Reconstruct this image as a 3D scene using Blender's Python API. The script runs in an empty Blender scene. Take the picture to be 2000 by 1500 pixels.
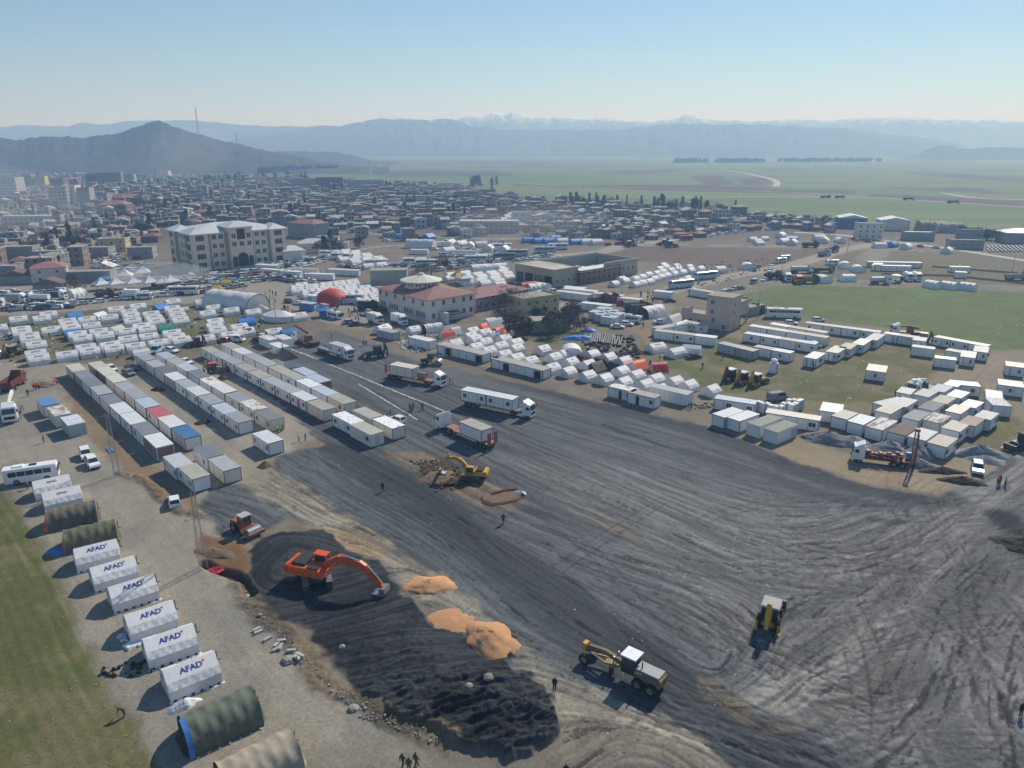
import bpy,math,random
import numpy as np
from mathutils import Vector,Matrix
sc=bpy.context.scene
COL=sc.collection
PI=math.pi
R=math.radians
rnd=random.Random(7)
# ------------------------------------------------------------------ camera
FPX,HZ,CAMH=1450.0,285.0,55.0
PITCH=math.atan((750-HZ)/FPX)
cam_d=bpy.data.cameras.new('camera');cam=bpy.data.objects.new('camera',cam_d);COL.objects.link(cam)
cam.location=(0,0,CAMH);cam.rotation_euler=(PI/2-PITCH,0,0)
cam_d.sensor_width=36;cam_d.lens=36*FPX/2000;cam_d.clip_start=0.5;cam_d.clip_end=60000
sc.camera=cam
# ------------------------------------------------------------------ sky and sun
SUN_AZ,SUN_EL=R(33),R(39)
w=bpy.data.worlds.new('World');sc.world=w;w.use_nodes=True
nt=w.node_tree;bg=nt.nodes['Background']
sky=nt.nodes.new('ShaderNodeTexSky');sky.sky_type='NISHITA';sky.sun_disc=False
sky.sun_elevation=SUN_EL;sky.sun_rotation=SUN_AZ;sky.altitude=500;sky.air_density=1.2;sky.dust_density=0.05;sky.ozone_density=7.0
nt.links.new(sky.outputs[0],bg.inputs[0]);bg.inputs[1].default_value=0.095
sun_d=bpy.data.lights.new('sun','SUN');sun_d.energy=4.7;sun_d.angle=R(0.53);sun_d.color=(1,.95,.87)
sun=bpy.data.objects.new('sun',sun_d);COL.objects.link(sun);sun.location=(0,0,300)
SD=Vector((math.sin(SUN_AZ)*math.cos(SUN_EL),math.cos(SUN_AZ)*math.cos(SUN_EL),math.sin(SUN_EL)))
sun.rotation_euler=(-SD).to_track_quat('-Z','Y').to_euler()
vs=sc.view_settings;vs.view_transform='Standard';vs.look='None';vs.exposure=0.0;vs.gamma=1;vs.use_curve_mapping=False
sc.render.engine='CYCLES'
cy=sc.cycles;cy.use_denoising=True;cy.max_bounces=5;cy.diffuse_bounces=2;cy.glossy_bounces=2;cy.transmission_bounces=2;cy.volume_bounces=1;cy.transparent_max_bounces=6
cy.use_adaptive_sampling=True;cy.adaptive_threshold=0.02;cy.caustics_reflective=False;cy.caustics_refractive=False
# ------------------------------------------------------------------ helpers
def G(px,py,z=0.0):
 """where the survey sight line through a spot of the frame meets the level z: world x, y"""
 x=(px-1000)/FPX;y=-(py-750)/FPX
 c,s=math.cos(PITCH),math.sin(PITCH)
 dz=-s+y*c
 t=(z-CAMH)/dz
 return (x*t,(c+y*s)*t)
def D2(a):return (math.cos(R(a)),math.sin(R(a)))
class MB:
 def __init__(s):s.v=[];s.f=[];s.m=[]
 def add(s,vs,fs,m=0):
  o=len(s.v);s.v+=[tuple(p) for p in vs]
  for f in fs:s.f.append(tuple(i+o for i in f));s.m.append(m)
  return s
 def box(s,c,d,rz=0,m=0,top=1.0,topx=None,ry=0):
  x,y,z=d[0]/2,d[1]/2,d[2]/2
  tx=top if topx is None else topx
  P=[(-x,-y,-z),(x,-y,-z),(x,y,-z),(-x,y,-z),(-x*tx,-y*top,z),(x*tx,-y*top,z),(x*tx,y*top,z),(-x*tx,y*top,z)]
  if ry:P=[(p[0]*math.cos(ry)+p[2]*math.sin(ry),p[1],-p[0]*math.sin(ry)+p[2]*math.cos(ry)) for p in P]
  if rz:P=[(p[0]*math.cos(rz)-p[1]*math.sin(rz),p[0]*math.sin(rz)+p[1]*math.cos(rz),p[2]) for p in P]
  P=[(p[0]+c[0],p[1]+c[1],p[2]+c[2]) for p in P]
  return s.add(P,[(3,2,1,0),(4,5,6,7),(0,1,5,4),(1,2,6,5),(2,3,7,6),(3,0,4,7)],m)
 def b2(s,lo,hi,m=0):
  return s.box([(a+b)/2 for a,b in zip(lo,hi)],[b-a for a,b in zip(lo,hi)],m=m)
 def cyl(s,a,b,r0,r1=None,n=10,m=0,cap=True):
  r1=r0 if r1 is None else r1
  a,b=Vector(a),Vector(b);d=(b-a).normalized()
  u=d.orthogonal().normalized();w_=d.cross(u)
  P=[]
  for i in range(n):
   t=2*PI*i/n;e=u*math.cos(t)+w_*math.sin(t)
   P+=[a+e*r0,b+e*r1]
  F=[(2*i,2*((i+1)%n),2*((i+1)%n)+1,2*i+1) for i in range(n)]
  if cap:F+=[tuple(2*i for i in range(n))[::-1],tuple(2*i+1 for i in range(n))]
  return s.add(P,F,m)
 def bar(s,a,b,wd,ht,m=0):
  a,b=Vector(a),Vector(b);d=(b-a).normalized()
  u=d.cross(Vector((0,0,1)))
  if u.length<1e-3:u=Vector((1,0,0))
  u.normalize();k=u.cross(d)
  P=[]
  for q in (a,b):
   for i,j in ((-1,-1),(1,-1),(1,1),(-1,1)):P.append(q+u*wd/2*i+k*ht/2*j)
  return s.add(P,[(0,1,2,3),(7,6,5,4),(0,4,5,1),(1,5,6,2),(2,6,7,3),(3,7,4,0)],m)
 def prism(s,prof,y0,y1,m=0,axis='y',s1=1.0):
  """profile of (x, z) pushed from y0 to y1; s1 shrinks the far cap about its centre"""
  n=len(prof);P=[]
  for y in (y0,y1):
   for (a,b) in prof:P.append((a,y,b) if axis=='y' else (y,a,b))
  F=[tuple(range(n)),tuple(range(2*n-1,n-1,-1))]+[(i,i+n,(i+1)%n+n,(i+1)%n) for i in range(n)]
  if axis !='y':F=[f[::-1] for f in F]
  return s.add(P,F,m)
 def bent(s,pts,wds,hts,m=0):
  """a box beam bent through points in the xz plane: widths along y, heights across"""
  P=[];n=len(pts)
  for i,p in enumerate(pts):
   q0=Vector(pts[max(i-1,0)]);q1=Vector(pts[min(i+1,n-1)])
   d=(q1-q0).normalized();k=Vector((-d.z,0,d.x))
   for a,b in ((-1,-1),(1,-1),(1,1),(-1,1)):
    P.append(Vector(p)+Vector((0,a*wds[i]/2,0))+k*b*hts[i]/2)
  F=[(0,1,2,3),tuple(4*(n-1)+i for i in (3,2,1,0))]
  for i in range(n-1):
   for j in range(4):
    a,b=4*i+j,4*i+(j+1)%4
    F.append((a,a+4,b+4,b))
  return s.add(P,F,m)
 def mesh(s,name,smooth=False,nm=None):
  me=bpy.data.meshes.new(name);me.from_pydata(s.v,[],s.f)
  k=(max(s.m)+1) if s.m else 1
  for _ in range(nm or k):me.materials.append(None)
  if k>1:me.polygons.foreach_set('material_index',s.m)
  if smooth:me.polygons.foreach_set('use_smooth',[True]*len(s.f))
  me.update();return me
def setmats(o,mats):
 for sl,m in zip(o.material_slots,mats):
  sl.link='OBJECT';sl.material=m
def ob(name,me,mats,parent=None,loc=(0,0,0),rot=(0,0,0),scale=None):
 if isinstance(me,MB):me=me.mesh(name)
 o=bpy.data.objects.new(name,me);COL.objects.link(o)
 if not isinstance(mats,(list,tuple)):mats=[mats]
 setmats(o,mats)
 o.location=loc
 if not isinstance(rot,(tuple,list)):rot=(0,0,rot)
 o.rotation_euler=rot
 if scale is not None:o.scale=scale if isinstance(scale,(tuple,list)) else (scale,)*3
 if parent:o.parent=parent
 return o
THINGS=[]
def tag(o,label,cat,group=None):
 o['label']=label;o['category']=cat
 if group:o['group']=group
 THINGS.append(o);return o
def thing(name,label,cat,loc=(0,0,0),rz=0.0,group=None,scale=None):
 o=bpy.data.objects.new(name,None);COL.objects.link(o);o.empty_display_size=.5
 o.location=loc if len(loc)==3 else (loc[0],loc[1],0);o.rotation_euler=(0,0,rz)
 if scale is not None:o.scale=scale if isinstance(scale,(tuple,list)) else (scale,)*3
 return tag(o,label,cat,group)
def struct(o):o['kind']='structure';return o
def inst(spec,root,colors):
 """build a thing's parts (and their sub-parts) from a shared spec: name, mesh, material keys, place, children"""
 for sp in spec:
  nm,me,mk=sp[0],sp[1],sp[2]
  loc=sp[3] if len(sp)>3 else (0,0,0);rot=sp[4] if len(sp)>4 else (0,0,0)
  mats=[colors.get(k,k) if isinstance(k,str) else k for k in (mk if isinstance(mk,(list,tuple)) else [mk])]
  mats=[M_[k] if isinstance(k,str) else k for k in mats]
  o=ob(nm,me,mats,root,loc,rot)
  if len(sp)>5 and sp[5]:inst(sp[5],o,colors)
ORD=['zeroth','first','second','third','fourth','fifth','sixth','seventh','eighth','ninth','tenth','eleventh','twelfth','thirteenth','fourteenth','fifteenth','sixteenth','seventeenth','eighteenth','nineteenth','twentieth']
def onth(i):
 if i<len(ORD):return ORD[i]
 return '%d%s'%(i,'th' if 10<=i%100<=20 else {1:'st',2:'nd',3:'rd'}.get(i%10,'th'))
 # ------------------------------------------------------------------ materials
def lin(r,g,b):return tuple((((c/255)/12.92) if c<=10 else ((c/255+.055)/1.055)**2.4) for c in (r,g,b))
M_={}
def mat(name,col,rough=.75,var=.16,scale=1.2,metal=0.0,bump=0.0,inst_var=.10,spec=.3,dirt=None,stretch=None):
 """painted, woven or earthen surface: base colour broken by two scales of noise, a shift from copy to copy, optional dirt"""
 m=bpy.data.materials.new(name);m.use_nodes=True;n=m.node_tree.nodes;l=m.node_tree.links
 b=n['Principled BSDF'];b.inputs['Roughness'].default_value=rough;b.inputs['Metallic'].default_value=metal
 b.inputs['Specular IOR Level'].default_value=spec
 tc=n.new('ShaderNodeTexCoord');src=tc.outputs['Object']
 if stretch:
  mp=n.new('ShaderNodeMapping');mp.inputs['Scale'].default_value=stretch;l.new(src,mp.inputs[0]);src=mp.outputs[0]
 no=n.new('ShaderNodeTexNoise');no.inputs['Scale'].default_value=scale;no.inputs['Detail'].default_value=4;no.inputs['Roughness'].default_value=.65
 oi=n.new('ShaderNodeObjectInfo')
 no.noise_dimensions='4D';l.new(src,no.inputs['Vector'])
 mu=n.new('ShaderNodeMath');mu.operation='MULTIPLY';mu.inputs[1].default_value=37;l.new(oi.outputs['Random'],mu.inputs[0]);l.new(mu.outputs[0],no.inputs['W'])
 mr=n.new('ShaderNodeMapRange');mr.inputs['From Min'].default_value=.3;mr.inputs['From Max'].default_value=.7
 mr.inputs['To Min'].default_value=1-var;mr.inputs['To Max'].default_value=1+var;l.new(no.outputs['Fac'],mr.inputs[0])
 mi=n.new('ShaderNodeMapRange');mi.inputs['To Min'].default_value=1-inst_var;mi.inputs['To Max'].default_value=1+inst_var;l.new(oi.outputs['Random'],mi.inputs[0])
 pm=n.new('ShaderNodeMath');pm.operation='MULTIPLY';l.new(mr.outputs[0],pm.inputs[0]);l.new(mi.outputs[0],pm.inputs[1])
 vm=n.new('ShaderNodeVectorMath');vm.operation='SCALE';vm.inputs[0].default_value=col;l.new(pm.outputs[0],vm.inputs['Scale'])
 out=vm.outputs[0]
 if dirt:
  n2=n.new('ShaderNodeTexNoise');n2.inputs['Scale'].default_value=dirt[1];n2.inputs['Detail'].default_value=6;n2.noise_dimensions='4D'
  l.new(src,n2.inputs['Vector']);l.new(mu.outputs[0],n2.inputs['W'])
  r2=n.new('ShaderNodeMapRange');r2.inputs['From Min'].default_value=dirt[2];r2.inputs['From Max'].default_value=dirt[2]+.1;l.new(n2.outputs['Fac'],r2.inputs[0])
  mx=n.new('ShaderNodeMix');mx.data_type='RGBA';l.new(r2.outputs[0],mx.inputs['Factor']);l.new(out,mx.inputs['A']);mx.inputs['B'].default_value=(*dirt[0],1)
  out=mx.outputs['Result']
 l.new(out,b.inputs['Base Color'])
 if bump:
  bp=n.new('ShaderNodeBump');bp.inputs['Strength'].default_value=bump;bp.inputs['Distance'].default_value=.1;l.new(no.outputs['Fac'],bp.inputs['Height']);l.new(bp.outputs[0],b.inputs['Normal'])
 M_[name]=m;return m
dust=(.30,.27,.22)
mat('white_wall',(.77,.78,.78),.6,.05,.8,inst_var=.05,dirt=((.68,.66,.62),1.1,.64))
mat('cream_wall',(.76,.72,.60),.6,.06,.8,inst_var=.05,dirt=((.5,.46,.38),1.1,.62))
mat('grey_wall',(.42,.44,.44),.6,.08,.8)
mat('brown_wall',(.24,.18,.15),.6,.15,1.5)
mat('rust_wall',(.30,.12,.06),.65,.15,1.5)
mat('frame_dark',(.10,.10,.11),.5,.1)
mat('frame_white',(.66,.66,.64),.5,.1)
mat('frame_orange',(.55,.30,.10),.5,.1)
mat('frame_red',(.35,.10,.09),.5,.1)
mat('frame_blue',(.10,.16,.34),.5,.1)
mat('roof_white',(.68,.70,.70),.45,.06,.7,inst_var=.06,dirt=((.6,.6,.57),.9,.64))
mat('roof_cream',(.60,.575,.49),.5,.07,.7,dirt=((.52,.48,.4),.9,.62))
mat('roof_grey',(.36,.38,.39),.5,.08,.7,inst_var=.14)
mat('roof_tan',(.40,.38,.33),.55,.1,.7,inst_var=.1)
mat('roof_dark',(.19,.21,.24),.5,.1,.7,inst_var=.12)
mat('roof_lightblue',(.46,.53,.60),.45,.07,.7,inst_var=.08)
mat('roof_blue',(.12,.26,.48),.5,.1,.7)
mat('roof_red',(.48,.13,.14),.5,.08,.7)
mat('roof_brown',(.17,.11,.09),.6,.1,.7)
mat('roof_rusty',(.74,.74,.72),.55,.06,.7,dirt=((.36,.25,.17),.9,.5))
mat('roof_patchy',(.88,.89,.90),.5,.04,.7,dirt=((.33,.34,.35),2.2,.56))
mat('glass',(.035,.045,.055),.12,.1,spec=.6)
mat('door',(.50,.52,.53),.5,.05)
mat('dark',(.03,.032,.035),.7,.2)
mat('rubber',(.022,.022,.022),.85,.15)
mat('tent_white',(.74,.74,.74),.7,.06,1.6,inst_var=.06,bump=.35)
mat('tent_roof',(.71,.71,.70),.65,.04,1.6,inst_var=.04,bump=.35)
mat('tent_grey',(.52,.54,.55),.75,.07,1.6,bump=.35)
mat('tarp_blue',(.05,.22,.55),.5,.2,1.5,bump=.5)
mat('tarp_green',(.03,.28,.18),.5,.2,1.5,bump=.5)
mat('tarp_yellow',(.62,.46,.08),.6,.12,1.5,bump=.4)
mat('tarp_red',(.48,.05,.05),.6,.12,1.5,bump=.4)
mat('tarp_orange',(.75,.13,.04),.6,.12,1.5,bump=.4)
mat('canvas_olive',(.130,.135,.085),.85,.2,1.3,bump=.5)
mat('canvas_green',(.115,.135,.10),.8,.2,1.3,bump=.5)
mat('canvas_brown',(.155,.140,.105),.85,.2,1.3,bump=.5)
mat('canvas_beige',(.33,.29,.22),.85,.15,1.3,bump=.5)
mat('canvas_dark',(.05,.045,.035),.9,.2,1.3,bump=.5)
mat('ink_blue',(.03,.06,.26),.6,.05)
mat('ink_dark',(.07,.075,.10),.6,.05)
mat('ink_red',(.55,.05,.07),.6,.05)
mat('metal_grey',(.30,.31,.32),.45,.15,metal=.6)
mat('steel',(.42,.43,.44),.38,.15,metal=.8)
mat('metal_dark',(.06,.06,.06),.55,.2)
mat('galv',(.33,.34,.35),.5,.15,metal=.5)
mat('machine_orange',(.62,.10,.025),.45,.10,1.2,dirt=((.36,.14,.08),1.5,.58))
mat('machine_yellow',(.56,.33,.035),.5,.12,1.2,dirt=((.28,.20,.08),1.5,.6))
mat('machine_ochre',(.36,.24,.08),.6,.2,1.2,dirt=((.16,.13,.09),1.5,.5))
mat('roller_orange',(.40,.12,.06),.6,.2,1.2,dirt=((.22,.13,.09),1.5,.5))
mat('machine_red',(.19,.06,.048),.55,.2,1.2,dirt=((.12,.06,.045),1.5,.55))
mat('machine_green',(.05,.12,.11),.5,.15)
mat('trailer_red',(.34,.14,.10),.6,.15,1.2,dirt=((.30,.20,.15),1.5,.55))
for nme,c in dict(white=(.78,.79,.79),silver=(.46,.48,.50),grey=(.20,.21,.22),black=(.03,.03,.034),blue=(.05,.10,.25),red=(.40,.04,.035),darkgreen=(.04,.08,.06),beige=(.5,.45,.36),yellow=(.65,.45,.05),orange=(.6,.2,.03),navy=(.03,.04,.08),lightblue=(.35,.5,.62)).items():
 mat('paint_'+nme,c,.28,.05,.6,spec=.5,inst_var=.06)
mat('skin',(.42,.26,.19),.6,.06);mat('hair',(.03,.022,.018),.7,.1)
for nme,c in dict(black=(.022,.022,.025),navy=(.03,.04,.075),brown=(.12,.08,.05),red=(.18,.025,.02),camo=(.11,.105,.065),hivis=(.42,.72,.06),orange=(.85,.15,.03),grey=(.16,.16,.17),olive=(.14,.135,.07),jean=(.06,.08,.14),white=(.6,.6,.6)).items():
 mat('cloth_'+nme,c,.85,.12,4)
mat('sand',(.49,.27,.135),.95,.14,.9,bump=.5,dirt=((.25,.175,.125),.45,.62))
mat('gravel_pile',(.225,.235,.245),.95,.16,1.5,bump=.6)
mat('earth_pile',(.16,.115,.075),.95,.25,1.4,bump=.8)
mat('earth_dark',(.055,.045,.035),.95,.25,1.4,bump=.8)
mat('rubble',(.30,.28,.25),.95,.35,1.2,bump=.8)
mat('concrete',(.36,.355,.335),.85,.12,1.5)
mat('curbstone',(.42,.42,.40),.85,.1,2)
mat('lime',(.68,.69,.68),.9,.12,2.5)
mat('timber',(.40,.31,.20),.8,.2,1.5)
mat('hose_red',(.65,.06,.08),.5,.1)
mat('hose_black',(.02,.02,.02),.5,.1)
mat('plastic_white',(.75,.76,.78),.5,.1,2,bump=.5)
mat('plastic_blue',(.03,.045,.18),.45,.1)
mat('lane',(.38,.36,.32),.9,.1,.05)
mat('net_orange',(.55,.22,.16),.7,.15,2)
# ------------------------------------------------------------------ the ground: one sheet from under the camera to the mountains
def vnoise(x,y,seed=0):
 rs=np.random.RandomState(seed);T=rs.rand(256,256).astype(np.float32)
 xi=np.floor(x).astype(np.int64);yi=np.floor(y).astype(np.int64)
 fx=(x-xi).astype(np.float32);fy=(y-yi).astype(np.float32)
 fx=fx*fx*(3-2*fx);fy=fy*fy*(3-2*fy)
 a=T[xi & 255,yi & 255];b=T[(xi+1) & 255,yi & 255];c=T[xi & 255,(yi+1) & 255];d=T[(xi+1) & 255,(yi+1) & 255]
 return a+(b-a)*fx+(c-a)*fy+(a-b-c+d)*fx*fy
def fbm(x,y,seed=0,o=4):
 r=0;a=.5
 for k in range(o):r=r+a*vnoise(x,y,seed+k);x=x*2.03+11.3;y=y*2.03+5.7;a*=.5
 return r/(1-.5**o)
def sstep(a,b,x):
 t=np.clip((x-a)/(b-a),0,1);return t*t*(3-2*t)
NC,NR=880,760
ang=np.concatenate([np.linspace(R(50),R(1.2),NR-60),])
rowY=CAMH/np.tan(ang)
far=np.geomspace(rowY[-1]*1.03,7900,59)
rowY=np.concatenate([[-600,-120,-20,15,32],rowY,far])
c=np.linspace(-.80,.80,NC)
colU=np.concatenate([[-6,-3,-1.8,-1.2,-.95],c,[.95,1.2,1.8,3,6]])
YY,UU=np.meshgrid(rowY,colU,indexing='ij')
XX=UU*(np.abs(YY)+14)
XX=np.clip(XX,-9300,9300)
nr,nc=XX.shape
X=XX.ravel().astype(np.float64);Y=YY.ravel().astype(np.float64)
WX=(fbm(X/3.1,Y/3.1,3,3)-.5);WY=(fbm(X/3.1+77,Y/3.1,5,3)-.5)
LX=(fbm(X/16,Y/16,13,3)-.5);LY=(fbm(X/16+40,Y/16+9,15,3)-.5)
def pxpoly(pts):return np.array([G(*p) for p in pts])
def polymask(P,soft=.5,warp=1.5,big=0.0):
 sx=X+WX*warp*2+LX*big*2;sy=Y+WY*warp*2+LY*big*2
 m=np.zeros(len(X),np.float32)
 pad=soft+2
 idx=np.nonzero((sx>P[:,0].min()-pad) & (sx<P[:,0].max()+pad) & (sy>P[:,1].min()-pad) & (sy<P[:,1].max()+pad))[0]
 if not len(idx):return m
 px,py=sx[idx],sy[idx]
 d2=np.full(len(idx),1e18);ins=np.zeros(len(idx),bool)
 for i in range(len(P)):
  a=P[i];b=P[(i+1)%len(P)];e=b-a
  t=np.clip(((px-a[0])*e[0]+(py-a[1])*e[1])/max(e @ e,1e-9),0,1)
  d2=np.minimum(d2,(px-a[0]-e[0]*t)**2+(py-a[1]-e[1]*t)**2)
  if a[1] !=b[1]:
   cnd=(a[1]>py) !=(b[1]>py)
   ins ^=cnd & (px<(b[0]-a[0])*(py-a[1])/(b[1]-a[1])+a[0])
 sd=np.where(ins,1,-1)*np.sqrt(d2)
 m[idx]=sstep(-soft,soft,sd);return m
def linedist(P,pad,warp=0.0):
 """distance to a polyline and the way along it, only near it"""
 sx=X+WX*warp*2;sy=Y+WY*warp*2
 idx=np.nonzero((sx>P[:,0].min()-pad) & (sx<P[:,0].max()+pad) & (sy>P[:,1].min()-pad) & (sy<P[:,1].max()+pad))[0]
 px,py=sx[idx],sy[idx];best=np.full(len(idx),1e9);sgn=np.zeros(len(idx))
 for i in range(len(P)-1):
  a,b=P[i],P[i+1];e=b-a
  t=np.clip(((px-a[0])*e[0]+(py-a[1])*e[1])/max(e @ e,1e-9),0,1)
  dx,dy=px-a[0]-e[0]*t,py-a[1]-e[1]*t
  d=np.hypot(dx,dy);k=d<best
  best[k]=d[k];sgn[k]=np.sign(e[0]*dy-e[1]*dx)[k]
 return idx,best,sgn
def smoothline(P,n=8):
 P=np.array(P,float);out=[]
 Q=np.vstack([2*P[0]-P[1],P,2*P[-1]-P[-2]])
 for i in range(1,len(Q)-2):
  p0,p1,p2,p3=Q[i-1:i+3]
  for t in np.linspace(0,1,n,endpoint=False):
   out.append(.5*((2*p1)+(p2-p0)*t+(2*p0-5*p1+4*p2-p3)*t*t+(3*p1-p0-3*p2+p3)*t**3))
 out.append(P[-1]);return np.array(out)
 # --- streaks left by the graders: noise smeared along a field of driving directions
FLOW=[[(640,690),(800,765),(1000,860)],[(700,660),(860,720),(1120,785),(1380,855),(1600,925),(1740,962),(1850,965),(1960,930)],[(1000,880),(1250,985),(1450,1075),(1600,1100),(1760,1075),(1900,985),(1990,900)],[(560,820),(720,910),(900,1010),(1050,1130),(1250,1270),(1420,1390),(1560,1500)],[(600,930),(760,1030),(900,1130),(1100,1290),(1300,1420)],[(900,1010),(1100,1080),(1280,1140),(1400,1195),(1500,1300)],[(1350,1380),(1500,1290),(1700,1150),(1850,1010),(2000,880)],[(1450,1420),(1600,1330),(1760,1220),(1830,1120),(1990,960)],[(1700,1480),(1790,1300),(1840,1180),(1930,1080),(2020,1030)],[(1500,1490),(1680,1450),(1830,1370),(1900,1250),(1960,1100)],[(1850,1490),(1880,1350),(1800,1200)],[(1960,1490),(1920,1300),(1990,1180)],[(560,1210),(680,1180),(760,1150)],[(720,1380),(880,1330),(1010,1310),(1080,1330)],[(800,1430),(930,1370),(1060,1350)],[(480,1090),(560,1040),(660,1060)],[(1130,1500),(1230,1430),(1400,1420)],[(1200,1390),(1350,1480),(1420,1560)],[(420,960),(520,985),(600,1040)],[(100,1000),(170,1150),(260,1330),(340,1500)],[(250,980),(380,1150),(520,1330),(700,1500)],[(1400,760),(1600,760),(1800,745),(1950,690)],[(330,740),(430,850),(560,960)],[(110,740),(220,880),(330,1000)],[(1500,850),(1650,930),(1800,930)]]
rx0,rx1,ry0,ry1,rs_=-120,130,46,235,.22
gx=np.arange(rx0,rx1,rs_);gy=np.arange(ry0,ry1,rs_)
fxs=[];
for st in FLOW:
 P=smoothline([G(*p) for p in st],5)
 for i in range(len(P)-1):
  d=P[i+1]-P[i];a=2*math.atan2(d[1],d[0]);mpt=(P[i]+P[i+1])/2
  fxs.append((mpt[0],mpt[1],math.cos(a),math.sin(a)))
fxs=np.array(fxs)
cgx,cgy=np.meshgrid(np.arange(rx0,rx1+3,3.),np.arange(ry0,ry1+3,3.),indexing='ij')
C2=np.zeros_like(cgx);S2=np.zeros_like(cgx)
for (ax,ay,ca,sa) in fxs:
 wgt=1/((cgx-ax)**2+(cgy-ay)**2+6.)**1.6
 C2+=wgt*ca;S2+=wgt*sa
A2=np.arctan2(S2,C2)/2
gX,gY=np.meshgrid(gx,gy,indexing='ij')
def csample(A,x,y):
 i=np.clip((x-rx0)/3,0,A.shape[0]-1.01);j=np.clip((y-ry0)/3,0,A.shape[1]-1.01)
 return A[(i+.5).astype(int),(j+.5).astype(int)]
cA,sA=np.cos(2*A2),np.sin(2*A2)
def bil(A,x,y,h,x0=rx0,y0=ry0):
 i=np.clip((x-x0)/h,0,A.shape[0]-1.001);j=np.clip((y-y0)/h,0,A.shape[1]-1.001)
 i0=i.astype(int);j0=j.astype(int);f=i-i0;g=j-j0
 i1=np.minimum(i0+1,A.shape[0]-1);j1=np.minimum(j0+1,A.shape[1]-1)
 return A[i0,j0]*(1-f)*(1-g)+A[i1,j0]*f*(1-g)+A[i0,j1]*(1-f)*g+A[i1,j1]*f*g
th=np.arctan2(bil(sA,gX,gY,3.),bil(cA,gX,gY,3.))/2+(fbm(gX/12,gY/12,61,2)-.5)*.16
dirx=np.cos(th).astype(np.float32);diry=np.sin(th).astype(np.float32)
rsn=np.random.RandomState(4)
noise=rsn.rand(*gX.shape).astype(np.float32)
noise=(noise+np.roll(noise,1,0)+np.roll(noise,1,1)+np.roll(np.roll(noise,1,0),1,1))/4
def lic(nz,steps,hstep):
 acc=nz.copy();cnt=1
 for sg in (1,-1):
  fi=np.broadcast_to(np.arange(nz.shape[0],dtype=np.float32)[:,None],nz.shape).copy();fj=np.broadcast_to(np.arange(nz.shape[1],dtype=np.float32)[None],nz.shape).copy()
  dx=dirx*sg;dy=diry*sg
  for k in range(steps):
   fi+=dx*hstep;fj+=dy*hstep
   ii=np.clip(fi,0,nz.shape[0]-1).astype(np.int32);jj=np.clip(fj,0,nz.shape[1]-1).astype(np.int32)
   acc+=nz[ii,jj];cnt+=1
   nx,ny=dirx[ii,jj],diry[ii,jj];fl=np.where(nx*dx+ny*dy<0,-1,1).astype(np.float32)
   dx=nx*fl;dy=ny*fl
 r=acc/cnt;return (r-r.mean())/r.std()
L1=lic(noise,30,1.3);L3=lic(noise,8,1.2)
big_n=np.repeat(np.repeat(rsn.rand(gX.shape[0]//3+1,gX.shape[1]//3+1),3,0),3,1)[:gX.shape[0],:gX.shape[1]].astype(np.float32)
L2=lic(big_n,20,2.2);dirx,diry=np.cos(th+.75).astype(np.float32),np.sin(th+.75).astype(np.float32);L4=lic(noise,18,1.3);dirx,diry=np.cos(th-.5).astype(np.float32),np.sin(th-.5).astype(np.float32);L5=lic(noise,18,1.3)
inr=(X>rx0) & (X<rx1) & (Y>ry0) & (Y<ry1)
fade=sstep(0,12,np.minimum(np.minimum(X-rx0,rx1-X),np.minimum(Y-ry0+12,ry1-Y)))
S1=np.where(inr,bil(L1,X,Y,rs_),0)*fade;S2_=np.where(inr,bil(L2,X,Y,rs_),0)*fade
S3=np.where(inr,bil(L3,X,Y,rs_),0)*fade
cm=sstep(.5,.62,fbm(X/11+5,Y/11,64,3))*(.08+.72*sstep(15,45,X-(Y-90)*.4));cm2=sstep(.52,.64,fbm(X/9+25,Y/9,66,3))*(.08+.72*sstep(15,45,X-(Y-90)*.4))
S1=S1*(1-.8*cm)+1.1*cm*np.where(inr,bil(L4,X,Y,rs_),0)*fade;S1=S1*(1-.8*cm2)+1.1*cm2*np.where(inr,bil(L5,X,Y,rs_),0)*fade
STREAK=np.tanh((S1*.85+S2_*.16)*.8)*1.35
DASH=sstep(1.2,1.9,S3-.6*S2_)*sstep(160,90,Y)
# --- colours of the ground by what lies there
def a3(r,g,b):return np.array(lin(r,g,b))*.98
ALB=np.zeros((len(X),3));Z=np.zeros(len(X))
f1=fbm(X/7,Y/7,21,5);f2=fbm(X/1.6,Y/1.6,31,3);f3=fbm(X/40,Y/40,41,4)
def lay(m,col,var=0.12,col2=None,k=None):
 global ALB
 cc=np.array(col)[None]*(1+var*2*(f1-.5)+var*1.2*(f2-.5))[:,None]
 if col2 is not None:
  q=sstep(.42,.58,f1 if k is None else k)[:,None];cc=cc*(1-q)+np.array(col2)[None]*(1+var*(f2-.5))[:,None]*q
 ALB=ALB*(1-m[:,None])+cc*m[:,None]
one=np.ones(len(X),np.float32)
SOIL=a3(124,117,102);SOIL2=a3(112,104,92);GRASS=a3(92,98,60);GRASS2=a3(116,110,84);FIELD=a3(86,106,58);PLOW=a3(80,69,64)
lay(one,SOIL,.16,SOIL2)
farm=sstep(440,640,Y+LX*120)
plain=polymask(pxpoly([(-3000,345),(-200,341),(300,338),(560,347),(800,352),(900,362),(1010,385),(1150,400),(1300,410),(1450,418),(1650,432),(1800,442),(2200,452),(5000,470),(9000,289.0),(-9000,289.0)]),12,1.5,18)
lay(sstep(400,520,Y)*(1-plain),a3(92,86,80),.35)
strip=fbm(X/260+3,Y/46,51,4)
lay(plain,FIELD,.06,a3(102,114,70),strip)
lay(plain*sstep(.60,.64,fbm(X/700+9,Y/95+2,57,4))*sstep(1500,2300,Y),PLOW,.05)
def flay(pts,col,soft=6,var=.06,big=3):lay(polymask(pxpoly(pts),soft,1.5,big),col,var)
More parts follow.
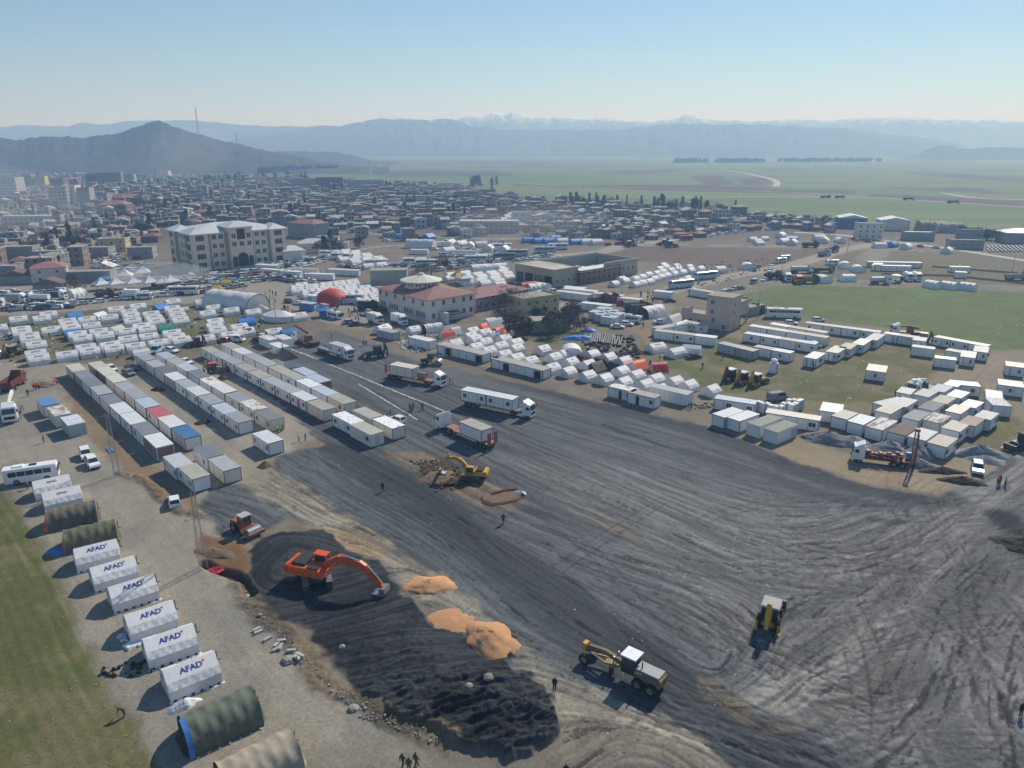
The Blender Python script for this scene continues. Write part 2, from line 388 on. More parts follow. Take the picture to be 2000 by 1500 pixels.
for q in ([(1000,316),(1075,317),(1075,322),(1000,323)],[(1155,335),(1350,330),(1300,339),(1212,340)],[(1350,344),(1406,340),(1440,360),(1385,362),(1350,347)],[(1435,347),(1500,347),(1500,362),(1450,362)],[(1000,360),(1075,361),(1375,361),(1500,366),(1500,377),(1275,372),(1135,365),(1000,362)],[(1500,369),(1672,372),(1672,380),(1500,377)],[(1692,377),(2000,392),(2000,404),(1695,385)],[(1712,365),(1925,368),(1965,379),(1800,372)],[(1750,336),(1875,339),(2000,347),(2100,362),(1850,347)],[(1500,328),(1570,330),(1570,333),(1500,334)],[(690,340),(800,332),(1000,336),(1000,345),(800,345)],[(880,318),(1000,314),(1000,320),(900,322)]):
 flay(q,PLOW)
flay([(1640,488),(2060,497),(2100,566),(1700,553),(1550,548)],a3(100,98,74),3,.15)
flay([(1130,503),(1250,482),(1640,487),(1600,508),(1450,528),(1350,514),(1260,512)],a3(98,86,76),3,.12)
flay([(1430,578),(1560,556),(1700,561),(2060,572),(2200,690),(1960,686),(1850,666),(1750,642),(1620,627),(1500,612)],a3(88,104,58),2,.26)
# mid ground: camp grass, olive waste land, plaza paving
def nlay(pts,col,soft=1.2,warp=1.5,var=.14,col2=None,big=0.0):lay(polymask(pxpoly(pts),soft,warp,big),col,var,col2)
nlay([(0,690),(0,600),(200,590),(420,590),(520,600),(600,625),(560,650),(470,680),(340,690),(240,700),(60,725)],a3(112,106,84),1.5,1.5,.2,a3(94,95,62))
nlay([(-60,560),(150,545),(400,555),(480,545),(620,560),(800,590),(900,640),(760,660),(640,630),(480,590),(300,595),(100,612),(-60,620)],a3(140,135,124),1.0,1.0,.1)
nlay([(640,640),(800,645),(980,650),(1100,660),(1250,700),(1420,790),(1300,790),(1180,770),(960,720),(780,680)],a3(122,114,98),1.5,1.5,.2)
nlay([(1020,655),(1110,645),(1150,680),(1240,700),(1260,660),(1360,675),(1480,700),(1480,770),(1400,745),(1290,725),(1200,705),(1120,690),(1050,675)],a3(92,98,58),1.5,2,.2,a3(110,106,80))
nlay([(1290,600),(1480,630),(1600,640),(1760,660),(1960,690),(1960,790),(1880,830),(1700,800),(1560,800),(1440,790),(1340,760),(1400,700)],a3(98,99,62),1.5,2,.2,a3(118,110,86))
nlay([(1490,715),(1740,670),(1800,700),(1760,745),(1640,760),(1540,790)],a3(94,98,60),2,2,.2,a3(110,104,82))
nlay([(1880,692),(2010,682),(2010,760),(1990,880),(1900,900),(1960,800),(1900,740),(1780,760)],a3(132,122,104),1.5,1.5,.15)
nlay([(1440,840),(1560,860),(1700,900),(1950,880),(1960,930),(1830,965),(1680,940),(1560,905),(1440,860)],a3(140,128,106),1.2,1.2,.14)
nlay([(1880,835),(1960,790),(2010,840),(1960,880),(1900,880)],a3(104,102,70),1.2,1.5,.2)
# left work area: hard gravel track and the sown field
nlay([(-120,700),(110,705),(330,730),(520,880),(560,1000),(470,1060),(500,1190),(640,1330),(850,1500),(300,1530),(130,1150),(30,960),(-120,940)],a3(146,140,126),1.2,1.5,.14,a3(132,129,119))
GL=polymask(pxpoly([(-120,950),(0,955),(45,1010),(85,1090),(125,1180),(175,1290),(215,1350),(255,1420),(300,1500),(330,1560),(-300,1560)]),1.0,.8)
fd=(X*.73+Y*.68)
rows=.5+.5*np.sin((fd+LX*1.0+.25*WX)*2*PI/1.3)
lay(GL,a3(90,95,56),.22,a3(106,102,70),f1*.85+.03+.07*rows+.12*(f2-.5)+.1*(f2-.5))
nlay([(100,735),(150,740),(260,880),(380,960),(400,1020),(340,1000),(250,930),(180,860)],a3(128,112,92),1.0,1.5,.2)
nlay([(390,1040),(470,1060),(480,1110),(470,1140),(420,1120),(380,1080)],a3(120,94,68),.8,1.2,.2)
nlay([(275,735),(420,700),(540,690),(620,720),(760,830),(850,885),(740,885),(650,845),(540,890),(470,880),(380,800)],a3(146,140,128),1.2,1.2,.1)
# the gravelled yard
YARD=pxpoly([(560,690),(590,660),(650,645),(720,668),(800,700),(960,738),(1170,785),(1400,838),(1560,905),(1680,945),(1830,972),(1900,950),(1950,905),(2010,850),(2120,800),(2400,1000),(2300,1700),(1000,1700),(1080,1480),(1090,1400),(960,1270),(860,1195),(740,1140),(640,1040),(560,1010),(480,1060),(440,1045),(380,990),(440,948),(520,945),(530,890),(640,870),(560,800),(480,745)])
my=polymask(YARD,.7,1.3)
GR=a3(90,94,96);GRD=a3(56,60,63);GRL=a3(128,128,124)
lay(my,GR,.06)
# lighter, driven centre and dark fresh bands
def nband(pts,wd,col,a=1.0,soft=.5,warp=.6,streak=0.0,thr=0.0):
 P=smoothline([G(*p) for p in pts]);idx,d,sg=linedist(P,wd+4,warp)
 m=np.zeros(len(X),np.float32);q=1-sstep(wd*(1-soft),wd*(1+soft),d)
 if streak:q=q*np.clip(.5+streak*(STREAK[idx]-thr),0,1)
 m[idx]=q*a;lay(m*my,col,.06);return m
nlay([(1000,900),(1300,930),(1600,1000),(1800,1010),(2000,930),(2050,1100),(1800,1180),(1560,1320),(1400,1250),(1250,1100)],a3(108,110,109),6,2,.06)
nlay([(1600,1050),(1850,1000),(2050,900),(2200,1200),(2100,1500),(1700,1500),(1480,1400)],a3(108,109,108),6,2,.08)
nband([(1250,1420),(1420,1400),(1560,1340),(1700,1220),(1830,1060),(1960,930),(2020,860)],2.6,GRL,.85,.5)
nband([(1560,1290),(1640,1235),(1720,1180),(1800,1110)],1.3,GRD,.8,.5,.8,.6)
nband([(1480,1220),(1620,1170),(1760,1100),(1830,1060)],1.0,GRD,.6,.6,.8,.6)
nband([(860,700),(1000,742),(1180,792),(1400,852),(1560,915),(1720,958),(1850,975)],3.2,GRD,.95,.4,.6,.8,-.3)
nband([(1180,830),(1280,865),(1310,875)],.7,GRD,.8,.3)
nband([(1330,880),(1480,925),(1620,970),(1700,985)],1.5,GRD,.8,.4,.5,.6,-.2)
nband([(1700,1015),(1730,1020),(1760,1018)],.9,GRD,.7,.4)
nband([(640,880),(760,935),(900,1035),(1060,1150),(1200,1260),(1330,1360),(1480,1450),(1600,1520)],4.2,GRD,.95,.35,1.0,.45,-.9)
nband([(560,830),(650,880),(760,950),(880,1060),(1000,1170),(1120,1260),(1300,1390),(1450,1500)],1.6,a3(68,74,78),.8,.5,1,.5,-.5)
nband([(600,880),(700,960),(800,1040),(900,1110)],2.6,a3(82,88,91),.9,.5)
nband([(1880,1480),(1840,1380),(1790,1300)],2.0,GRD,.5,.6,1,.7)
nband([(2000,1040),(1930,1130),(1850,1210)],3.0,GRD,.55,.6,1,.8)
nband([(1960,1010),(2010,1060),(2060,1120)],2.4,a3(44,49,54),.9,.5)
nband([(1900,930),(1935,915),(1965,895)],2.2,GRD,.8,.5,.6)
def ymix(pts,col,a=1.0,soft=1.0,warp=1.5,var=.12,streak=.4,thr=-.6):
 m=polymask(pxpoly(pts),soft,warp)*np.clip(.5+streak*(STREAK-thr),0,1)*a;lay(m,col,var)
BR=a3(132,122,104)
# pale earth strip between the dark road and the excavator's pad
ymix([(440,925),(520,905),(560,925),(650,985),(700,1030),(760,1060),(830,1105),(880,1145),(960,1215),(1060,1300),(1160,1355),(1300,1420),(1430,1500),(1100,1500),(1095,1420),(1020,1300),(900,1205),(790,1160),(770,1120),(720,1075),(640,1060),(600,1025),(560,995),(480,955)],a3(138,132,116),.95,.8,1.6,.12,.3,-1.6)
ymix([(590,1030),(700,1035),(760,1075),(740,1100),(640,1065)],a3(146,122,92),.8,1.2,1.6)
ymix([(860,1150),(1000,1250),(1200,1390),(1260,1440),(1120,1390),(980,1280),(880,1200)],a3(112,112,106),.75,1.5,1.5)
ymix([(1090,1420),(1180,1400),(1300,1440),(1400,1500),(1050,1530),(860,1480),(950,1440)],a3(116,110,99),.8,1.2,1.6,.25)
ymix([(560,1460),(760,1440),(900,1470),(1050,1500),(1000,1560),(560,1560)],a3(120,115,104),.75,1.5,1.5,.25)
ymix([(1350,1300),(1410,1330),(1460,1370),(1480,1420),(1410,1390),(1360,1340)],a3(116,104,88),.85,.8,1.5,.3,.6,-.2)
ymix([(1480,1440),(1560,1400),(1640,1360),(1700,1300),(1750,1240),(1720,1330),(1640,1400),(1540,1440)],a3(112,102,88),.8,.8,1.5,.3,.6,-.2)
ymix([(1150,990),(1240,1040),(1300,1080),(1240,1060),(1130,1000)],a3(122,112,92),.7,.8,1.2)
ymix([(1500,1330),(1620,1300),(1560,1360),(1480,1390)],a3(134,130,120),.6,1,1.5)
ymix([(740,880),(840,885),(900,920),(1000,960),(1040,985),(990,1000),(920,985),(860,950),(790,915)],a3(118,106,90),.95,.8,1.5,.2,.2,-2.5)
ymix([(815,905),(880,895),(920,950),(870,960),(820,935)],a3(74,62,50),.85,.8,1.2,.3,.2,-2)
BP=polymask(pxpoly([(470,1085),(490,1055),(560,1035),(640,1040),(700,1085),(750,1110),(775,1160),(830,1195),(900,1240),(1000,1300),(1075,1365),(1100,1430),(1050,1475),(940,1475),(840,1430),(745,1375),(690,1325),(625,1275),(585,1215),(520,1195),(482,1150)]),.4,1.9)
lay(BP,a3(38,41,44),.2,a3(57,61,64),.5+STREAK*.09+(f1-.5)*.5)
for pts,wd,a in (([(480,1090),(540,1055),(620,1070)],.5,.6),([(600,1180),(700,1190),(790,1160)],.8,.5)):nband(pts,wd,a3(90,94,94),a)
# the berm of rough earth along the pad
BERM=smoothline([G(*p) for p in [(470,1130),(500,1195),(540,1225),(600,1285),(650,1345),(720,1380),(800,1425),(880,1450)]])
idx,d,sg=linedist(BERM,5,1.0);q=(1-sstep(.5,1.9,d));bm_=np.zeros(len(X));bm_[idx]=q
lay(bm_*.85,a3(118,106,84),.3,a3(84,76,62))
Z[idx]+=q*(.12+.55*np.abs(fbm(X[idx]/.9,Y[idx]/.9,71,3)-.35))
TR=smoothline([G(*p) for p in [(400,1100),(440,1118),(475,1135),(490,1160)]]);idx,d,sg=linedist(TR,4,.6);q=1-sstep(.2,1.1,d);Z[idx]-=q*.9;m=np.zeros(len(X));m[idx]=q;lay(m*.8,a3(74,62,50),.3)
TR=smoothline([G(*p) for p in [(235,925),(290,945),(330,985),(390,1010)]]);idx,d,sg=linedist(TR,4,.6);q=1-sstep(.2,1.4,d);Z[idx]+=q*.6*fbm(X[idx]/.8,Y[idx]/.8,72,3);m=np.zeros(len(X));m[idx]=q;lay(m*.6,a3(110,90,66),.3)
# relief: ruts, the lumpy pad edge, small stones
rut=np.clip(-STREAK,-2,2.5)
Z+=my*rut*-.045*(1-BP)
hb=sstep(.15,.9,BP)*sstep(70,58,Y-(X+10)*.25)
lump=fbm(X/2.2+3,Y/2.2,81,4);ridg=np.abs(np.sin((Y*.85-X*.35+1.8*LX*8+2.2*WX)*1.55))
grain=fbm(X/.5,Y/.5,83,3);crst=(1-np.abs(2*fbm((X*.92+Y*.39)/3.4,(Y*.92-X*.39)/1.1,87,4)-1))**3
ridg=1-(1-np.abs(np.sin((Y*.85-X*.35+9*LX+2.6*WX)*1.9)))*sstep(.3,.65,fbm(X/3.3,Y/3.3+8,85,3))
Z+=hb*(.45*lump+.30*(1-ridg)+.62*crst+.14*grain)*sstep(95,62,Y)+BP*(.14*lump+.06*grain+.07*STREAK)
Z+=polymask(pxpoly([(640,1260),(760,1230),(880,1280),(1000,1330),(1060,1400),(980,1450),(850,1410),(740,1350)]),3.5,1.5)*(.1+.35*lump+.4*crst+.12*grain)
Z+=(f2-.5)*.05*sstep(400,200,Y)+GL*.03*(rows-.5)
# long streaks darken and lighten the yard; scattered tyre marks
ALB*=(1+my*(1-BP*.5)*np.clip(STREAK*.30+(f3-.5)*.4+(f1-.5)*.08,-.55,.55))[:,None]
ALB*=(1-.6*DASH*my)[:,None];Z-=.05*DASH*my
ALB*=(1+(1-my)*np.clip(STREAK*.05,-.12,.12)*(1-GL))[:,None]
TRK=[[(1010,980),(1080,1020),(1180,1100),(1260,1200),(1330,1290)],[(1080,940),(1180,1010),(1280,1080),(1400,1120),(1520,1130)],[(1250,1170),(1320,1220),(1370,1280),(1330,1250)],[(1420,1080),(1490,1140),(1530,1210),(1540,1270)],[(1340,1140),(1400,1200),(1420,1260),(1400,1300)],[(1100,960),(1110,935),(1150,925),(1230,945)],[(1160,965),(1175,945),(1215,945)],[(1480,1010),(1600,1060),(1750,1062),(1900,1000)],[(1470,1035),(1580,1080),(1720,1080),(1860,1030)],[(1560,1120),(1690,1100),(1800,1060)],[(1700,1300),(1760,1230),(1840,1250),(1990,1320)],[(1830,1130),(1860,1200),(1950,1290),(2010,1400)],[(1790,1200),(1850,1280),(1930,1330),(2020,1350)],[(1880,1110),(1900,1250),(1940,1380),(1990,1490)],[(1680,1430),(1780,1410),(1850,1360),(1880,1290),(1990,1190)],[(1560,1480),(1700,1440),(1830,1400),(1900,1330)],[(1240,1440),(1330,1410),(1400,1370),(1460,1330)],[(1150,1450),(1230,1400),(1260,1360)],[(1130,1420),(1180,1440),(1200,1500)],[(1500,1240),(1600,1190),(1700,1120)],[(420,960),(480,945),(560,960),(610,990)],[(700,890),(800,950),(900,1020),(1000,1110)],[(640,900),(760,990),(900,1110),(1050,1250)],[(900,850),(1000,880),(1150,950)],[(950,830),(1100,900),(1300,1000),(1400,1060)],[(700,720),(850,790),(1000,850)],[(1000,770),(1200,830),(1400,890),(1600,950)],[(1060,780),(1250,835),(1420,885)],[(30,1030),(80,1120),(130,1240),(200,1380)],[(50,1000),(20,1060),(70,1140)],[(1700,790),(1850,770),(1950,700)],[(1930,730),(1950,800),(1990,860)],[(1900,745),(1930,790),(2000,830)],[(1500,760),(1650,730),(1800,720)],[(1480,775),(1640,765),(1760,740)]]
for kx in range(330):
 p0=np.array([rnd.uniform(700,2000),0]);p0[1]=720+(p0[0]-700)*.2+rnd.uniform(60,600)
 if p0[1]>1500 or p0[0]<1000+(p0[1]-900)*.3:continue
 gx_,gy_=G(*p0);pts=[(gx_,gy_)]
 if not (rx0<gx_<rx1 and ry0<gy_<ry1):continue
 a0=bil(th,np.array([gx_]),np.array([gy_]),rs_)[0]+rnd.gauss(0,.16 if gx_<25 else .55);cv=rnd.gauss(0,.012)
 for s in range(rnd.randint(4,12)):pts.append((pts[-1][0]+math.cos(a0)*3,pts[-1][1]+math.sin(a0)*3));a0+=cv*3
 TRK.append(pts)
for ti,t in enumerate(TRK):
 P=smoothline([G(*p) for p in t] if t[0][1]>400 else t,6)
 idx,d,sg=linedist(P,3,.15)
 near=np.minimum(np.hypot(X[idx]-P[0][0],Y[idx]-P[0][1]),np.hypot(X[idx]-P[-1][0],Y[idx]-P[-1][1]))
 m=(np.exp(-((d-.95)/(.24 if ti<35 else .17))**2))*sstep(0,4,near)*np.clip(.55+.8*(f1[idx]-.4)+.6*(f2[idx]-.5),0,1)
 ALB[idx]*=(1-m*rnd.choice([.46,.36,.3,-.3,-.22]))[:,None];Z[idx]-=m*.04
 # lanes, roads and kerb lines of the mid ground and the plain
FAR_ROADS=[]
ROADC=a3(150,143,130);LANE=a3(172,168,156)
for pts,wd,col in (([(1135,385),(1300,385),(1500,384.5),(1692,385.5),(1770,390),(1900,398),(2100,411)],3.4,LANE),([(1455,338),(1500,348),(1517,355),(1515,364)],5,LANE),([(1420,334),(1455,338)],4.5,LANE),([(625,336),(690,330),(735,325),(748,322)],5,LANE),([(1840,377),(1925,388),(2100,391)],4,LANE),([(1000,357),(1130,364),(1300,368),(1660,380)],2.6,LANE),([(1552,454),(1637,459),(1732,471),(1825,482),(2000,509),(2200,540)],3.0,LANE),([(1180,485),(1300,478),(1500,481),(1660,484),(1725,485),(1800,490)],1.6,ROADC),([(1060,500),(1175,492),(1225,477),(1300,471),(1400,455),(1480,447)],5.5,ROADC),([(1000,640),(1100,598),(1200,588),(1290,572),(1400,545),(1480,530),(1560,514),(1640,490),(1700,477)],5.0,ROADC),([(640,452),(760,458),(900,465),(1050,467)],2.5,ROADC),([(620,500),(760,480),(900,478)],3,ROADC),([(230,425),(330,430),(480,428)],2.2,ROADC),([(1300,640),(1400,650),(1560,665)],3.0,SOIL),([(1180,620),(1260,650),(1290,690)],3.0,a3(134,116,96)),([(1500,552),(1620,545),(1720,551),(1900,557),(2100,564)],3.0,a3(124,120,112)),([(190,535),(60,560),(-60,575)],4.0,ROADC),([(560,500),(420,545),(260,560)],6.0,ROADC)):
 P=smoothline([G(*p) for p in pts])
 if P[:,1].min()>560 or pts[0]==(1552,454):FAR_ROADS.append((P,wd));continue
 idx,d,sg=linedist(P,wd*2+3,.6);m=np.zeros(len(X));m[idx]=1-sstep(wd*.7,wd*1.25,d);lay(m*.9,col,.08)
 # litter-pale specks and stones
sp=vnoise(X/.22,Y/.22,91);ALB*=(1+.28*(sp-.5)*sstep(160,80,Y))[:,None]
stone=(sp>.985) & (my>.3) & (Y<140);ALB[stone]=np.array([.24,.24,.235])
ALB=np.clip(ALB,.012,.75)
me=bpy.data.meshes.new('ground')
V=np.stack([X,Y,Z],1)
ii=np.arange(nr*nc).reshape(nr,nc)
Q=np.stack([ii[:-1,:-1],ii[:-1,1:],ii[1:,1:],ii[1:,:-1]],-1).reshape(-1,4)
me.vertices.add(len(V));me.vertices.foreach_set('co',V.ravel())
me.loops.add(Q.size);me.loops.foreach_set('vertex_index',Q.ravel().astype(np.int32))
me.polygons.add(len(Q));me.polygons.foreach_set('loop_start',np.arange(0,Q.size,4,dtype=np.int32))
me.polygons.foreach_set('use_smooth',np.ones(len(Q),bool))
me.update(calc_edges=True)
ca=me.attributes.new('ground_colour','FLOAT_COLOR','POINT')
ca.data.foreach_set('color',np.concatenate([ALB,np.ones((len(ALB),1))],1).astype(np.float32).ravel())
gm=bpy.data.materials.new('ground');gm.use_nodes=True;n=gm.node_tree.nodes;l=gm.node_tree.links;b=n['Principled BSDF']
at=n.new('ShaderNodeAttribute');at.attribute_name='ground_colour'
tc=n.new('ShaderNodeTexCoord')
no=n.new('ShaderNodeTexNoise');no.inputs['Scale'].default_value=2.6;no.inputs['Detail'].default_value=6;no.inputs['Roughness'].default_value=.75;l.new(tc.outputs['Object'],no.inputs['Vector'])
mr=n.new('ShaderNodeMapRange');mr.inputs['From Min'].default_value=.32;mr.inputs['From Max'].default_value=.68;mr.inputs['To Min'].default_value=.78;mr.inputs['To Max'].default_value=1.22;l.new(no.outputs['Fac'],mr.inputs[0])
vm=n.new('ShaderNodeVectorMath');vm.operation='SCALE';l.new(at.outputs['Color'],vm.inputs[0]);l.new(mr.outputs[0],vm.inputs['Scale']);l.new(vm.outputs[0],b.inputs['Base Color'])
b.inputs['Roughness'].default_value=.92;b.inputs['Specular IOR Level'].default_value=.18
bp=n.new('ShaderNodeBump');bp.inputs['Strength'].default_value=.35;bp.inputs['Distance'].default_value=.12;l.new(no.outputs['Fac'],bp.inputs['Height']);l.new(bp.outputs[0],b.inputs['Normal'])
me.materials.append(gm)
ground=bpy.data.objects.new('ground',me);COL.objects.link(ground);struct(ground)
def gz(x,y):
 """height of the ground sheet at a spot"""
 i=np.searchsorted(rowY,y);i=min(max(i,1),nr-1)
 i=i if abs(rowY[i]-y)<abs(rowY[i-1]-y) else i-1
 u=x/(abs(rowY[i])+14);j=int(np.argmin(np.abs(colU-u)))
 return float(Z[i*nc+j])
for P,wd in FAR_ROADS:
 T=np.gradient(P,axis=0);T/=np.linalg.norm(T,axis=1)[:,None];Nn=np.stack([-T[:,1],T[:,0]],1);rb=MB()
 rb.add([(*q,.12) for pr in zip(P-Nn*wd,P+Nn*wd) for q in pr],[(2*i,2*i+2,2*i+3,2*i+1) for i in range(len(P)-1)]);struct(ob('road',rb.mesh('road'),M_['lane']))
 # ------------------------------------------------------------------ hills and mountains
def ridge(name,crest,dist,depth,colr,base=0.0,rough=.10,seed=1,snow=None,scale=.004,n=260,scrub=None):
 """a chain of hills: crest heights read along a bearing, flanks falling to the plain in front and behind"""
 cx=np.array([p[0] for p in crest],float);cyy=np.array([p[1] for p in crest],float)
 px=np.linspace(cx[0],cx[-1],n);py=np.interp(px,cx,cyy)
 t=(px-1000)/FPX
 hgt=np.maximum(CAMH+dist*np.tan(np.arctan((750-py)/FPX)-PITCH),2.0)
 edge=sstep(0,.06,(px-px[0])/(px[-1]-px[0]))*sstep(0,.06,(px[-1]-px)/(px[-1]-px[0]))
 hgt=hgt*np.clip(edge+(0 if True else 0),.0,1) if base==0 else hgt
 hgt=hgt*(1+.06*(fbm(t*dist/(90 if snow else 55),t*0+seed,seed+3,5)-.5)*2.4)+(3.4*np.random.RandomState(seed).rand(n) if not snow else 0)
 S=np.linspace(-1,1,41);vs_=[];tone=[]
 for s in S:
  yy=dist+s*depth
  prof=np.clip(1-abs(s),0,1);prof=prof**(1.15 if s<0 else .9)
  kq=(750-py)/FPX;xx=t*(yy*math.cos(PITCH)-yy*np.tan(np.arctan(kq)-PITCH)*math.sin(PITCH))
  nz=fbm(xx*scale*3+seed,np.full_like(xx,yy*scale*2.0),seed,5)-.5
  gl=np.abs(fbm(xx*scale*5+seed,np.full_like(xx,yy*scale*1.2+5),seed+9,4)-.5)
  z=hgt*prof*(1-gl*1.5*rough*6*min(1,abs(s)*4)*(1-prof*.3))+nz*rough*hgt*.5*np.sqrt(prof)*min(1,abs(s)*3+.1)
  z=np.maximum(z,-1.0+0*z) if abs(s)<.999 else z*0-3
  vs_.append(np.stack([xx,np.full_like(xx,yy),z],1))
 VV=np.concatenate(vs_);F=[]
 for i in range(40):
  for j in range(n-1):F.append((i*n+j,i*n+j+1,(i+1)*n+j+1,(i+1)*n+j))
 me=bpy.data.meshes.new(name);me.from_pydata(VV.tolist(),[],F);me.polygons.foreach_set('use_smooth',[True]*len(F));me.update()
 m=bpy.data.materials.new(name);m.use_nodes=True;nn=m.node_tree.nodes;ll=m.node_tree.links;bb=nn['Principled BSDF'];bb.inputs['Roughness'].default_value=.95;bb.inputs['Specular IOR Level'].default_value=.05
 tcn=nn.new('ShaderNodeTexCoord');nz=nn.new('ShaderNodeTexNoise');nz.inputs['Scale'].default_value=scale*6;nz.inputs['Detail'].default_value=8;nz.inputs['Roughness'].default_value=.7;ll.new(tcn.outputs['Object'],nz.inputs['Vector'])
 cr=nn.new('ShaderNodeValToRGB');cr.color_ramp.elements[0].position=.38;cr.color_ramp.elements[1].position=.62;cr.color_ramp.elements[0].color=(*[q*.72 for q in colr],1);cr.color_ramp.elements[1].color=(*[q*1.3 for q in colr],1);ll.new(nz.outputs['Fac'],cr.inputs[0])
 out=cr.outputs[0]
 if snow:
  sx=nn.new('ShaderNodeSeparateXYZ');ll.new(tcn.outputs['Object'],sx.inputs[0])
  ad=nn.new('ShaderNodeMath');ad.operation='MULTIPLY_ADD';ll.new(nz.outputs['Fac'],ad.inputs[0]);ad.inputs[1].default_value=snow[1];ll.new(sx.outputs['Z'],ad.inputs[2])
  rg=nn.new('ShaderNodeMapRange');rg.inputs['From Min'].default_value=snow[0];rg.inputs['From Max'].default_value=snow[0]+snow[2];ll.new(ad.outputs[0],rg.inputs[0])
  mx=nn.new('ShaderNodeMix');mx.data_type='RGBA';ll.new(rg.outputs[0],mx.inputs['Factor']);ll.new(out,mx.inputs['A']);mx.inputs['B'].default_value=(.85,.87,.9,1);out=mx.outputs['Result']
 ll.new(out,bb.inputs['Base Color']);me.materials.append(m)
 o=bpy.data.objects.new(name,me);COL.objects.link(o);return struct(o)
HILLC=[(-900,300),(-600,268),(-300,258),(-200,262),(0,270),(45,275),(75,268),(130,267),(165,271),(220,262),(260,250),(285,243),(308,239),(335,248),(365,257),(400,268),(450,280),(500,292),(560,303),(600,311),(640,318),(690,326),(760,330)]
hill_near=ridge('hill',HILLC,1960,380,(.060,.060,.048),rough=.16,seed=3,scale=.006,n=320)
ridge('hill',[(440,300),(500,297),(570,296),(660,298),(700,307),(740,318),(780,322)],2700,300,(.065,.065,.052),seed=5,scale=.005)
ridge('hill',[(1760,305),(1795,303),(1812,292),(1840,285),(1855,284),(1875,292),(1900,291),(1960,288),(2000,291),(2200,296),(2400,303)],3600,300,(.07,.075,.06),seed=6)
ridge('hill',[(1240,301),(1290,299),(1340,294),(1430,292),(1470,292),(1505,297),(1560,300)],4100,260,(.07,.075,.06),seed=8)
ridge('mountain',[(-1400,250),(-700,240),(-200,245),(0,247),(50,246),(140,245),(165,240),(200,243),(240,237),(300,236),(400,237),(450,243),(500,245),(560,246),(650,247),(760,256),(860,275)],5700,800,(.075,.08,.075),seed=11,scale=.0034,snow=(330,160,60),n=420)
ridge('mountain',[(380,280),(470,268),(540,262),(600,250),(660,246),(700,238),(735,234),(760,230),(790,227),(830,231),(880,233),(920,244),(960,251),(1000,252),(1060,254),(1100,252),(1180,255),(1250,248),(1300,244),(1400,243),(1500,244),(1600,248),(1700,257),(1790,268),(1850,278),(1950,288)],5000,800,(.05,.057,.055),seed=14,scale=.0036,snow=(292,170,40),rough=.15,n=420)
ridge('mountain',[(760,262),(850,232),(880,226),(930,222),(1000,218),(1030,225),(1090,227),(1150,229),(1190,228),(1230,236),(1280,238),(1312,231),(1328,225),(1344,217),(1358,224),(1378,232),(1400,236),(1500,237),(1560,233),(1620,236),(1680,230),(1740,228),(1800,231),(1900,233),(2000,238),(2300,240),(2900,236),(3600,260)],6900,900,(.06,.067,.07),seed=17,scale=.0030,snow=(365,260,60),rough=.2,n=560)
# ------------------------------------------------------------------ the air
hz_=MB();hz_.b2((-9500,-900,-6),(9500,8000,385))
hm=bpy.data.materials.new('haze');hm.use_nodes=True;n=hm.node_tree.nodes;l=hm.node_tree.links
for q in list(n):n.remove(q)
om=n.new('ShaderNodeOutputMaterial');pv=n.new('ShaderNodeVolumePrincipled');l.new(pv.outputs[0],om.inputs['Volume'])
pv.inputs['Color'].default_value=(.36,.61,1.0,1);pv.inputs['Absorption Color'].default_value=(1,1,1,1);pv.inputs['Density'].default_value=.00034;pv.inputs['Anisotropy'].default_value=.2
haze=ob('haze',hz_.mesh('haze'),hm);haze['kind']='stuff';haze['label']='pale blue winter haze over the plain'
# ------------------------------------------------------------------ container cabins
LU0,LV0,HC=7.0,3.0,2.6
def _cont_meshes():
 L,W,H=LU0,LV0,HC
 D={}
 b=MB();b.b2((.04,.04,.12),(L-.04,W-.04,H-.1));D['wall']=b.mesh('wall')
 b=MB();t=.11
 for x in (0,L-t):
  for y in (0,W-t):b.b2((x,y,0),(x+t,y+t,H-.06))
 for z in (.0,H-.2):
  for y in (.012,W-t-.012):b.b2((t,y,z+.01),(L-t,y+t,z+.15))
  for x in (.012,L-t-.012):b.b2((x,t,z+.01),(x+t,W-t,z+.15))
 D['frame']=b.mesh('frame')
 b=MB();b.b2((-.03,-.03,H-.05),(L+.03,W+.03,H+.02))
 for i in range(1,7):b.b2((i*L/7-.025,-.02,H+.02),(i*L/7+.025,W+.02,H+.045))
 D['roof_panel']=b.mesh('roof')
 b=MB();b.b2((-.03,-.03,H-.05),(L+.03,W+.03,H+.0))
 k=17
 for i in range(k):
  x=(i+.15)*L/k;w_=L/k*.5
  b.add([(x,-.03,H),(x+w_,-.03,H),(x+w_*.75,-.03,H+.085),(x+w_*.25,-.03,H+.085),(x,W+.03,H),(x+w_,W+.03,H),(x+w_*.75,W+.03,H+.085),(x+w_*.25,W+.03,H+.085)],[(0,1,2,3),(7,6,5,4),(3,2,6,7),(1,5,6,2),(0,3,7,4)])
 D['roof_ribbed']=b.mesh('roof')
 b=MB();b.b2((0,0,0),(.04,.03,2.2));D['joint']=b.mesh('panel_joint')
 b=MB();b.b2((-.42,-.02,-.45),(.42,.03,.45),0);D['win']=b.mesh('window')
 b=MB()
 for (x0,x1,z0,z1) in ((-.48,-.42,-.51,.51),(.42,.48,-.51,.51),(-.42,.42,.45,.51),(-.42,.42,-.51,-.45),(-.03,.03,-.45,.45)):b.b2((x0,-.03,z0),(x1,.035,z1))
 D['wframe']=b.mesh('window_frame')
 b=MB();b.b2((-.42,-.02,0),(.42,.035,1.98));D['door']=b.mesh('door')
 b=MB();b.b2((.25,-.05,.95),(.35,-.02,1.05));D['handle']=b.mesh('handle')
 return D
CM=_cont_meshes()
CONTS=[]
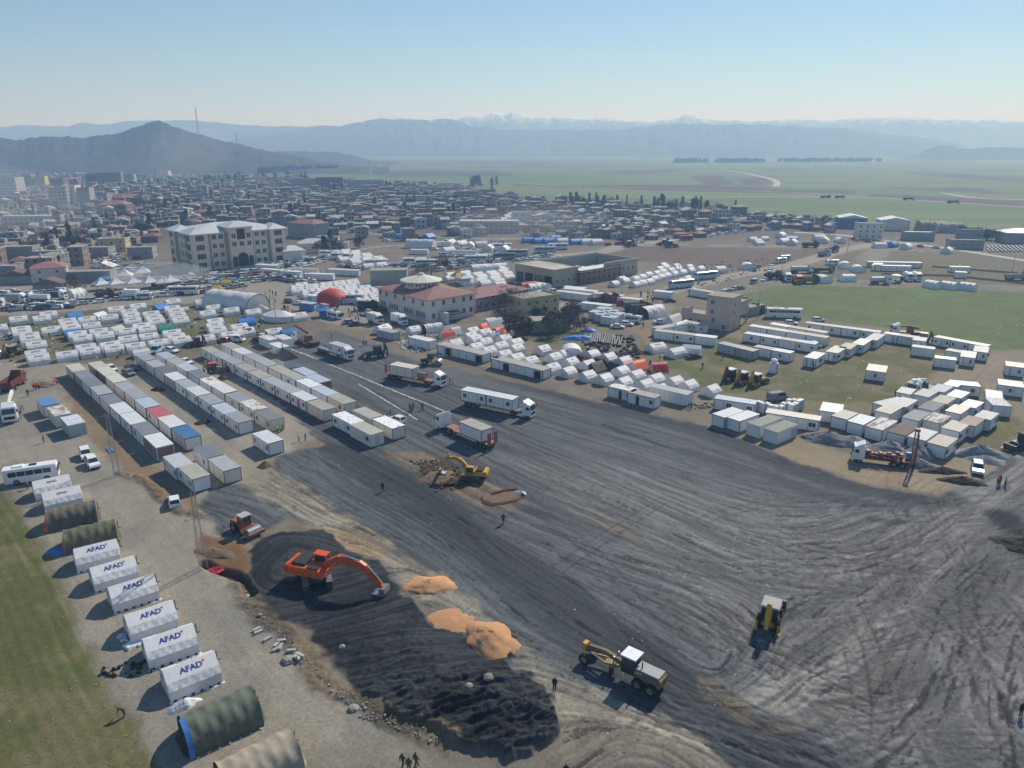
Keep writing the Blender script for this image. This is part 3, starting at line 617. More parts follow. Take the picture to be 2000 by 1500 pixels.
def container(N,ang,lu=LU0,lv=LV0,h=HC,roof='roof_white',wall='white_wall',frame='frame_dark',side='w2',end='',rib=False,label=None,z=0.0,group=None,name='container_cabin',joints=2,vside=''):
 """N is the corner nearest the camera on the ground; the cabin runs lu along heading ang and lv to the right of it.
    side: what the long lu wall that starts at N shows (w windows, d door); vside the same for the wall along lv"""
 u=D2(ang)
 root=thing(name,label or '','container',(N[0],N[1],z),R(ang),group,(lu/LU0,lv/LV0,h/HC))
 # local frame: +x along the heading, the body lies at -y (to the right of the heading)
 hold=lambda nm,me,m,loc,rot=0:ob(nm,me,m,root,loc,rot)
 o=(0,-LV0,0)
 hold('wall',CM['wall'],M_[wall],o);hold('frame',CM['frame'],M_[frame],o)
 hold('roof',CM['roof_ribbed' if rib else 'roof_panel'],M_[roof],o)
 for i in range(1,joints+1):hold('panel_joint',CM['joint'],M_[frame if frame !='frame_white' else 'grey_wall'],(LU0*i/(joints+1),-.045,.2),0)
 def opening(kind,loc,rot):
  if kind=='w':
   wd=hold('window',CM['win'],M_['glass'],loc,rot);ob('window_frame',CM['wframe'],M_['frame_white'],wd)
  else:
   dr=hold('door',CM['door'],M_['dark' if kind=='D' else ('frame_red' if kind=='r' else 'door')],(loc[0],loc[1],.18),rot);ob('handle',CM['handle'],M_['metal_dark'],dr)
 n_=len(side)
 for i,k in enumerate(side):
  if k !='.':opening(k,(LU0*(i+.5)/n_,-.035,1.45),PI)
 n_=len(vside)
 for i,k in enumerate(vside):
  if k !='.':opening(k,(.035,-LV0*(i+.5)/n_,1.45),-PI/2)
 CONTS.append(root);return root
def crow(p_far,p_near,n,roofs,title,z0=2.5,lv=3.05,ang=None,gap=.38,**kw):
 """a row of n cabins whose near-side roof edge runs between two surveyed corners; roofs: list of (roof, ribbed, extras)"""
 a=np.array(G(*p_far,z0));b=np.array(G(*p_near,z0));d=a-b;L=np.linalg.norm(d);u=d/L;an=math.degrees(math.atan2(u[1],u[0]))
 p=L/n
 for i in range(n):
  r=roofs[n-1-i];ex=dict(kw)
  if len(r)>2:ex.update(r[2])
  N=b+u*p*i
  desc=ex.pop('desc',r[0].replace('roof_','').replace('lightblue','pale blue').replace('dark','dark grey').replace('patchy','patchy white').replace('rusty','rust-streaked'))
  lab='%s-roofed cabin, %s from the near end of the %s'%(desc,onth(i+1),title)
  container(N,an+rnd.uniform(-.5,.5),p-gap,lv,2.55+rnd.uniform(-.08,.08),r[0],rib=r[1],label=lab,group='container cabins in the '+title,**ex)
W_='white_wall';CR='cream_wall'
# first double row on the left
crow((127,713),(306-1,899-23),9,[('roof_cream',0,dict(side='..',wall=CR)),('roof_grey',1,dict(side='..',wall='grey_wall')),('roof_grey',1,dict(side='.')),('roof_grey',0,dict(side='.')),('roof_dark',0,dict(side='.')),('roof_white',0,dict(side='..')),('roof_white',0,dict(side='.w.',wall=W_)),('roof_grey',1,dict(side='.w')),('roof_white',0,dict(wall='brown_wall',frame='frame_white',side='w.'))],'outermost left row')
crow((170.5,708.5),(360,885-27),9,[('roof_cream',0,dict(side='',wall='brown_wall')),('roof_cream',0,dict(side='',wall='brown_wall')),('roof_cream',0,dict(side='',wall=CR)),('roof_grey',0,dict(side='',wall=CR)),('roof_grey',0,dict(side='',wall=CR)),('roof_lightblue',0,dict(side='')),('roof_red',0,dict(side='.w',desc='red')),('roof_white',0,dict(side='')),('roof_blue',1,dict(side='.',desc='blue'))],'second row from the left')
def one(px,py,lab,roof='roof_white',ang=132,lu=7.2,lv=3.0,rib=False,z=0,**kw):
 g=G(px,py,z);container(g,ang,lu,lv,kw.pop('h',2.55),roof,rib=rib,label=lab,z=z,**kw)
 # four loose cabins at the end of the double row
one(379,964,'cream-ribbed cabin with dark edges, nearest the small white car parked off the left rows','roof_cream',rib=True,side='w.w',lu=6.8)
one(349-2,941,'white-ribbed cabin right behind the cream-ribbed nearest one','roof_white',rib=True,side='w..w',lu=6.6)
one(439.5,947.5,'plain grey-roofed cabin with dark edges, near right of the group of four','roof_grey',wall=CR,side='',lu=6.8)
one(407,921.5,'grey-ribbed white cabin behind the plain grey-roofed one, group of four','roof_grey',rib=True,side='w.',lu=6.6,frame='frame_white')
one(526,891.5,'white-roofed cabin standing alone between the rows, workers in yellow to its right','roof_white',side='w..w',lu=6.9)
# second double row
crow((264,694),(465,852.5-25),9,[('roof_grey',0,dict(side='')),('roof_grey',0,dict(side='')),('roof_dark',0,dict(side='')),('roof_white',0,dict(side='',wall='grey_wall')),('roof_grey',0,dict(side='w.')),('roof_white',0,dict(side='w.w')),('roof_grey',0,dict(side='w.w')),('roof_lightblue',0,dict(side='w.w')),('roof_grey',0,dict(side='w.w',frame='frame_red'))],'third row from the left')
crow((303,690),(527,847-25),9,[('roof_lightblue',0,dict(side='')),('roof_tan',0,dict(side='',wall=CR)),('roof_lightblue',0,dict(side='')),('roof_dark',0,dict(side='')),('roof_rusty',0,dict(side='')),('roof_white',0,dict(side='',wall=CR)),('roof_grey',0,dict(side='w',wall=CR)),('roof_rusty',0,dict(side='w.w',wall=CR)),('roof_grey',1,dict(side='w.w',wall=CR,frame='frame_orange'))],'fourth row from the left')
# third double row
crow((390,679),(631,825-23),9,[('roof_tan',0,dict(side='w')),('roof_grey',0,dict(side='w')),('roof_grey',0,dict(side='.w')),('roof_tan',0,dict(side='w.w')),('roof_tan',0,dict(side='w.w')),('roof_grey',0,dict(side='w.w')),('roof_grey',0,dict(side='w.w')),('roof_white',0,dict(side='wrw')),('roof_tan',0,dict(side='',wall=CR,frame='frame_orange'))],'fifth row from the left')
crow((430,671),(671.5,812-22),9,[('roof_tan',0,dict(side='')),('roof_white',0,dict(side='')),('roof_grey',0,dict(side='')),('roof_grey',0,dict(side='')),('roof_tan',0,dict(side='')),('roof_cream',1,dict(side='w')),('roof_patchy',0,dict(side='')),('roof_lightblue',0,dict(side='')),('roof_tan',0,dict(side='w.',wall=CR,frame='frame_orange'))],'sixth row from the left')
one(626,768,'rust-brown cabin with pale blue roof, nearer of two beside the white ground lines','roof_lightblue',wall='rust_wall',frame='rust_wall',side='',lu=7.2)
one(599,753,'rust-brown cabin with pale blue roof, farther of two beside the white ground lines','roof_lightblue',wall='rust_wall',frame='rust_wall',side='',lu=7.0)
one(687,852,'patchy white-roofed cabin with two windows at the near end of the inner rows','roof_patchy',side='w.w',lu=7.6)
one(724.5,874,'cabin with half cream, half grey roof nearest the camera at the yard edge','roof_cream',rib=True,side='w..',lu=7.6,wall=CR,frame='frame_white',vside='.d.')
one(727,842,'plain grey-roofed windowless cabin behind the patchy white ones','roof_tan',side='',lu=7.4,wall='grey_wall',frame='frame_white')
one(767.5,861,'white cabin with black edges and snow-patched roof by the yard','roof_patchy',side='',lu=7.6,wall=CR)
one(547,697.5,'pale-roofed cabin with workers in yellow vests at its wall','roof_white',side='w.w',lu=6.6)
one(526,682,'rust-roofed cabin at the far end of the inner rows','roof_rusty',side='',lu=6.8)
one(556,681,'white sheeted cabin beside the rusty crane lorry','roof_white',side='',lu=6.6,frame='frame_white')
# three by the sewer works on the far left
one(137,855,'grey cabin with stripped ribbed roof, nearest of the left trio','roof_patchy',rib=True,wall='grey_wall',frame='grey_wall',side='',lu=6.2,lv=3.1)
one(111,836,'white cabin with rust-streaked roof in the middle of the left trio','roof_rusty',wall=CR,side='',frame='frame_white',lu=7.0)
one(87,816,'blue tarpaulin-roofed cabin, farthest of the left trio','roof_blue',wall=CR,side='',frame='frame_blue',lu=6.4)
# long service cabins along the far side of the yard
YA=140
one(942,711,'long grey service cabin with two doors beside the water tank','roof_tan',ang=YA,lu=17,lv=3.4,side='D...D.',joints=5,h=2.5)
one(1060,743,'long grey service cabin with two doors right of the water tank','roof_tan',ang=YA,lu=17,lv=3.4,side='D..D.',joints=5,h=2.5)
one(838,684,'short white cabin in the smoke of the cooking fire','roof_white',ang=YA,lu=8.5,side='',h=2.5)
one(767,666,'short grey cabin at the kerb below the white box vans','roof_grey',ang=YA,lu=7.0,side='',h=2.4,wall='grey_wall')
one(1235,787,'cabin with rust-striped roof and dark door by the round-roofed tents','roof_rusty',ang=YA,lu=6.6,side='wD.',h=2.6)
one(1277,800,'blue-edged cabin with dark door and orange notice at the yard edge','roof_tan',ang=YA,lu=6.8,side='w.D.',frame='frame_blue',h=2.6)
one(1340,794,'long white washroom cabin with a row of small vents behind the blue-edged cabin','roof_grey',ang=YA,lu=9.5,side='.',frame='frame_white',h=2.7,joints=6)
# cabins on lorries
# right-hand stock of cabins: nearest corner, short wall to the left, long wall to the right
def rt(px,py,lab,roof='roof_white',wl=3.0,ll=6.8,ang=133,**kw):
 kw.setdefault('side','');kw.setdefault('joints',0)
 one(px,py,lab,roof,ang=ang,lu=wl,lv=ll,**kw)
rt(1413,838.5,'white cabin, leftmost of the four standing side by side at the yard edge',ang=128,vside='.w.',ll=6.6)
rt(1442.5,846,'white cabin, second from the left of the four side by side',ang=128,ll=6.8)
rt(1482,857,'cream-roofed white cabin, third of the four side by side, with a round vent','roof_cream',ang=128,wl=3.0,ll=7.6,rib=True,frame='frame_white')
rt(1516,869,'cream-roofed white cabin, last of the four side by side, with its door open','roof_cream',ang=128,wl=3.0,ll=7.0,rib=True,frame='frame_white',vside='..d')
one(1598,845,'long white cabin with two pairs of windows behind the four side by side','roof_cream',ang=152,lu=10.5,lv=3.0,side='w..w',joints=4)
one(1472,812,'long grey-roofed cabin with two pairs of windows near the portable toilets','roof_lightblue',ang=152,lu=8.6,lv=3.0,side='w.w.',joints=3)
RS=[(1844,899,'nearest of the right-hand stock, beside the grey gravel heaps','roof_cream',1,3.3,6.0),(1803.5,886,'left of the nearest one in the right-hand stock','roof_white',1,3.2,6.5),(1870,868,'right side of the stock behind the nearest one','roof_cream',1,3.3,6.0),(1764,876,'with brownish roof behind the drilling mast','roof_brown',1,3.3,6.5),(1720,865,'with red-edged ribbed roof left of the drilling mast','roof_rusty',1,3.3,7.4),(1683,854,'with half blue roof beside the gravel heap','roof_lightblue',0,3.2,6.0),(1651,843,'with rust-stained cream roof left of the stock','roof_tan',0,3.2,5.4),(1832,851,'with brown-striped roof amid the stock','roof_rusty',1,3.2,6.0),(1900,857,'brown-roofed, last on the right flank but one','roof_brown',0,3.0,6.0),(1930,844,'white-ribbed at the right flank of the stock','roof_white',1,3.0,5.6),(1790,846,'grey-ribbed in the middle of the stock','roof_grey',1,3.2,6.6),(1736,822+10,'tan-roofed in the second rank of the stock','roof_tan',0,3.2,6.6),(1820,826,'dark grey ribbed in the middle rank of the stock','roof_dark',1,3.2,6.6),(1766,816+2,'grey-roofed, left middle rank of the stock','roof_grey',0,3.2,6.6),(1872,832,'cream-roofed, middle right of the stock','roof_cream',0,3.0,6.0),(1901,820,'white-roofed with a door, right middle of the stock','roof_white',0,3.0,5.5),(1845,812,'cream-ribbed in the upper rank of the stock','roof_cream',1,3.2,6.0),(1873,800,'white-roofed in the upper rank of the stock','roof_white',0,3.0,6.0),(1810,798,'dark roofed with a white scrap, upper left of the stock','roof_dark',0,3.2,6.0),(1840,788,'white-ribbed in the top rank of the stock','roof_white',1,3.2,6.0),(1866,777,'white-roofed at the top of the stock','roof_white',0,3.0,5.0)]
for px,py,t,rf,rb,wl,ll in RS:rt(px,py,'white cabin '+t,rf,wl,ll,rib=bool(rb),h=2.6,vside=rnd.choice(['','','.w','w.w']))
one(1726,816,'grey cabin with a window set askew in front of the crane lorry','roof_grey',ang=118,lu=3.0,lv=8,side='',vside='.w.')
rt(1640,830,'white cabin with light roof standing askew, left of the stock','roof_white',4.2,6.0,ang=152)
one(1955,801+1,'white cabin standing askew at the right corner of the stock','roof_white',ang=150,lu=3.2,lv=6.5,rib=True)
one(1912,776,'white cabin standing askew behind the stock','roof_white',ang=160,lu=5.8,lv=3.6)
one(1972,816,'white cabin with striped roof and a window, far right of the stock','roof_patchy',ang=165,lu=3.6,lv=5,rib=True,vside='.w.',side='')
one(1727,747,'pair-roofed white cabin standing alone on the grass right of the work yard','roof_cream',ang=150,lu=4.4,lv=6.4,vside='',side='w')
one(1775,790+2,'small grey cabin under the crane lorry jib','roof_grey',ang=140,lu=3,lv=5)
one(1998,738,'white cabin cut by the right edge beside the track','roof_cream',ang=150,lu=4,lv=5)
one(1996,778,'white cabin with a window at the right edge, nearer','roof_cream',ang=150,lu=5,lv=5,side='w')
# office courtyards on the grass
def chain(p0,p1,n,desc,roofs,h=2.5,lv=3.0,side='w.w',near=True,**kw):
 a=np.array(G(*p0));b=np.array(G(*p1));d=b-a;L=np.linalg.norm(d);u=d/L;an=math.degrees(math.atan2(u[1],u[0]));p=L/n
 for i in range(n):
  container(a+u*p*i,an,p-.08,lv,h,roofs[i%len(roofs)],label='%s, %s cabin from its near end'%(desc,onth(i+1)),side=side if isinstance(side,str) else side[i%len(side)],group=desc,**kw)
chain((1468.5,704+0),(1400,687),2,'grey-roofed office row left of the pink house',['roof_tan','roof_grey'],side=['.','.'],wall='grey_wall')
chain((1541,708),(1469,694),2,'white office row in the grass below the pink house',['roof_white','roof_tan'],side=['w','.'])
chain((1396,677),(1276,662),3,'windowed office row by the three white tents',['roof_white','roof_tan','roof_tan'],side=['.','w.w','.'])
chain((1372,652),(1330,643),2,'short office row beside the pink house wall',['roof_tan','roof_grey'],side=['w.w','w.w'])
chain((1272,655),(1330,643.5),2,'grey-roofed wing joining the office rows',['roof_grey','roof_grey'],side=['',''],lv=-3.0*-1)
chain((1590,690),(1450,667),4,'long office row with windows in the courtyard',['roof_lightblue','roof_tan','roof_white','roof_white'],side=['w.w','...','w.w','w'])
chain((1612,677),(1460,652),4,'second office row of the courtyard behind',['roof_tan','roof_tan','roof_cream','roof_white'],side=[''])
chain((1610,667),(1500,648),3,'back office row of the courtyard',['roof_tan','roof_tan','roof_white'],side=[''])
chain((1716,664+2),(1570,646),4,'far office row along the green field',['roof_grey','roof_grey','roof_tan','roof_tan'],side=['w.w','w.','w','.w'])
chain((1780,676),(1722,667),2,'office row end by the red crane truck',['roof_tan','roof_cream'],side=['','d.'])
for i,(px,py) in enumerate([(1592,720),(1634,708),(1658,700),(1684,692),(1710,682)]):
 one(px,py,'white cabin, %s of the diagonal row running up to the far office row'%onth(i+1),['roof_white','roof_cream','roof_tan','roof_cream','roof_grey'][i],ang=140,lu=3.2,lv=[7.5,8,7,8,9][i],vside=['.w.','w..','','',''][i])
chain((1822,700),(1777,694),1,'white cabin left of the right courtyard',['roof_grey'],side='')
chain((1865,722),(1822,717),1,'white cabin in front of the right courtyard',['roof_patchy'],side='')
chain((1890,710),(1842,701),1,'tan-roofed cabin in the right courtyard middle',['roof_tan'],side='')
one(1901,718,'white cabin, nearer of two closing the right courtyard','roof_cream',ang=146,lu=3.4,lv=7.2)
one(1926,707,'white cabin, farther of two closing the right courtyard','roof_grey',ang=146,lu=3.4,lv=7)
chain((1924,694),(1820,674),3,'blue-walled office row of the right courtyard',['roof_white','roof_cream','roof_cream'],side=['','w.w','wdw'],wall='white_wall')
one(1805,684,'grey-roofed cabin by the red crane truck','roof_grey',ang=146,lu=3.4,lv=5)
# far rows of cabins behind the damaged hall and around the town edge
FC=[(1140,577,150,9,'left of the white relief stores'),(1163,583,150,14,'with dark frames in the relief yard'),(1150,590,146,14,'nearer pair in the relief yard'),(1215,592,150,12,'with pale roof beyond the fire lorries'),(1250,600,150,8,'behind the small red tent'),(1345,577,40,12,'long white with blue gap by the coaches'),(1310,585,150,7,'on a trailer by the coaches'),(1190,612,150,11,'in the dark relief yard corner')]
for px,py,an,L,t in FC:one(px,py,'white relief cabin '+t,rnd.choice(['roof_white','roof_cream','roof_white']),ang=an,lu=L if an>90 else 3.2,lv=3.2 if an>90 else L,side='',joints=3)
for i,(px,py) in enumerate([(1200,637),(1188,632),(1176,627),(1212,630),(1200,625),(1189,620)]):one(px,py,'pale-roofed cabin, %s of the block of six beside the ambulance'%onth(i+1),'roof_lightblue',ang=150,lu=5,lv=4.2,side='')
one(1780,531,'white windowed cabin row in the fenced far lot, front','roof_white',ang=172,lu=16,lv=3,side='',joints=4)
one(1720,530,'white cabin closing the fenced far lot on the left','roof_cream',ang=150,lu=4,lv=10,side='')
one(1800,524,'white cabin row in the fenced far lot, back','roof_white',ang=172,lu=24,lv=3,side='',joints=6)
one(1895,533,'white cabin alone at the far fence','roof_white',ang=172,lu=8.5,lv=3,side='')
one(1888,544,'white square cabin below the one at the far fence','roof_lightblue',ang=160,lu=4.5,lv=3.5,side='')
FR=[(585,563-20,160,10),(618,538,160,12),(560,540,160,14),(700,540,165,15),(650,548,170,13),(930,500,168,14),(880,482,168,18),(835,498,168,10),(660,470,170,14),(640,478,170,12),(1080,492,170,8),(540,530,160,12)]
FT=['left of the packed tents','behind the packed tents','by the long building entrance','with a red door behind the packed tents','grey-walled behind the packed tents','beside the far bus park','on the rise above the far bus park','near the arched white hangar','beyond the grey villa roofs','under the grey villa','by the far blue tents','under a dark canopy by the entrance']
for (px,py,an,L),t in zip(FR,FT):one(px,py,'white long cabin '+t,rnd.choice(['roof_white','roof_tan','roof_cream']),ang=an,lu=L,lv=3.2,side='',joints=3)
# ------------------------------------------------------------------ tents
def PX(x,y,z=0.0):
 """frame position of a world point (used only to sort things for their descriptions and to keep grids inside surveyed outlines)"""
 c,s=math.cos(PITCH),math.sin(PITCH);dz=z-CAMH
 d=y*c-dz*s;u=y*s+dz*c
 return (1000+FPX*x/d,750-FPX*u/d)
def text_mesh(txt,size,bold=.03):
 cu=bpy.data.curves.new('lettering','FONT');cu.body=txt;cu.size=size;cu.offset=bold;cu.align_x='CENTER';cu.align_y='CENTER';cu.resolution_u=3
 o=bpy.data.objects.new('lettering_curve',cu);COL.objects.link(o)
 me=bpy.data.meshes.new_from_object(o.evaluated_get(bpy.context.evaluated_depsgraph_get()));bpy.data.objects.remove(o);bpy.data.curves.remove(cu)
 me.materials.clear();me.materials.append(None);return me
AFAD=text_mesh('AFAD',.86,.028);AFAD_S=text_mesh('AFAD',.55,.018)
SLP=math.atan2(.39,TWH*.36) if False else math.atan2(.78,3.9/2*.72)
def star_mesh():
 b=MB();P=[(0,0,0)]
 for i in range(16):r=.17 if i%2==0 else .09;P.append((r*math.cos(i*PI/8),r*math.sin(i*PI/8),0))
 b.add(P,[(0,1+i,1+(i+1)%16) for i in range(16)]);return b.mesh('emblem')
STAR=star_mesh()
TL,TW=5.0,3.9
def tent_meshes(seed,n=10,hi=False):
 r=random.Random(seed);L,W=TL,TW
 wall=[(W/2*1.03,0),(W/2*.99,.6),(W/2*.96,1.15)]
 roof=[(W/2*1.02,1.10),(W/2*.87,1.42),(W/2*.72,1.74),(W/2*.36,2.13),(0,2.52)]
 if hi:
  sub=lambda P:[(P[i][0]+(P[i+1][0]-P[i][0])*k/3,P[i][1]+(P[i+1][1]-P[i][1])*k/3) for i in range(len(P)-1) for k in range(3)]+[P[-1]]
  wall,roof=sub(wall),sub(roof)
 ph=[r.uniform(0,6) for _ in range(6)]
 def wr(x,a,z):return .0 if not hi else (.030*math.sin(3.1*x+2.3*z+ph[0])*math.sin(1.7*x-4*z+ph[1])+.018*math.sin(7.3*x+5*z+ph[2])+.014*math.sin(11*x-6.5*z+ph[3]))*(.45 if z<1.72 else .12)
 def loft(prof,both=True):
  b=MB();full=[(-a,z) for a,z in prof]+([(a,z) for a,z in prof[::-1]] if prof[-1][0] else [(a,z) for a,z in prof[-2::-1]])
  m=len(full);P=[]
  for i in range(n):
   x=-L/2+L*i/(n-1)
   for k,(a,z) in enumerate(full):
    sag=0
    up=z>1.7
    q_=wr(x,a,z);rg_=0 if hi else 1;dip=-.06*(1-(2*i/(n-1)-1)**2) if (hi and z>2.2) else 0
    P.append((x+r.gauss(0,.015)*rg_,a*(1+q_*.6)+(r.gauss(0,.03)*rg_ if not up else 0),max(0,z+q_+dip*0+(r.gauss(0,.03)*rg_ if .01<z<1.7 else 0))))
  F=[(i*m+k,(i+1)*m+k,(i+1)*m+k+1,i*m+k+1) for i in range(n-1) for k in range(m-1)]
  b.add(P,F);return b,P,m
 bw=MB();b1,P,m=loft(wall)
 h=m//2
 bw.add(b1.v,[f for f in b1.f if (f[0]%m) !=h-1])
 prof=wall+roof[1:]
 end=[(-a,z) for a,z in prof]+[(a,z) for a,z in prof[-2::-1]]
 for sx in (-1,1):
  pts=[(sx*(L/2-.01),a*.985,z*.99) for a,z in end];o=[(sx*(L/2+.12),0,1.0)]
  k=len(pts);fs=[(i,i+1,k) if sx>0 else (i+1,i,k) for i in range(k-1)]+[((k-1,0,k) if sx>0 else (0,k-1,k))]
  bw.add(pts+o,fs)
 br,_,_=loft(roof)
 if not hi:return bw.mesh('wall'),br.mesh('roof')
 o1,o2=bw.mesh('wall',True),br.mesh('roof',True);o1.set_sharp_from_angle(angle=R(16));o2.set_sharp_from_angle(angle=R(16));return o1,o2
TENT=[tent_meshes(s) for s in range(4)];TENT_HI=[tent_meshes(s+20,40,True) for s in range(4)]
ROPE=MB().cyl((0,0,1.25),(0,-1.3,.02),.012,n=4).mesh('guy_rope')
b=MB();rr_=random.Random(5)
for i in range(24):
 x=-2.6+i*.22;b.add([(x,-1.98,.03),(x+.22,-1.98,.03),(x+.22,-2.25-rr_.uniform(-.08,.15),.015),(x,-2.25-rr_.uniform(-.08,.15),.015)],[(0,3,2,1)])
GSK=b.mesh('ground_skirt')
b=MB();b.b2((-.03,-.025,.05),(.02,.025,1.9));SEAM=b.mesh('door_seam')
BAG=MB().box((0,0,.06),(.36,.24,.13),top=.8).mesh('weight_bag')
b=MB();b.cyl((0,0,0),(0,0,1.2),.06,n=6);b.cyl((0,0,.05),(.35,0,.05),.06,n=6);PIPE=b.mesh('stove_pipe')
b=MB();b.prism([(-.62,0),(.62,0),(.5,1.6),(-.5,1.6)],-.02,.02);FLAP=b.mesh('door_flap')
TENTS=[]
def tent(p,ang=37,zone='left',letter='AFAD',near=False,wallm='tent_white',roofm='tent_roof',z=2.2,base='white ridge tent',sc_=1.0,world=False,seam=True):
 g=p if world else G(p[0],p[1],z)
 root=thing('ridge_tent',base,'tent',(g[0],g[1],0),R(ang+rnd.uniform(-2.5,2.5)),None,sc_)
 w_,r_=(TENT_HI if near or zone=='near' else TENT)[rnd.randrange(4)]
 ob('wall',w_,M_[wallm],root);ob('roof',r_,M_[roofm],root)
 if letter:
  t=ob('lettering',AFAD if letter=='AFAD' else AFAD_S,M_['ink_blue' if near else 'ink_dark'],root,(0,-.74,2.52-.74*math.tan(SLP)+.022),(SLP,0,0))
  if near:ob('emblem',STAR,M_['ink_red'],root,(1.22,-.46,2.52-.46*math.tan(SLP)+.022),(SLP,0,0))
 if seam:ob('door_seam',SEAM,M_['tent_grey'],root,(-TL/2-.11,0,0))
 if near:
  for x in (-2.3,0,2.3):ob('guy_rope',ROPE,M_['frame_white'],root,(x,-1.85,0))
  ob('ground_skirt',GSK,M_['tent_white'],root);ob('door_flap',FLAP,M_['tent_grey'],root,(-TL/2-.12,.5,.1),PI/2)
  for i in range(6):ob('weight_bag',BAG,M_['dark'],root,(-2.1+i*.84,-2.08,0),.4*i)
  ob('stove_pipe',PIPE,M_['metal_dark'],root,(TL/2+.35,.9,.6),0)
  t2=ob('lettering',AFAD,M_['ink_blue'],root,(0,.74,2.52-.74*math.tan(SLP)+.022),(SLP,0,PI))
 root['zone']=zone;TENTS.append(root);return root
def label_rows(items,zone,what,ang,pitch,group):
 """say which one: rows counted from the camera across the camp's own heading, then from the left within the row"""
 v=D2(ang+90);d={}
 for o in items:d.setdefault(round((o.location.x*v[0]+o.location.y*v[1])/pitch),[]).append(o)
 for i,k in enumerate(sorted(d)):
  row=sorted(d[k],key=lambda o:PX(o.location.x,o.location.y)[0])
  for j,o in enumerate(row):
   q=o.get('adj','')
   o['label']='%s, %s from left in %s row of %s'%((q+' '+what).strip(),onth(j+1),onth(i+1),zone);o['group']=group
def zpts(off,s,L):return [(off[0]+x/s,off[1]+y/s) for x,y in L]
S7=7.6923
CAMP=zpts((0,580),S7,[(270,300),(720,230),(620,290),(-40,430),(310,455),(325,497),(1005,335),(1035,387),(1070,435),(1300,305),(1370,395),(760,460),(1155,527),(1230,585),(1480,485),(1560,540),(435,548),(450,600),(540,682),(530,810),(570,880),(995,828),(1285,722),(1345,778),(1645,685),(1710,740),(1640,275),(1735,155)])
CAMP+=zpts((240,560),S7,[(220,265),(85,350),(120,405),(140,480),(420,380),(460,440),(495,490),(270,560),(350,605),(60,635),(65,750),(380,710),(180,855),(525,805),(730,660),(790,720),(870,765),(745,195),(735,298),(790,345),(820,405),(855,470),(1185,200),(1355,285),(1555,185),(1785,205),(1265,368),(1625,325),(1915,275),(1950,350),(1375,490),(1370,555),(1415,620),(1235,740),(1595,690),(1835,630),(1740,570)])
CAMP+=zpts((460,560),S7,[(945,400),(565,640)])
it=[tent(p,37,'left camp') for p in CAMP]
label_rows(it,'big left camp','white lettered tent',37,4.6,'white lettered tents of the left camp')
for p,a,m,lab in ((zpts((240,560),S7,[(265,930)])[0],37,'tent_roof','low white tent in front of the left camp, no lettering'),(zpts((0,580),S7,[(1740,430)])[0],75,'tent_grey','greyish tent turned end-on amid the left camp'),(zpts((0,580),S7,[(1480,225)])[0],70,'tent_roof','sagging white tent beside blue tarpaulins in the left camp')):
 t=tent(p,a,'odd',None,roofm=m,sc_=.85);t['label']=lab
for p,a,m,lab,s in ((zpts((0,580),S7,[(1090,495)])[0],37,'tarp_blue','blue tarpaulin tent squeezed between white tents of the left camp',.92),(zpts((0,580),S7,[(1110,240)])[0],50,'tarp_blue','crumpled blue tarpaulin shelter at the far left of the camp',.9),(zpts((0,580),S7,[(1330,268)])[0],50,'tarp_blue','small blue tarpaulin scrap shelter beside the crumpled one',.6),(zpts((240,560),S7,[(560,265)])[0],60,'tarp_blue','rounded blue shelter at the back of the left camp',.9),(zpts((240,560),S7,[(1850,480)])[0],37,'tarp_blue','bright blue two-slope shelter at the right side of the left camp',1.0),(zpts((460,560),S7,[(800,640)])[0],37,'tarp_blue','blue tarpaulin shelter beside the crane lorry',.95),(zpts((240,560),S7,[(640,575)])[0],37,'tarp_green','green tent with white half roof in the left camp',.9),(zpts((460,560),S7,[(900,660)])[0],37,'tent_roof','low white roof beside the blue shelter and crane lorry',.6),(zpts((240,560),S7,[(900,285)])[0],37,'tent_grey','draped pale tarpaulin beside a lettered tent at the back of the left camp',.7)):
 t=tent(p,a,'odd',None,wallm=m,roofm=m,sc_=s,seam=False);t['label']=lab;t.name='tarpaulin_shelter';t['category']='shelter'
 # nine big tents along the track, bottom left
NEAR=[(100,940),(120,962),(187,1070),(220,1105),(257,1142),(292,1196),(330,1243),(370,1300)]
for i,(p,lab) in enumerate(zip(NEAR,['white tent with a small round mark beside the white coach','white tent with a small round mark, second from the white coach','white blue-lettered tent next to the olive arched tents','white blue-lettered tent, second below the olive arched tents','white blue-lettered tent, third below the olive arched tents','white blue-lettered tent with plastic sheets heaped at its door','white blue-lettered tent with clothes and boxes strewn at its door','white blue-lettered tent right above the big green arched tent'])):
 t=tent(p,35,'near','AFAD_S' if i<2 else 'AFAD',near=i>=2,z=2.0);t['label']=lab;t['group']='big lettered tents along the track'
 t.scale=(1.06,1.06,1.06)
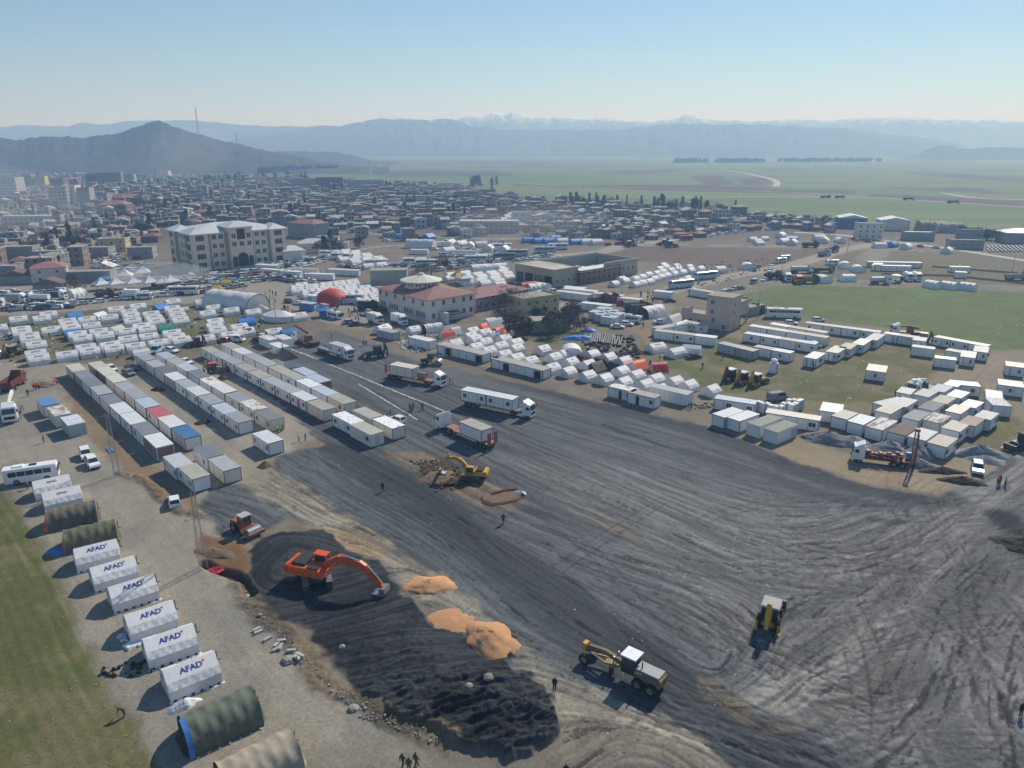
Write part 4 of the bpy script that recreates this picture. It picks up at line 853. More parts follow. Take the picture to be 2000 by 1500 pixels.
 # packed camp and farther white camps: grids kept inside their surveyed outlines
def in_poly(p,poly):
 r=False;n_=len(poly)
 for i in range(n_):
  a,b_=poly[i],poly[(i+1)%n_]
  if (a[1]>p[1]) !=(b_[1]>p[1]) and p[0]<(b_[0]-a[0])*(p[1]-a[1])/(b_[1]-a[1])+a[0]:r=not r
 return r
def tgrid(poly,ang,su,sv,zone,what,letter='AFAD_S',z=2.2,sc_=1.0,jit=.3,drop=0.0):
 W=[G(*p,z) for p in poly];cx=sum(p[0] for p in W)/len(W);cy_=sum(p[1] for p in W)/len(W);u=D2(ang);v=D2(ang+90);out=[]
 for i in range(-14,15):
  for j in range(-14,15):
   x=cx+u[0]*su*i+v[0]*sv*j+(j%2)*u[0]*su*.35+rnd.uniform(-jit,jit);y=cy_+u[1]*su*i+v[1]*sv*j+(j%2)*u[1]*su*.35+rnd.uniform(-jit,jit)
   if in_poly(PX(x,y,z),poly) and rnd.random()>=drop:out.append(tent((x,y),ang,zone,letter,world=True,sc_=sc_))
 label_rows(out,zone,what,ang,sv,what+'s of the '+zone);return out
tgrid([(556,560),(575,551),(640,551),(690,543),(722,551),(757,573),(735,588),(690,582),(640,585),(590,572)],37,5.9,5.3,'packed plaza camp','white packed tent')
tgrid([(632,497),(660,486),(705,487),(745,503),(748,512),(715,520),(670,505)],37,6.6,6.6,'small camp behind the long building','white tent',None)
tgrid([(868,538),(880,527),(930,532),(985,520),(1003,540),(985,556),(930,552)],37,7.0,6.4,'camp left of the ruined hall','white tent',None)
tgrid([(1460,462),(1500,458),(1500,475),(1460,476)],20,9,9,'roadside camp before the plain','white tent',None)
tgrid([(1008,418),(1040,416),(1040,428),(1008,430)],20,12,12,'distant slope camp','white tent',None)
tgrid([(970,418),(1000,414),(1020,425),(975,432)],30,16,12,'distant left slope camp','white tent',None)
S5=5.0
FAR=zpts((1100,450),S5,[(975,317),(1000,337),(940,352),(970,380),(910,395),(1105,327),(1120,355),(1050,367),(1085,400),(1010,415),(955,430),(890,447),(830,408),(770,430),(705,448),(1230,335),(1245,365),(1165,385),(1340,350),(770,485),(840,472),(705,500),(1210,445),(1155,470),(500,495),(570,450),(600,465)])
FARL=[tent(p,40,'far',None,sc_=(.72,.94,.95)) for p in FAR]
label_rows(FARL,'camp beside the ruined hall','bright white tent',40,5.5,'bright tents beside the ruined hall')
MID=zpts((800,600),S7,[(940,310),(1125,335),(910,385),(980,430),(1275,370),(1420,420),(1130,470),(1590,480),(1360,530),(1600,565),(990,545),(1180,600),(1415,655),(1600,705),(1810,750),(680,490),(1210,170),(60,290)])
MID2=zpts((1040,620),S7,[(155,430),(320,545),(490,490),(570,615),(295,700),(530,755),(830,650),(825,815),(895,500),(1140,545),(1370,600),(1080,860),(1330,745),(1555,805),(1365,910),(1690,945),(1850,860),(1900,1020)])+zpts((1240,600),S7,[(600,1055),(810,1110),(1150,1180)])
it=[tent(p,41,'mid','AFAD_S',sc_=(.76,.94,.96)) for i,p in enumerate(MID)]+[tent(p,41,'mid','AFAD_S' if i<5 else None,sc_=(.73,.95,.98)) for i,p in enumerate(MID2)]
label_rows(it,'camp across the yard','white tent',41,5.0,'white tents of the camp across the yard')
for p,a,lab in zip(zpts((1240,600),S7,[(320,550),(620,620),(860,580)]),(30,35,160),('leftmost of three white tents on the grass below the office cabins','middle of three white tents on the grass, no lettering','rightmost of three white tents on the grass, dark car before it')):
 t=tent(p,a,'three',None if 'middle' in lab else 'AFAD');t['label']=lab
for p,a,lab in ((zpts((800,600),S7,[(1580-1580+60,290)])[0],60,''),):
 pass
t=tent((747,636),60,'kerb','AFAD');t['label']='white lettered tent behind the short grey cabin at the kerb'
# small coloured gable tents
def gable_tent(p,ang,lab,roofm,endm,L=4.2,W=4.0,H=2.5,base_z=.0,z=1.6):
 g=G(*p,z);root=thing('gable_tent',lab,'tent',(g[0],g[1],0),R(ang))
 b=MB();n=8;r=random.Random(hash(lab)%999)
 P=[(-L/2+L*i/(n-1)+r.gauss(0,.02),s*W/2*(1-k/3),.35+(H-.35)*k/3+r.gauss(0,.03)) for i in range(n) for s,k in ((-1,0),(-1,1),(-1,2),(0,3),(1,2),(1,1),(1,0))]
 b.add(P,[(i*7+k,(i+1)*7+k,(i+1)*7+k+1,i*7+k+1) for i in range(n-1) for k in range(6)]);ob('roof',b.mesh('roof',True),M_[roofm],root)
 b=MB();k=.97
 for sx in (-1,1):b.add([(sx*L/2*k,-W/2*k,0),(sx*L/2*k,W/2*k,0),(sx*L/2*k,W/2*k,.4),(sx*L/2*k,0,H*.97),(sx*L/2*k,-W/2*k,.4)],[(0,1,2,3,4) if sx>0 else (4,3,2,1,0)])
 for sy in (-1,1):b.add([(-L/2*k,sy*W/2*k,0),(L/2*k,sy*W/2*k,0),(L/2*k,sy*W/2*k,.4),(-L/2*k,sy*W/2*k,.4)],[(0,1,2,3) if sy<0 else (3,2,1,0)])
 ob('wall',b.mesh('wall'),M_[endm],root);return root
gable_tent(zpts((1040,620),S7,[(1590,690)])[0],35,'orange-roofed gable tent on the grass edge of the camp','tarp_orange','tent_white')
gable_tent(zpts((1040,620),S7,[(1900,720)])[0],10,'red-roofed gable tent on the grass, right of the orange one','tarp_red','tent_grey')
gable_tent(zpts((1040,620),S7,[(960,710)])[0],40,'brown canvas gable tent amid the white camp','canvas_brown','canvas_dark')
gable_tent(zpts((1040,620),S7,[(1010,640)])[0],120,'dark brown tent right behind the brown canvas one','canvas_dark','canvas_dark',3.2,3.2,2.3)
gable_tent(zpts((1040,620),S7,[(1220,700)])[0],120,'small dark brown tent right of the brown canvas ones','canvas_dark','canvas_dark',3,3,2.2)
gable_tent(zpts((1040,620),S7,[(735,590)])[0],120,'small dark brown tent with orange mats left of the brown ones','canvas_dark','tarp_orange',3,3,2.1)
gable_tent(zpts((800,600),S7,[(565,395)])[0],30,'dark red gable tent beside the cooking smoke','tarp_red','tent_grey',4.4,4.2)
gable_tent(zpts((800,600),S7,[(1110,280)])[0],60,'orange tarpaulin tent behind the white lettered tents, left','tarp_orange','tarp_orange',3.4,3.4)
gable_tent(zpts((800,600),S7,[(1340,340)])[0],60,'orange tarpaulin tent behind the white lettered tents, right','tarp_orange','tarp_orange',4,3.6)
gable_tent(zpts((800,600),S7,[(1270,230)])[0],40,'grey-walled large tent above the orange tarpaulins','tent_grey','tent_grey',6,4.6,3)
gable_tent(zpts((800,600),S7,[(690,340)])[0],40,'pale grey tent right of the dark red one','tent_grey','tent_grey',3.4,3.2)
gable_tent((1033,557),30,'red tent beside white domes by the ruined hall','tarp_red','tarp_red',7,5,3.4,z=2)
gable_tent((1217,587),30,'small red tent amid the relief cabins','tarp_red','tarp_red',3.4,3,2.4)
gable_tent((1330,636),50,'white tent left of the pink house wall','tent_white','tent_white',7,5,3.0)
gable_tent((1316,622),50,'grey-white tent behind the one at the pink house','tent_grey','tent_white',7,5,3.0)
# arched canvas tents
def arch_tent(p,ang,lab,L,W,H,skin,endm,z=1.2,name='arched_tent',folds=6,hang=None,pipe=True,world=False):
 g=p if world else G(*p,z);root=thing(name,lab,'tent',(g[0],g[1],0),R(ang));r=random.Random(len(lab)*7)
 b=MB();n=36;m=17;P=[]
 for i in range(n):
  x=-L/2+L*i/(n-1)
  for k in range(m):
   t=PI*k/(m-1);c_,s_=math.cos(t),math.sin(t)
   f=1-.036*abs(math.sin(PI*folds*i/(n-1)))**.8+.014*math.sin(5*t+i*.5+len(lab))+.016*math.sin(3*t-i*.37)+.010*math.sin(8*t+i*1.1)
   P.append((x,-c_*W/2*f,(abs(s_)**.82)*H*f))
 b.add(P,[(i*m+k,(i+1)*m+k,(i+1)*m+k+1,i*m+k+1) for i in range(n-1) for k in range(m-1)]);ob('cover',b.mesh('cover',True),M_[skin],root)
 for sx in (-1,1):
  b=MB();pts=[(sx*(L/2-.06),-math.cos(PI*k/16)*W/2*.96,abs(math.sin(PI*k/16))**.82*H*.97) for k in range(17)]+[(sx*(L/2+.55),q*W*.3,0) for q in (1,0,-1)]
  c0=len(pts);pts.append((sx*(L/2+.3),0,H*.45));b.add(pts,[((i,(i+1)%c0,c0) if sx>0 else ((i+1)%c0,i,c0)) for i in range(c0)]);ob('end_panel',b.mesh('end_panel'),M_[endm if sx<0 else skin],root)
 if hang:
  b=MB();P=[]
  for i in range(3):
   for k in range(10):
    t=PI*.5+PI*.5*k/9;P.append((-L/2+.25*i-.2,-math.cos(t)*-W/2*1.03,max(.02,math.sin(t)**.82*H*1.04)+r.gauss(0,.03)))
  b.add(P,[(i*10+k,(i+1)*10+k,(i+1)*10+k+1,i*10+k+1) for i in range(2) for k in range(9)]);ob('loose_tarpaulin',b.mesh('loose_tarpaulin',True),M_[hang],root)
 if pipe:ob('stove_pipe',PIPE,M_['metal_dark'],root,(L/2+.3,.6,1.0))
 if pipe:
  for i in range(7):ob('sandbag',BAG,M_['concrete'],root,(-L/2+L*(i+.5)/7,-W/2-.15,0),.4*i)
 return root
arch_tent((140,1005),31,'olive arched canvas tent with orange end, farther of two',6.6,4.6,2.7,'canvas_brown','tarp_orange')
arch_tent((177,1044),31,'green-brown arched canvas tent with orange end, nearer of two',6.6,4.6,2.7,'canvas_olive','tarp_orange')
arch_tent((430,1402),38,'big green arched tent with a blue tarpaulin over its end',6.9,4.8,2.9,'canvas_green','canvas_dark',hang='tarp_blue')
arch_tent((505,1490),38,'beige arched canvas tent cut by the bottom edge',6.8,4.8,2.7,'canvas_beige','canvas_dark')
arch_tent((460,588),-28,'big pale blue-white arched hall tent at the edge of the left camp',22,11,6.0,'tent_grey','tent_grey',z=2.5,name='arched_hall_tent',folds=9,pipe=False)
arch_tent((1273,610),35,'silvery arched tent with dark mouth near the burning rubbish',9,6.5,3.6,'tent_roof','canvas_dark',name='arched_tent',pipe=False)
arch_tent((845,640),30,'white arched tent by the damaged entrance of the red-roofed building',6,4,2.6,'tent_roof','canvas_dark',pipe=False)
arch_tent((955,525),20,'long white ribbed tunnel tent behind the red-roofed building',17,7,3.6,'tent_roof','tent_grey',folds=8,pipe=False)
arch_tent((822,480),-12,'pale arched hall tent by the far white cabins',16,9,5,'tent_grey','tent_grey',pipe=False)
arch_tent((1820,448),-8,'beige arched hangar at the far yard, left of two',18,14,7,'canvas_beige','canvas_beige',pipe=False,name='arched_hangar')
arch_tent((1850,450),-8,'beige arched hangar at the far yard, right of two',16,13,6.5,'canvas_beige','tent_grey',pipe=False,name='arched_hangar')
for p,lab in (((1822,556),'white dome tent in the far right row, left'),((1855,558),'white dome tent in the far right row, middle'),((1891,560),'white dome tent in the far right row, right'),((1500+430/4,545),'white dome tent near the far tippers'),((1405,527),'grey dome tent left of the rubbish heaps'),((1460,520),'khaki dome tent on the rubbish heaps'),((1044,562),'white dome tent right of the red one'),((1060,560),'pale dome tent, second right of the red one'),((1650,518),'white dome tent at the field corner'),((1675,525),'pale dome tent by the smoke at the field corner'),((1655,543),'white dome tent beside the far tippers'),((1116,686),'clear white dome shelter beside the burnt sheds'),((147,572),'white round pavilion among cars at the camp top left')):
 arch_tent(p,rnd.uniform(0,180),lab,5.5,6,2.9,'tent_roof','tent_white',pipe=False,name='dome_tent',folds=3)
def yurt(p,lab,m,r_=4.5,h=1.7,ht=3.6,sq=(1.3,.8),rz=0):
 g=G(*p);root=thing('pavilion_tent',lab,'tent',(g[0],g[1],0),rz);n=16
 b=MB();b.add([(r_*sq[0]*math.cos(2*PI*i/n),r_*sq[1]*math.sin(2*PI*i/n),z) for z in (0,h) for i in range(n)],[(i,(i+1)%n,n+(i+1)%n,n+i) for i in range(n)]);ob('wall',b.mesh('wall'),M_['tent_white'],root)
 b=MB();k=1.06;b.add([(r_*sq[0]*k*math.cos(2*PI*i/n),r_*sq[1]*k*math.sin(2*PI*i/n),h-.05) for i in range(n)]+[(-1.5,0,ht),(1.5,0,ht)],[(i,(i+1)%n,n+(1 if (n/4>i or i>=3*n/4) else 0)) for i in range(n)]+[(n//4,n+0,n+1),(3*n//4,n+1,n+0)]);ob('roof',b.mesh('roof'),M_[m],root)
yurt((545,626),'oval white pavilion tent with drooping roof at the camp edge','tent_roof',4.2,2.0,3.6,rz=-.3)
def canopy(p,lab,m,w_=4.5,h=2.4,ht=4.2,drape=False,rz=.5):
 g=G(*p);root=thing('canopy_tent',lab,'canopy',(g[0],g[1],0),rz)
 b=MB();q=w_/2;b.add([(-q,-q,h),(q,-q,h),(q,q,h),(-q,q,h),(0,0,ht),(-q,-q,h-.4),(q,-q,h-.4),(q,q,h-.4),(-q,q,h-.4),(-q*.4,-q*.4,h+(ht-h)*.45),(q*.4,-q*.4,h+(ht-h)*.45),(q*.4,q*.4,h+(ht-h)*.45),(-q*.4,q*.4,h+(ht-h)*.45)],[(0,1,10,9),(1,2,11,10),(2,3,12,11),(3,0,9,12),(9,10,4),(10,11,4),(11,12,4),(12,9,4),(0,5,6,1),(1,6,7,2),(2,7,8,3),(3,8,5,0)]);ob('roof',b.mesh('roof'),M_[m],root)
 lg=MB();lg.cyl((0,0,0),(0,0,h),.06,n=6);lg=lg.mesh('leg')
 for sx in (-1,1):
  for sy in (-1,1):ob('leg',lg,M_['metal_grey'],root,(sx*q*.95,sy*q*.95,0))
 if drape:
  b=MB();k=.9
  for (a,c_) in (((-q,-q),(q,-q)),((q,-q),(q,q))):b.add([(a[0]*k,a[1]*k,0),(c_[0]*k,c_[1]*k,0),(c_[0]*k,c_[1]*k,h-.3),(a[0]*k,a[1]*k,h-.3)],[(0,1,2,3)])
  ob('side_curtain',b.mesh('side_curtain'),M_[m],root)
canopy((424,579),'yellow peaked canopy with curtains beside the arched hall tent','tarp_yellow',5,3,6,True)
canopy((441,563),'small yellow peaked canopy behind the arched hall tent','tarp_yellow',4,2.6,5)
canopy((633,618),'blue peaked canopy beside the white van at the kerb','tarp_blue',4.6,2.4,4.0,True)
canopy((895,552),'yellow and white peaked canopy behind the red roof','tarp_yellow',5,3,6)
canopy((907,556),'white peaked canopy right of the yellow one','tent_roof',5,3,5)
canopy((203,556),'white peaked canopy with blue cloth by the ruined houses','tarp_blue',4.5,2.4,4)
for i,(p) in enumerate([(200,566),(228,565),(262,563),(293,562),(320,562),(335,560),(246,548),(281,542)]):canopy(p,'white pointed canopy, %s from the left behind the car lines'%onth(i+1),'tent_roof',6,2.5,5.2,False,rnd.uniform(0,1))
# red dome with three legs on the plaza
g=G(649,592);root=thing('dome_pavilion','red open dome pavilion on curved legs before the packed tents','tent',(g[0],g[1],0),.5)
b=MB();n,m=24,9;Rr=6.5
P=[];F=[]
for k in range(m):
 t=(PI/2)*k/(m-1)
 for i in range(n):
  a=2*PI*i/n;fl=.62+.38*abs(math.cos(1.5*a));low=t*fl if True else t
  P.append((Rr*math.sin(low)*math.cos(a),Rr*math.sin(low)*math.sin(a),5.4*math.cos(low) if low<PI/2 else 0))
for k in range(m-1):
 for i in range(n):F.append((k*n+i,(k+1)*n+i,(k+1)*n+(i+1)%n,k*n+(i+1)%n))
b.add(P,F);ob('shell',b.mesh('shell',True),M_['tarp_red'],root)
BL=zpts((1000,200),4,[(125,1075),(210,1080),(285,1080),(340,1060),(495,1088),(390,1082),(580,1088),(660,1090),(560,990)])
for i,p in enumerate(BL):
 t=tent(p,20,'blue',None,wallm='tarp_blue' if i in (0,1,2,3,4,8) else 'tent_white',roofm='tarp_blue' if i in (0,1,2,3,4,8) else 'tent_roof',z=1.5,sc_=1.3,seam=False);t['label']='%s tent, %s along the line by the far road'%('blue' if i in (0,1,2,3,4,8) else 'white',onth(i+1))
for i,p in enumerate([(783,462),(803,460),(822,462),(838,463),(880,475),(900,477),(918,480),(955,485),(985,487),(876,490),(940,478),(1530,472),(1545,468),(1610,470),(1640,470),(1525,460),(1742,478),(1718,480),(1770,482),(1548,474),(1600,465),(1850,490)]):
 c_='tarp_blue' if i in (0,3,12,16) else ('canvas_brown' if i in (1,2) else 'tent_roof')
 t=tent(p,rnd.uniform(0,90),'loose',None,wallm=c_,roofm=c_,z=1.2,sc_=1.35,seam=False);t['label']='far %s tent by the roads, %s in order from the left'%({'tarp_blue':'blue','canvas_brown':'brown','tent_roof':'white'}[c_],onth(1+sorted([783,803,822,838,880,900,918,955,985,876,940,1530,1545,1610,1640,1525,1742,1718,1770,1548,1600,1850]).index(p[0])))
 # ------------------------------------------------------------------ vehicles
def wheel_mesh(r,w_,n=14):
 b=MB();b.cyl((0,-w_/2,0),(0,w_/2,0),r,n=n);return b.mesh('tyre',False)
def rim_mesh(r,w_):
 b=MB();b.cyl((0,-w_/2-.01,0),(0,w_/2+.01,0),r*.55,n=10);return b.mesh('rim')
def wheels(xs,y,r,w_,name='wheel'):
 t,m=wheel_mesh(r,w_),rim_mesh(r,w_);return [(name,t,'rubber',(x,s*y,r),(0,0,0),[('rim',m,'metal_grey')]) for x in xs for s in (-1,1)]
def car_spec(kind):
 L,W,H,belt,r=dict(sedan=(4.5,1.78,1.45,.92,.32),hatch=(4.1,1.75,1.52,.95,.31),suv=(4.5,1.85,1.72,1.08,.36),van=(4.9,1.95,1.98,1.15,.34),pickup=(5.2,1.85,1.75,1.08,.37))[kind]
 h=L/2
 prof=[(-h,.35),(-h+.05,.28),(h-.15,.26),(h,.42),(h-.02,.66),(h-.18,belt-.18),(h-L*.27,belt),(-h+.05,belt),(-h,belt-.15)]
 b=MB();b.prism(prof,-W/2,W/2)
 # soften the shoulders: narrow the bonnet and belt line a little
 b.v=[(x,y*(1-.10*max(0,(z-.55))/.6),z) for x,y,z in b.v]
 body=b.mesh('body')
 g0,g1,t0,t1=dict(sedan=(-h+.75,h-1.15,-h+1.35,h-1.95),hatch=(-h+.06,h-1.05,-h+.45,h-1.85),suv=(-h+.05,h-1.15,-h+.35,h-1.85),van=(-h+.03,h-.55,-h+.15,h-1.25),pickup=(-.75,h-1.2,-.45,h-1.9))[kind]
 b=MB();wb,wt=W*.46,W*.385
 b.add([(g0,-wb,belt-.01),(g1,-wb,belt-.01),(g1,wb,belt-.01),(g0,wb,belt-.01),(t0,-wt,H-.05),(t1,-wt,H-.05),(t1,wt,H-.05),(t0,wt,H-.05)],[(0,1,5,4),(1,2,6,5),(2,3,7,6),(3,0,4,7),(4,5,6,7)])
 glass=b.mesh('windows')
 b=MB();b.box(((t0+t1)/2,0,H-.035),(t1-t0+.14,wt*2+.06,.07),top=.93)
 for s in (-1,1):
  b.bar((g1,s*(wb+.005),belt),(t1,s*(wt+.01),H-.05),.07,.07);b.bar((g0,s*(wb+.005),belt),(t0,s*(wt+.01),H-.05),.12,.10);mid=(g0+g1)/2
  b.bar((mid,s*(wb+.005),belt),((t0+t1)/2,s*(wt+.01),H-.05),.08,.05)
 if kind=='van':b.b2((g0,-wb-.015,belt),(g0+1.9,wb+.015,H-.1))
 roof=b.mesh('roof')
 lamp=MB().box((0,0,0),(.1,.34,.15)).mesh('headlight')
 sp=[('body',body,'$c'),('windows',glass,'glass'),('roof',roof,'$c')]+wheels((-L*.29,L*.30),W/2-.1,r,.22)
 sp+=[('headlight',lamp,'plastic_white',(h-.06,s*W*.35,.62)) for s in (-1,1)]
 sp+=[('bumper',MB().box((0,0,0),(.12,W*.92,.2)).mesh('bumper'),'dark',(h-.03,0,.38))]
 if kind=='pickup':sp.append(('load_bed',MB().box((-h+.95,0,belt-.02),(1.55,W*.74,.06)).mesh('load_bed'),'dark'))
 return sp
CAR={k:car_spec(k) for k in ('sedan','hatch','suv','van','pickup')}
VEH=[]
def car(p,ang,kind,col,label=None,world=False,z=0.0,parts=True,name=None):
 g=p if world else G(*p)
 root=thing(name or {'sedan':'parked_car','hatch':'parked_car','suv':'parked_car','van':'parked_van','pickup':'pickup_truck'}[kind],label or '',{'van':'van','pickup':'pickup'}.get(kind,'car'),(g[0],g[1],z),R(ang),None)
 inst(CAR[kind] if parts else CAR[kind][:3]+CAR[kind][3:7],root,{'$c':M_['paint_'+col]});VEH.append(root);return root
def bus_spec(L,W,H,nwin):
 b=MB();h=L/2;pr=[(-W/2,.35),(-W/2-.0,H-.35),(-W/2+.12,H-.1),(-W/2+.35,H),(W/2-.35,H),(W/2-.12,H-.1),(W/2,H-.35),(W/2,.35)]
 b.prism(pr,-h,h-.12,axis='x');b.prism([(-W/2+.06,.4),(-W/2+.06,H-.6),(0,H-.3),(W/2-.06,H-.6),(W/2-.06,.4)],h-.12,h+.02,axis='x')
 body=b.mesh('body');ww=(L-1.6)/nwin
 win=MB().box((0,0,0),(ww-.09,.05,.85)).mesh('side_window')
 sp=[('body',body,'$c')]
 for s in (-1,1):
  for i in range(nwin):sp.append(('side_window',win,'glass',(-h+.7+ww*(i+.5),s*(W/2+.0),H-.95)))
 sp.append(('windscreen',MB().box((0,0,0),(.06,W*.86,1.15)).mesh('windscreen'),'glass',(h+.02,0,H-1.05)))
 sp.append(('rear_window',MB().box((0,0,0),(.05,W*.7,.7)).mesh('rear_window'),'glass',(-h-.01,0,H-.95)))
 sp.append(('roof_hatch',MB().box((0,0,0),(1.1,.8,.12)).mesh('roof_hatch'),'dark',(h*.1,0,H+.05)))
 sp.append(('air_conditioner',MB().box((0,0,0),(1.8,1.3,.22),top=.85).mesh('air_conditioner'),'$c',(-h*.45,0,H+.1)))
 sp+=[('mirror',MB().box((0,0,0),(.12,.25,.4)).mesh('mirror'),'dark',(h+.12,s*(W/2+.2),H-1.0)) for s in (-1,1)]
 return sp+wheels((-h*.55,h*.58),W/2-.14,.48,.3)
BUS={'coach':bus_spec(11.5,2.5,3.4,8),'midi':bus_spec(8.0,2.35,2.9,5),'minibus':bus_spec(6.0,2.0,2.55,4)}
def bus(p,ang,kind,col,label,name='coach'):
 g=G(*p);root=thing(name,label,'bus',(g[0],g[1],0),R(ang));inst(BUS[kind],root,{'$c':M_['paint_'+col]});VEH.append(root);return root
 # ---- lorries
def cab_parts(x,W=2.45,H=3.0,base=.75,L=2.1):
 """a cab-over cab whose front is at x"""
 b=MB();b.prism([(x-L,base),(x,base),(x,base+1.15),(x-.22,base+H-.75),(x-.35,base+H-.55),(x-L,base+H-.45)],-W/2,W/2)
 sp=[('cab',b.mesh('cab'),'$cab')]
 b=MB();b.add([(x+.012,-W*.44,base+1.2),(x+.012,W*.44,base+1.2),(x-.2,W*.42,base+H-.82),(x-.2,-W*.42,base+H-.82)],[(0,1,2,3)]);sp.append(('windscreen',b.mesh('windscreen'),'glass'))
 b=MB().box((0,0,0),(.75,.03,.72),topx=.8);m=b.mesh('side_window');sp+=[('side_window',m,'glass',(x-.75,s*(W/2+.008),base+1.6)) for s in (-1,1)]
 sp.append(('grille',MB().box((0,0,0),(.04,W*.7,.55)).mesh('grille'),'dark',(x+.015,0,base+.45)))
 sp.append(('bumper',MB().box((0,0,0),(.25,W,.38)).mesh('bumper'),'$cab',(x-.08,0,base-.1)))
 sp+=[('headlight',MB().box((0,0,0),(.06,.35,.2)).mesh('headlight'),'plastic_white',(x+.05,s*W*.38,base+.02)) for s in (-1,1)]
 sp+=[('mirror',MB().box((0,0,0),(.12,.2,.55)).mesh('mirror'),'dark',(x-.1,s*(W/2+.2),base+1.7)) for s in (-1,1)]
 sp.append(('air_deflector',MB().prism([(x-L+.1,base+H-.46),(x-.6,base+H-.52),(x-L+.3,base+H+.05),(x-L+.1,base+H+.08)],-W*.42,W*.42).mesh('air_deflector'),'$cab'))
 return sp
def lorry_spec(kind,L=9.0):
 h=L/2;sp=cab_parts(h)
 sp.append(('chassis',MB().b2((-h,-.5,.75),(h-.3,.5,1.05)).mesh('chassis'),'metal_dark'))
 sp+=wheels((h-1.3,-h+2.4,-h+1.1),1.0,.52,.42)
 x0,x1=-h,h-2.3;W=2.5
 if kind=='tipper':
  b=MB();b.b2((x0,-W/2,1.1),(x1,W/2,1.25))
  for s in (-1,1):b.b2((x0,s*W/2-.06,1.25),(x1,s*W/2+.06,2.6))
  b.b2((x1-.1,-W/2,1.25),(x1,W/2,2.9));b.b2((x0,-W/2+.06,1.25),(x0+.1,W/2-.06,2.4));
  for i in range(6):
   xx=x0+(x1-x0)*(i+.5)/6
   for s in (-1,1):b.b2((xx-.06,s*(W/2+.06),1.25),(xx+.06,s*(W/2+.14),2.6)) if s>0 else b.b2((xx-.06,-W/2-.14,1.25),(xx+.06,-W/2-.06,2.6))
  sp.append(('tipper_body',b.mesh('tipper_body'),'$body'))
 elif kind=='box':
  sp.append(('box_body',MB().b2((x0,-W/2,1.1),(x1,W/2,3.5)).mesh('box_body'),'$body'));sp.append(('rear_door',MB().b2((x0-.04,-W/2+.1,1.2),(x0,W/2-.1,3.35)).mesh('rear_door'),'door'))
 elif kind=='flat':
  sp.append(('load_deck',MB().b2((x0,-W/2,1.1),(x1,W/2,1.3)).mesh('load_deck'),'$body'))
  b=MB()
  for s in (-1,1):b.b2((x0,s*W/2-.03,1.3),(x1,s*W/2+.03,1.75))
  sp.append(('drop_side',b.mesh('drop_side'),'$body'))
 elif kind=='tank':
  b=MB();b.cyl((x0,0,2.05),(x1,0,2.05),1.05,n=16);sp.append(('tank',b.mesh('tank'),'$body'))
 elif kind=='mixer':
  b=MB();b.cyl((x0+.2,0,2.5),(x0+2.2,0,2.4),.6,1.25,14);b.cyl((x0+2.2,0,2.4),(x1-.3,0,2.0),1.25,.8,14);sp.append(('drum',b.mesh('drum'),'$body'))
 elif kind=='canvas':
  b=MB();b.prism([(-W/2,1.1),(-W/2,2.7),(-W/2+.5,3.2),(W/2-.5,3.2),(W/2,2.7),(W/2,1.1)],x0,x1,axis='x');sp.append(('canvas_cover',b.mesh('canvas_cover'),'$body'))
 return sp
LORRY={}
def lorry(p,ang,kind,label,cab='paint_white',body='metal_grey',L=8.5,name=None):
 key=(kind,L)
 if key not in LORRY:LORRY[key]=lorry_spec(kind,L)
 g=G(*p);root=thing(name or {'tipper':'tipper_truck','box':'box_truck','flat':'flatbed_truck','tank':'tanker_truck','mixer':'mixer_truck','canvas':'canvas_truck'}[kind],label,'truck',(g[0],g[1],0),R(ang));inst(LORRY[key],root,{'$cab':M_[cab],'$body':M_[body]});VEH.append(root);return root
def artic(p,ang,label,trailer='paint_grey',L=15.0,ramps=False,low=False,cab='paint_white',deck=1.25):
 """tractor with trailer; origin under the middle of the whole rig"""
 g=G(*p);root=thing('flatbed_lorry',label,'truck',(g[0],g[1],0),R(ang));h=L/2
 sp=cab_parts(h);dk=deck
 sp.append(('chassis',MB().b2((h-5.6,-.45,.7),(h-.3,.45,1.0)).mesh('chassis'),'metal_dark'));sp+=wheels((h-1.3,h-4.6),1.0,.52,.42)
 b=MB();b.b2((-h,-1.25,dk-.15),(h-5.6,1.25,dk));b.b2((h-5.6,-1.0,1.1),(h-3.0,1.0,1.3));b.b2((-h,-.5,.75),(h-4.4,.5,dk-.15))
 if not low:
  for s in (-1,1):b.b2((-h,s*1.25-.03,dk),(h-5.6,s*1.25+.03,dk+.25))
 sp.append(('trailer_deck',b.mesh('trailer_deck'),'$t'))
 sp+=wheels((-h+1.0,-h+2.1,-h+3.2),1.02,.48,.40)
 if ramps:sp+=[('loading_ramp',MB().box((0,0,1.2),(.15,.8,2.4)).mesh('loading_ramp'),'$t',(-h-.1,s*.8,dk-.1)) for s in (-1,1)]
 inst(sp,root,{'$cab':M_[cab],'$t':M_[trailer]});VEH.append(root);return root,h
def cabin_on(p,ang,x0,L,deck,label,roof='roof_white',W=2.7,**kw):
 """a cabin riding on a lorry deck: from x0 along the lorry"""
 g=G(*p);u=D2(ang);v=D2(ang-90)
 N=(g[0]+u[0]*(x0+L)+v[0]*W/2,g[1]+u[1]*(x0+L)+v[1]*W/2)
 container(N,ang+180,L,W,kw.pop('h',2.5),roof,label=label,z=deck+.004,**kw)
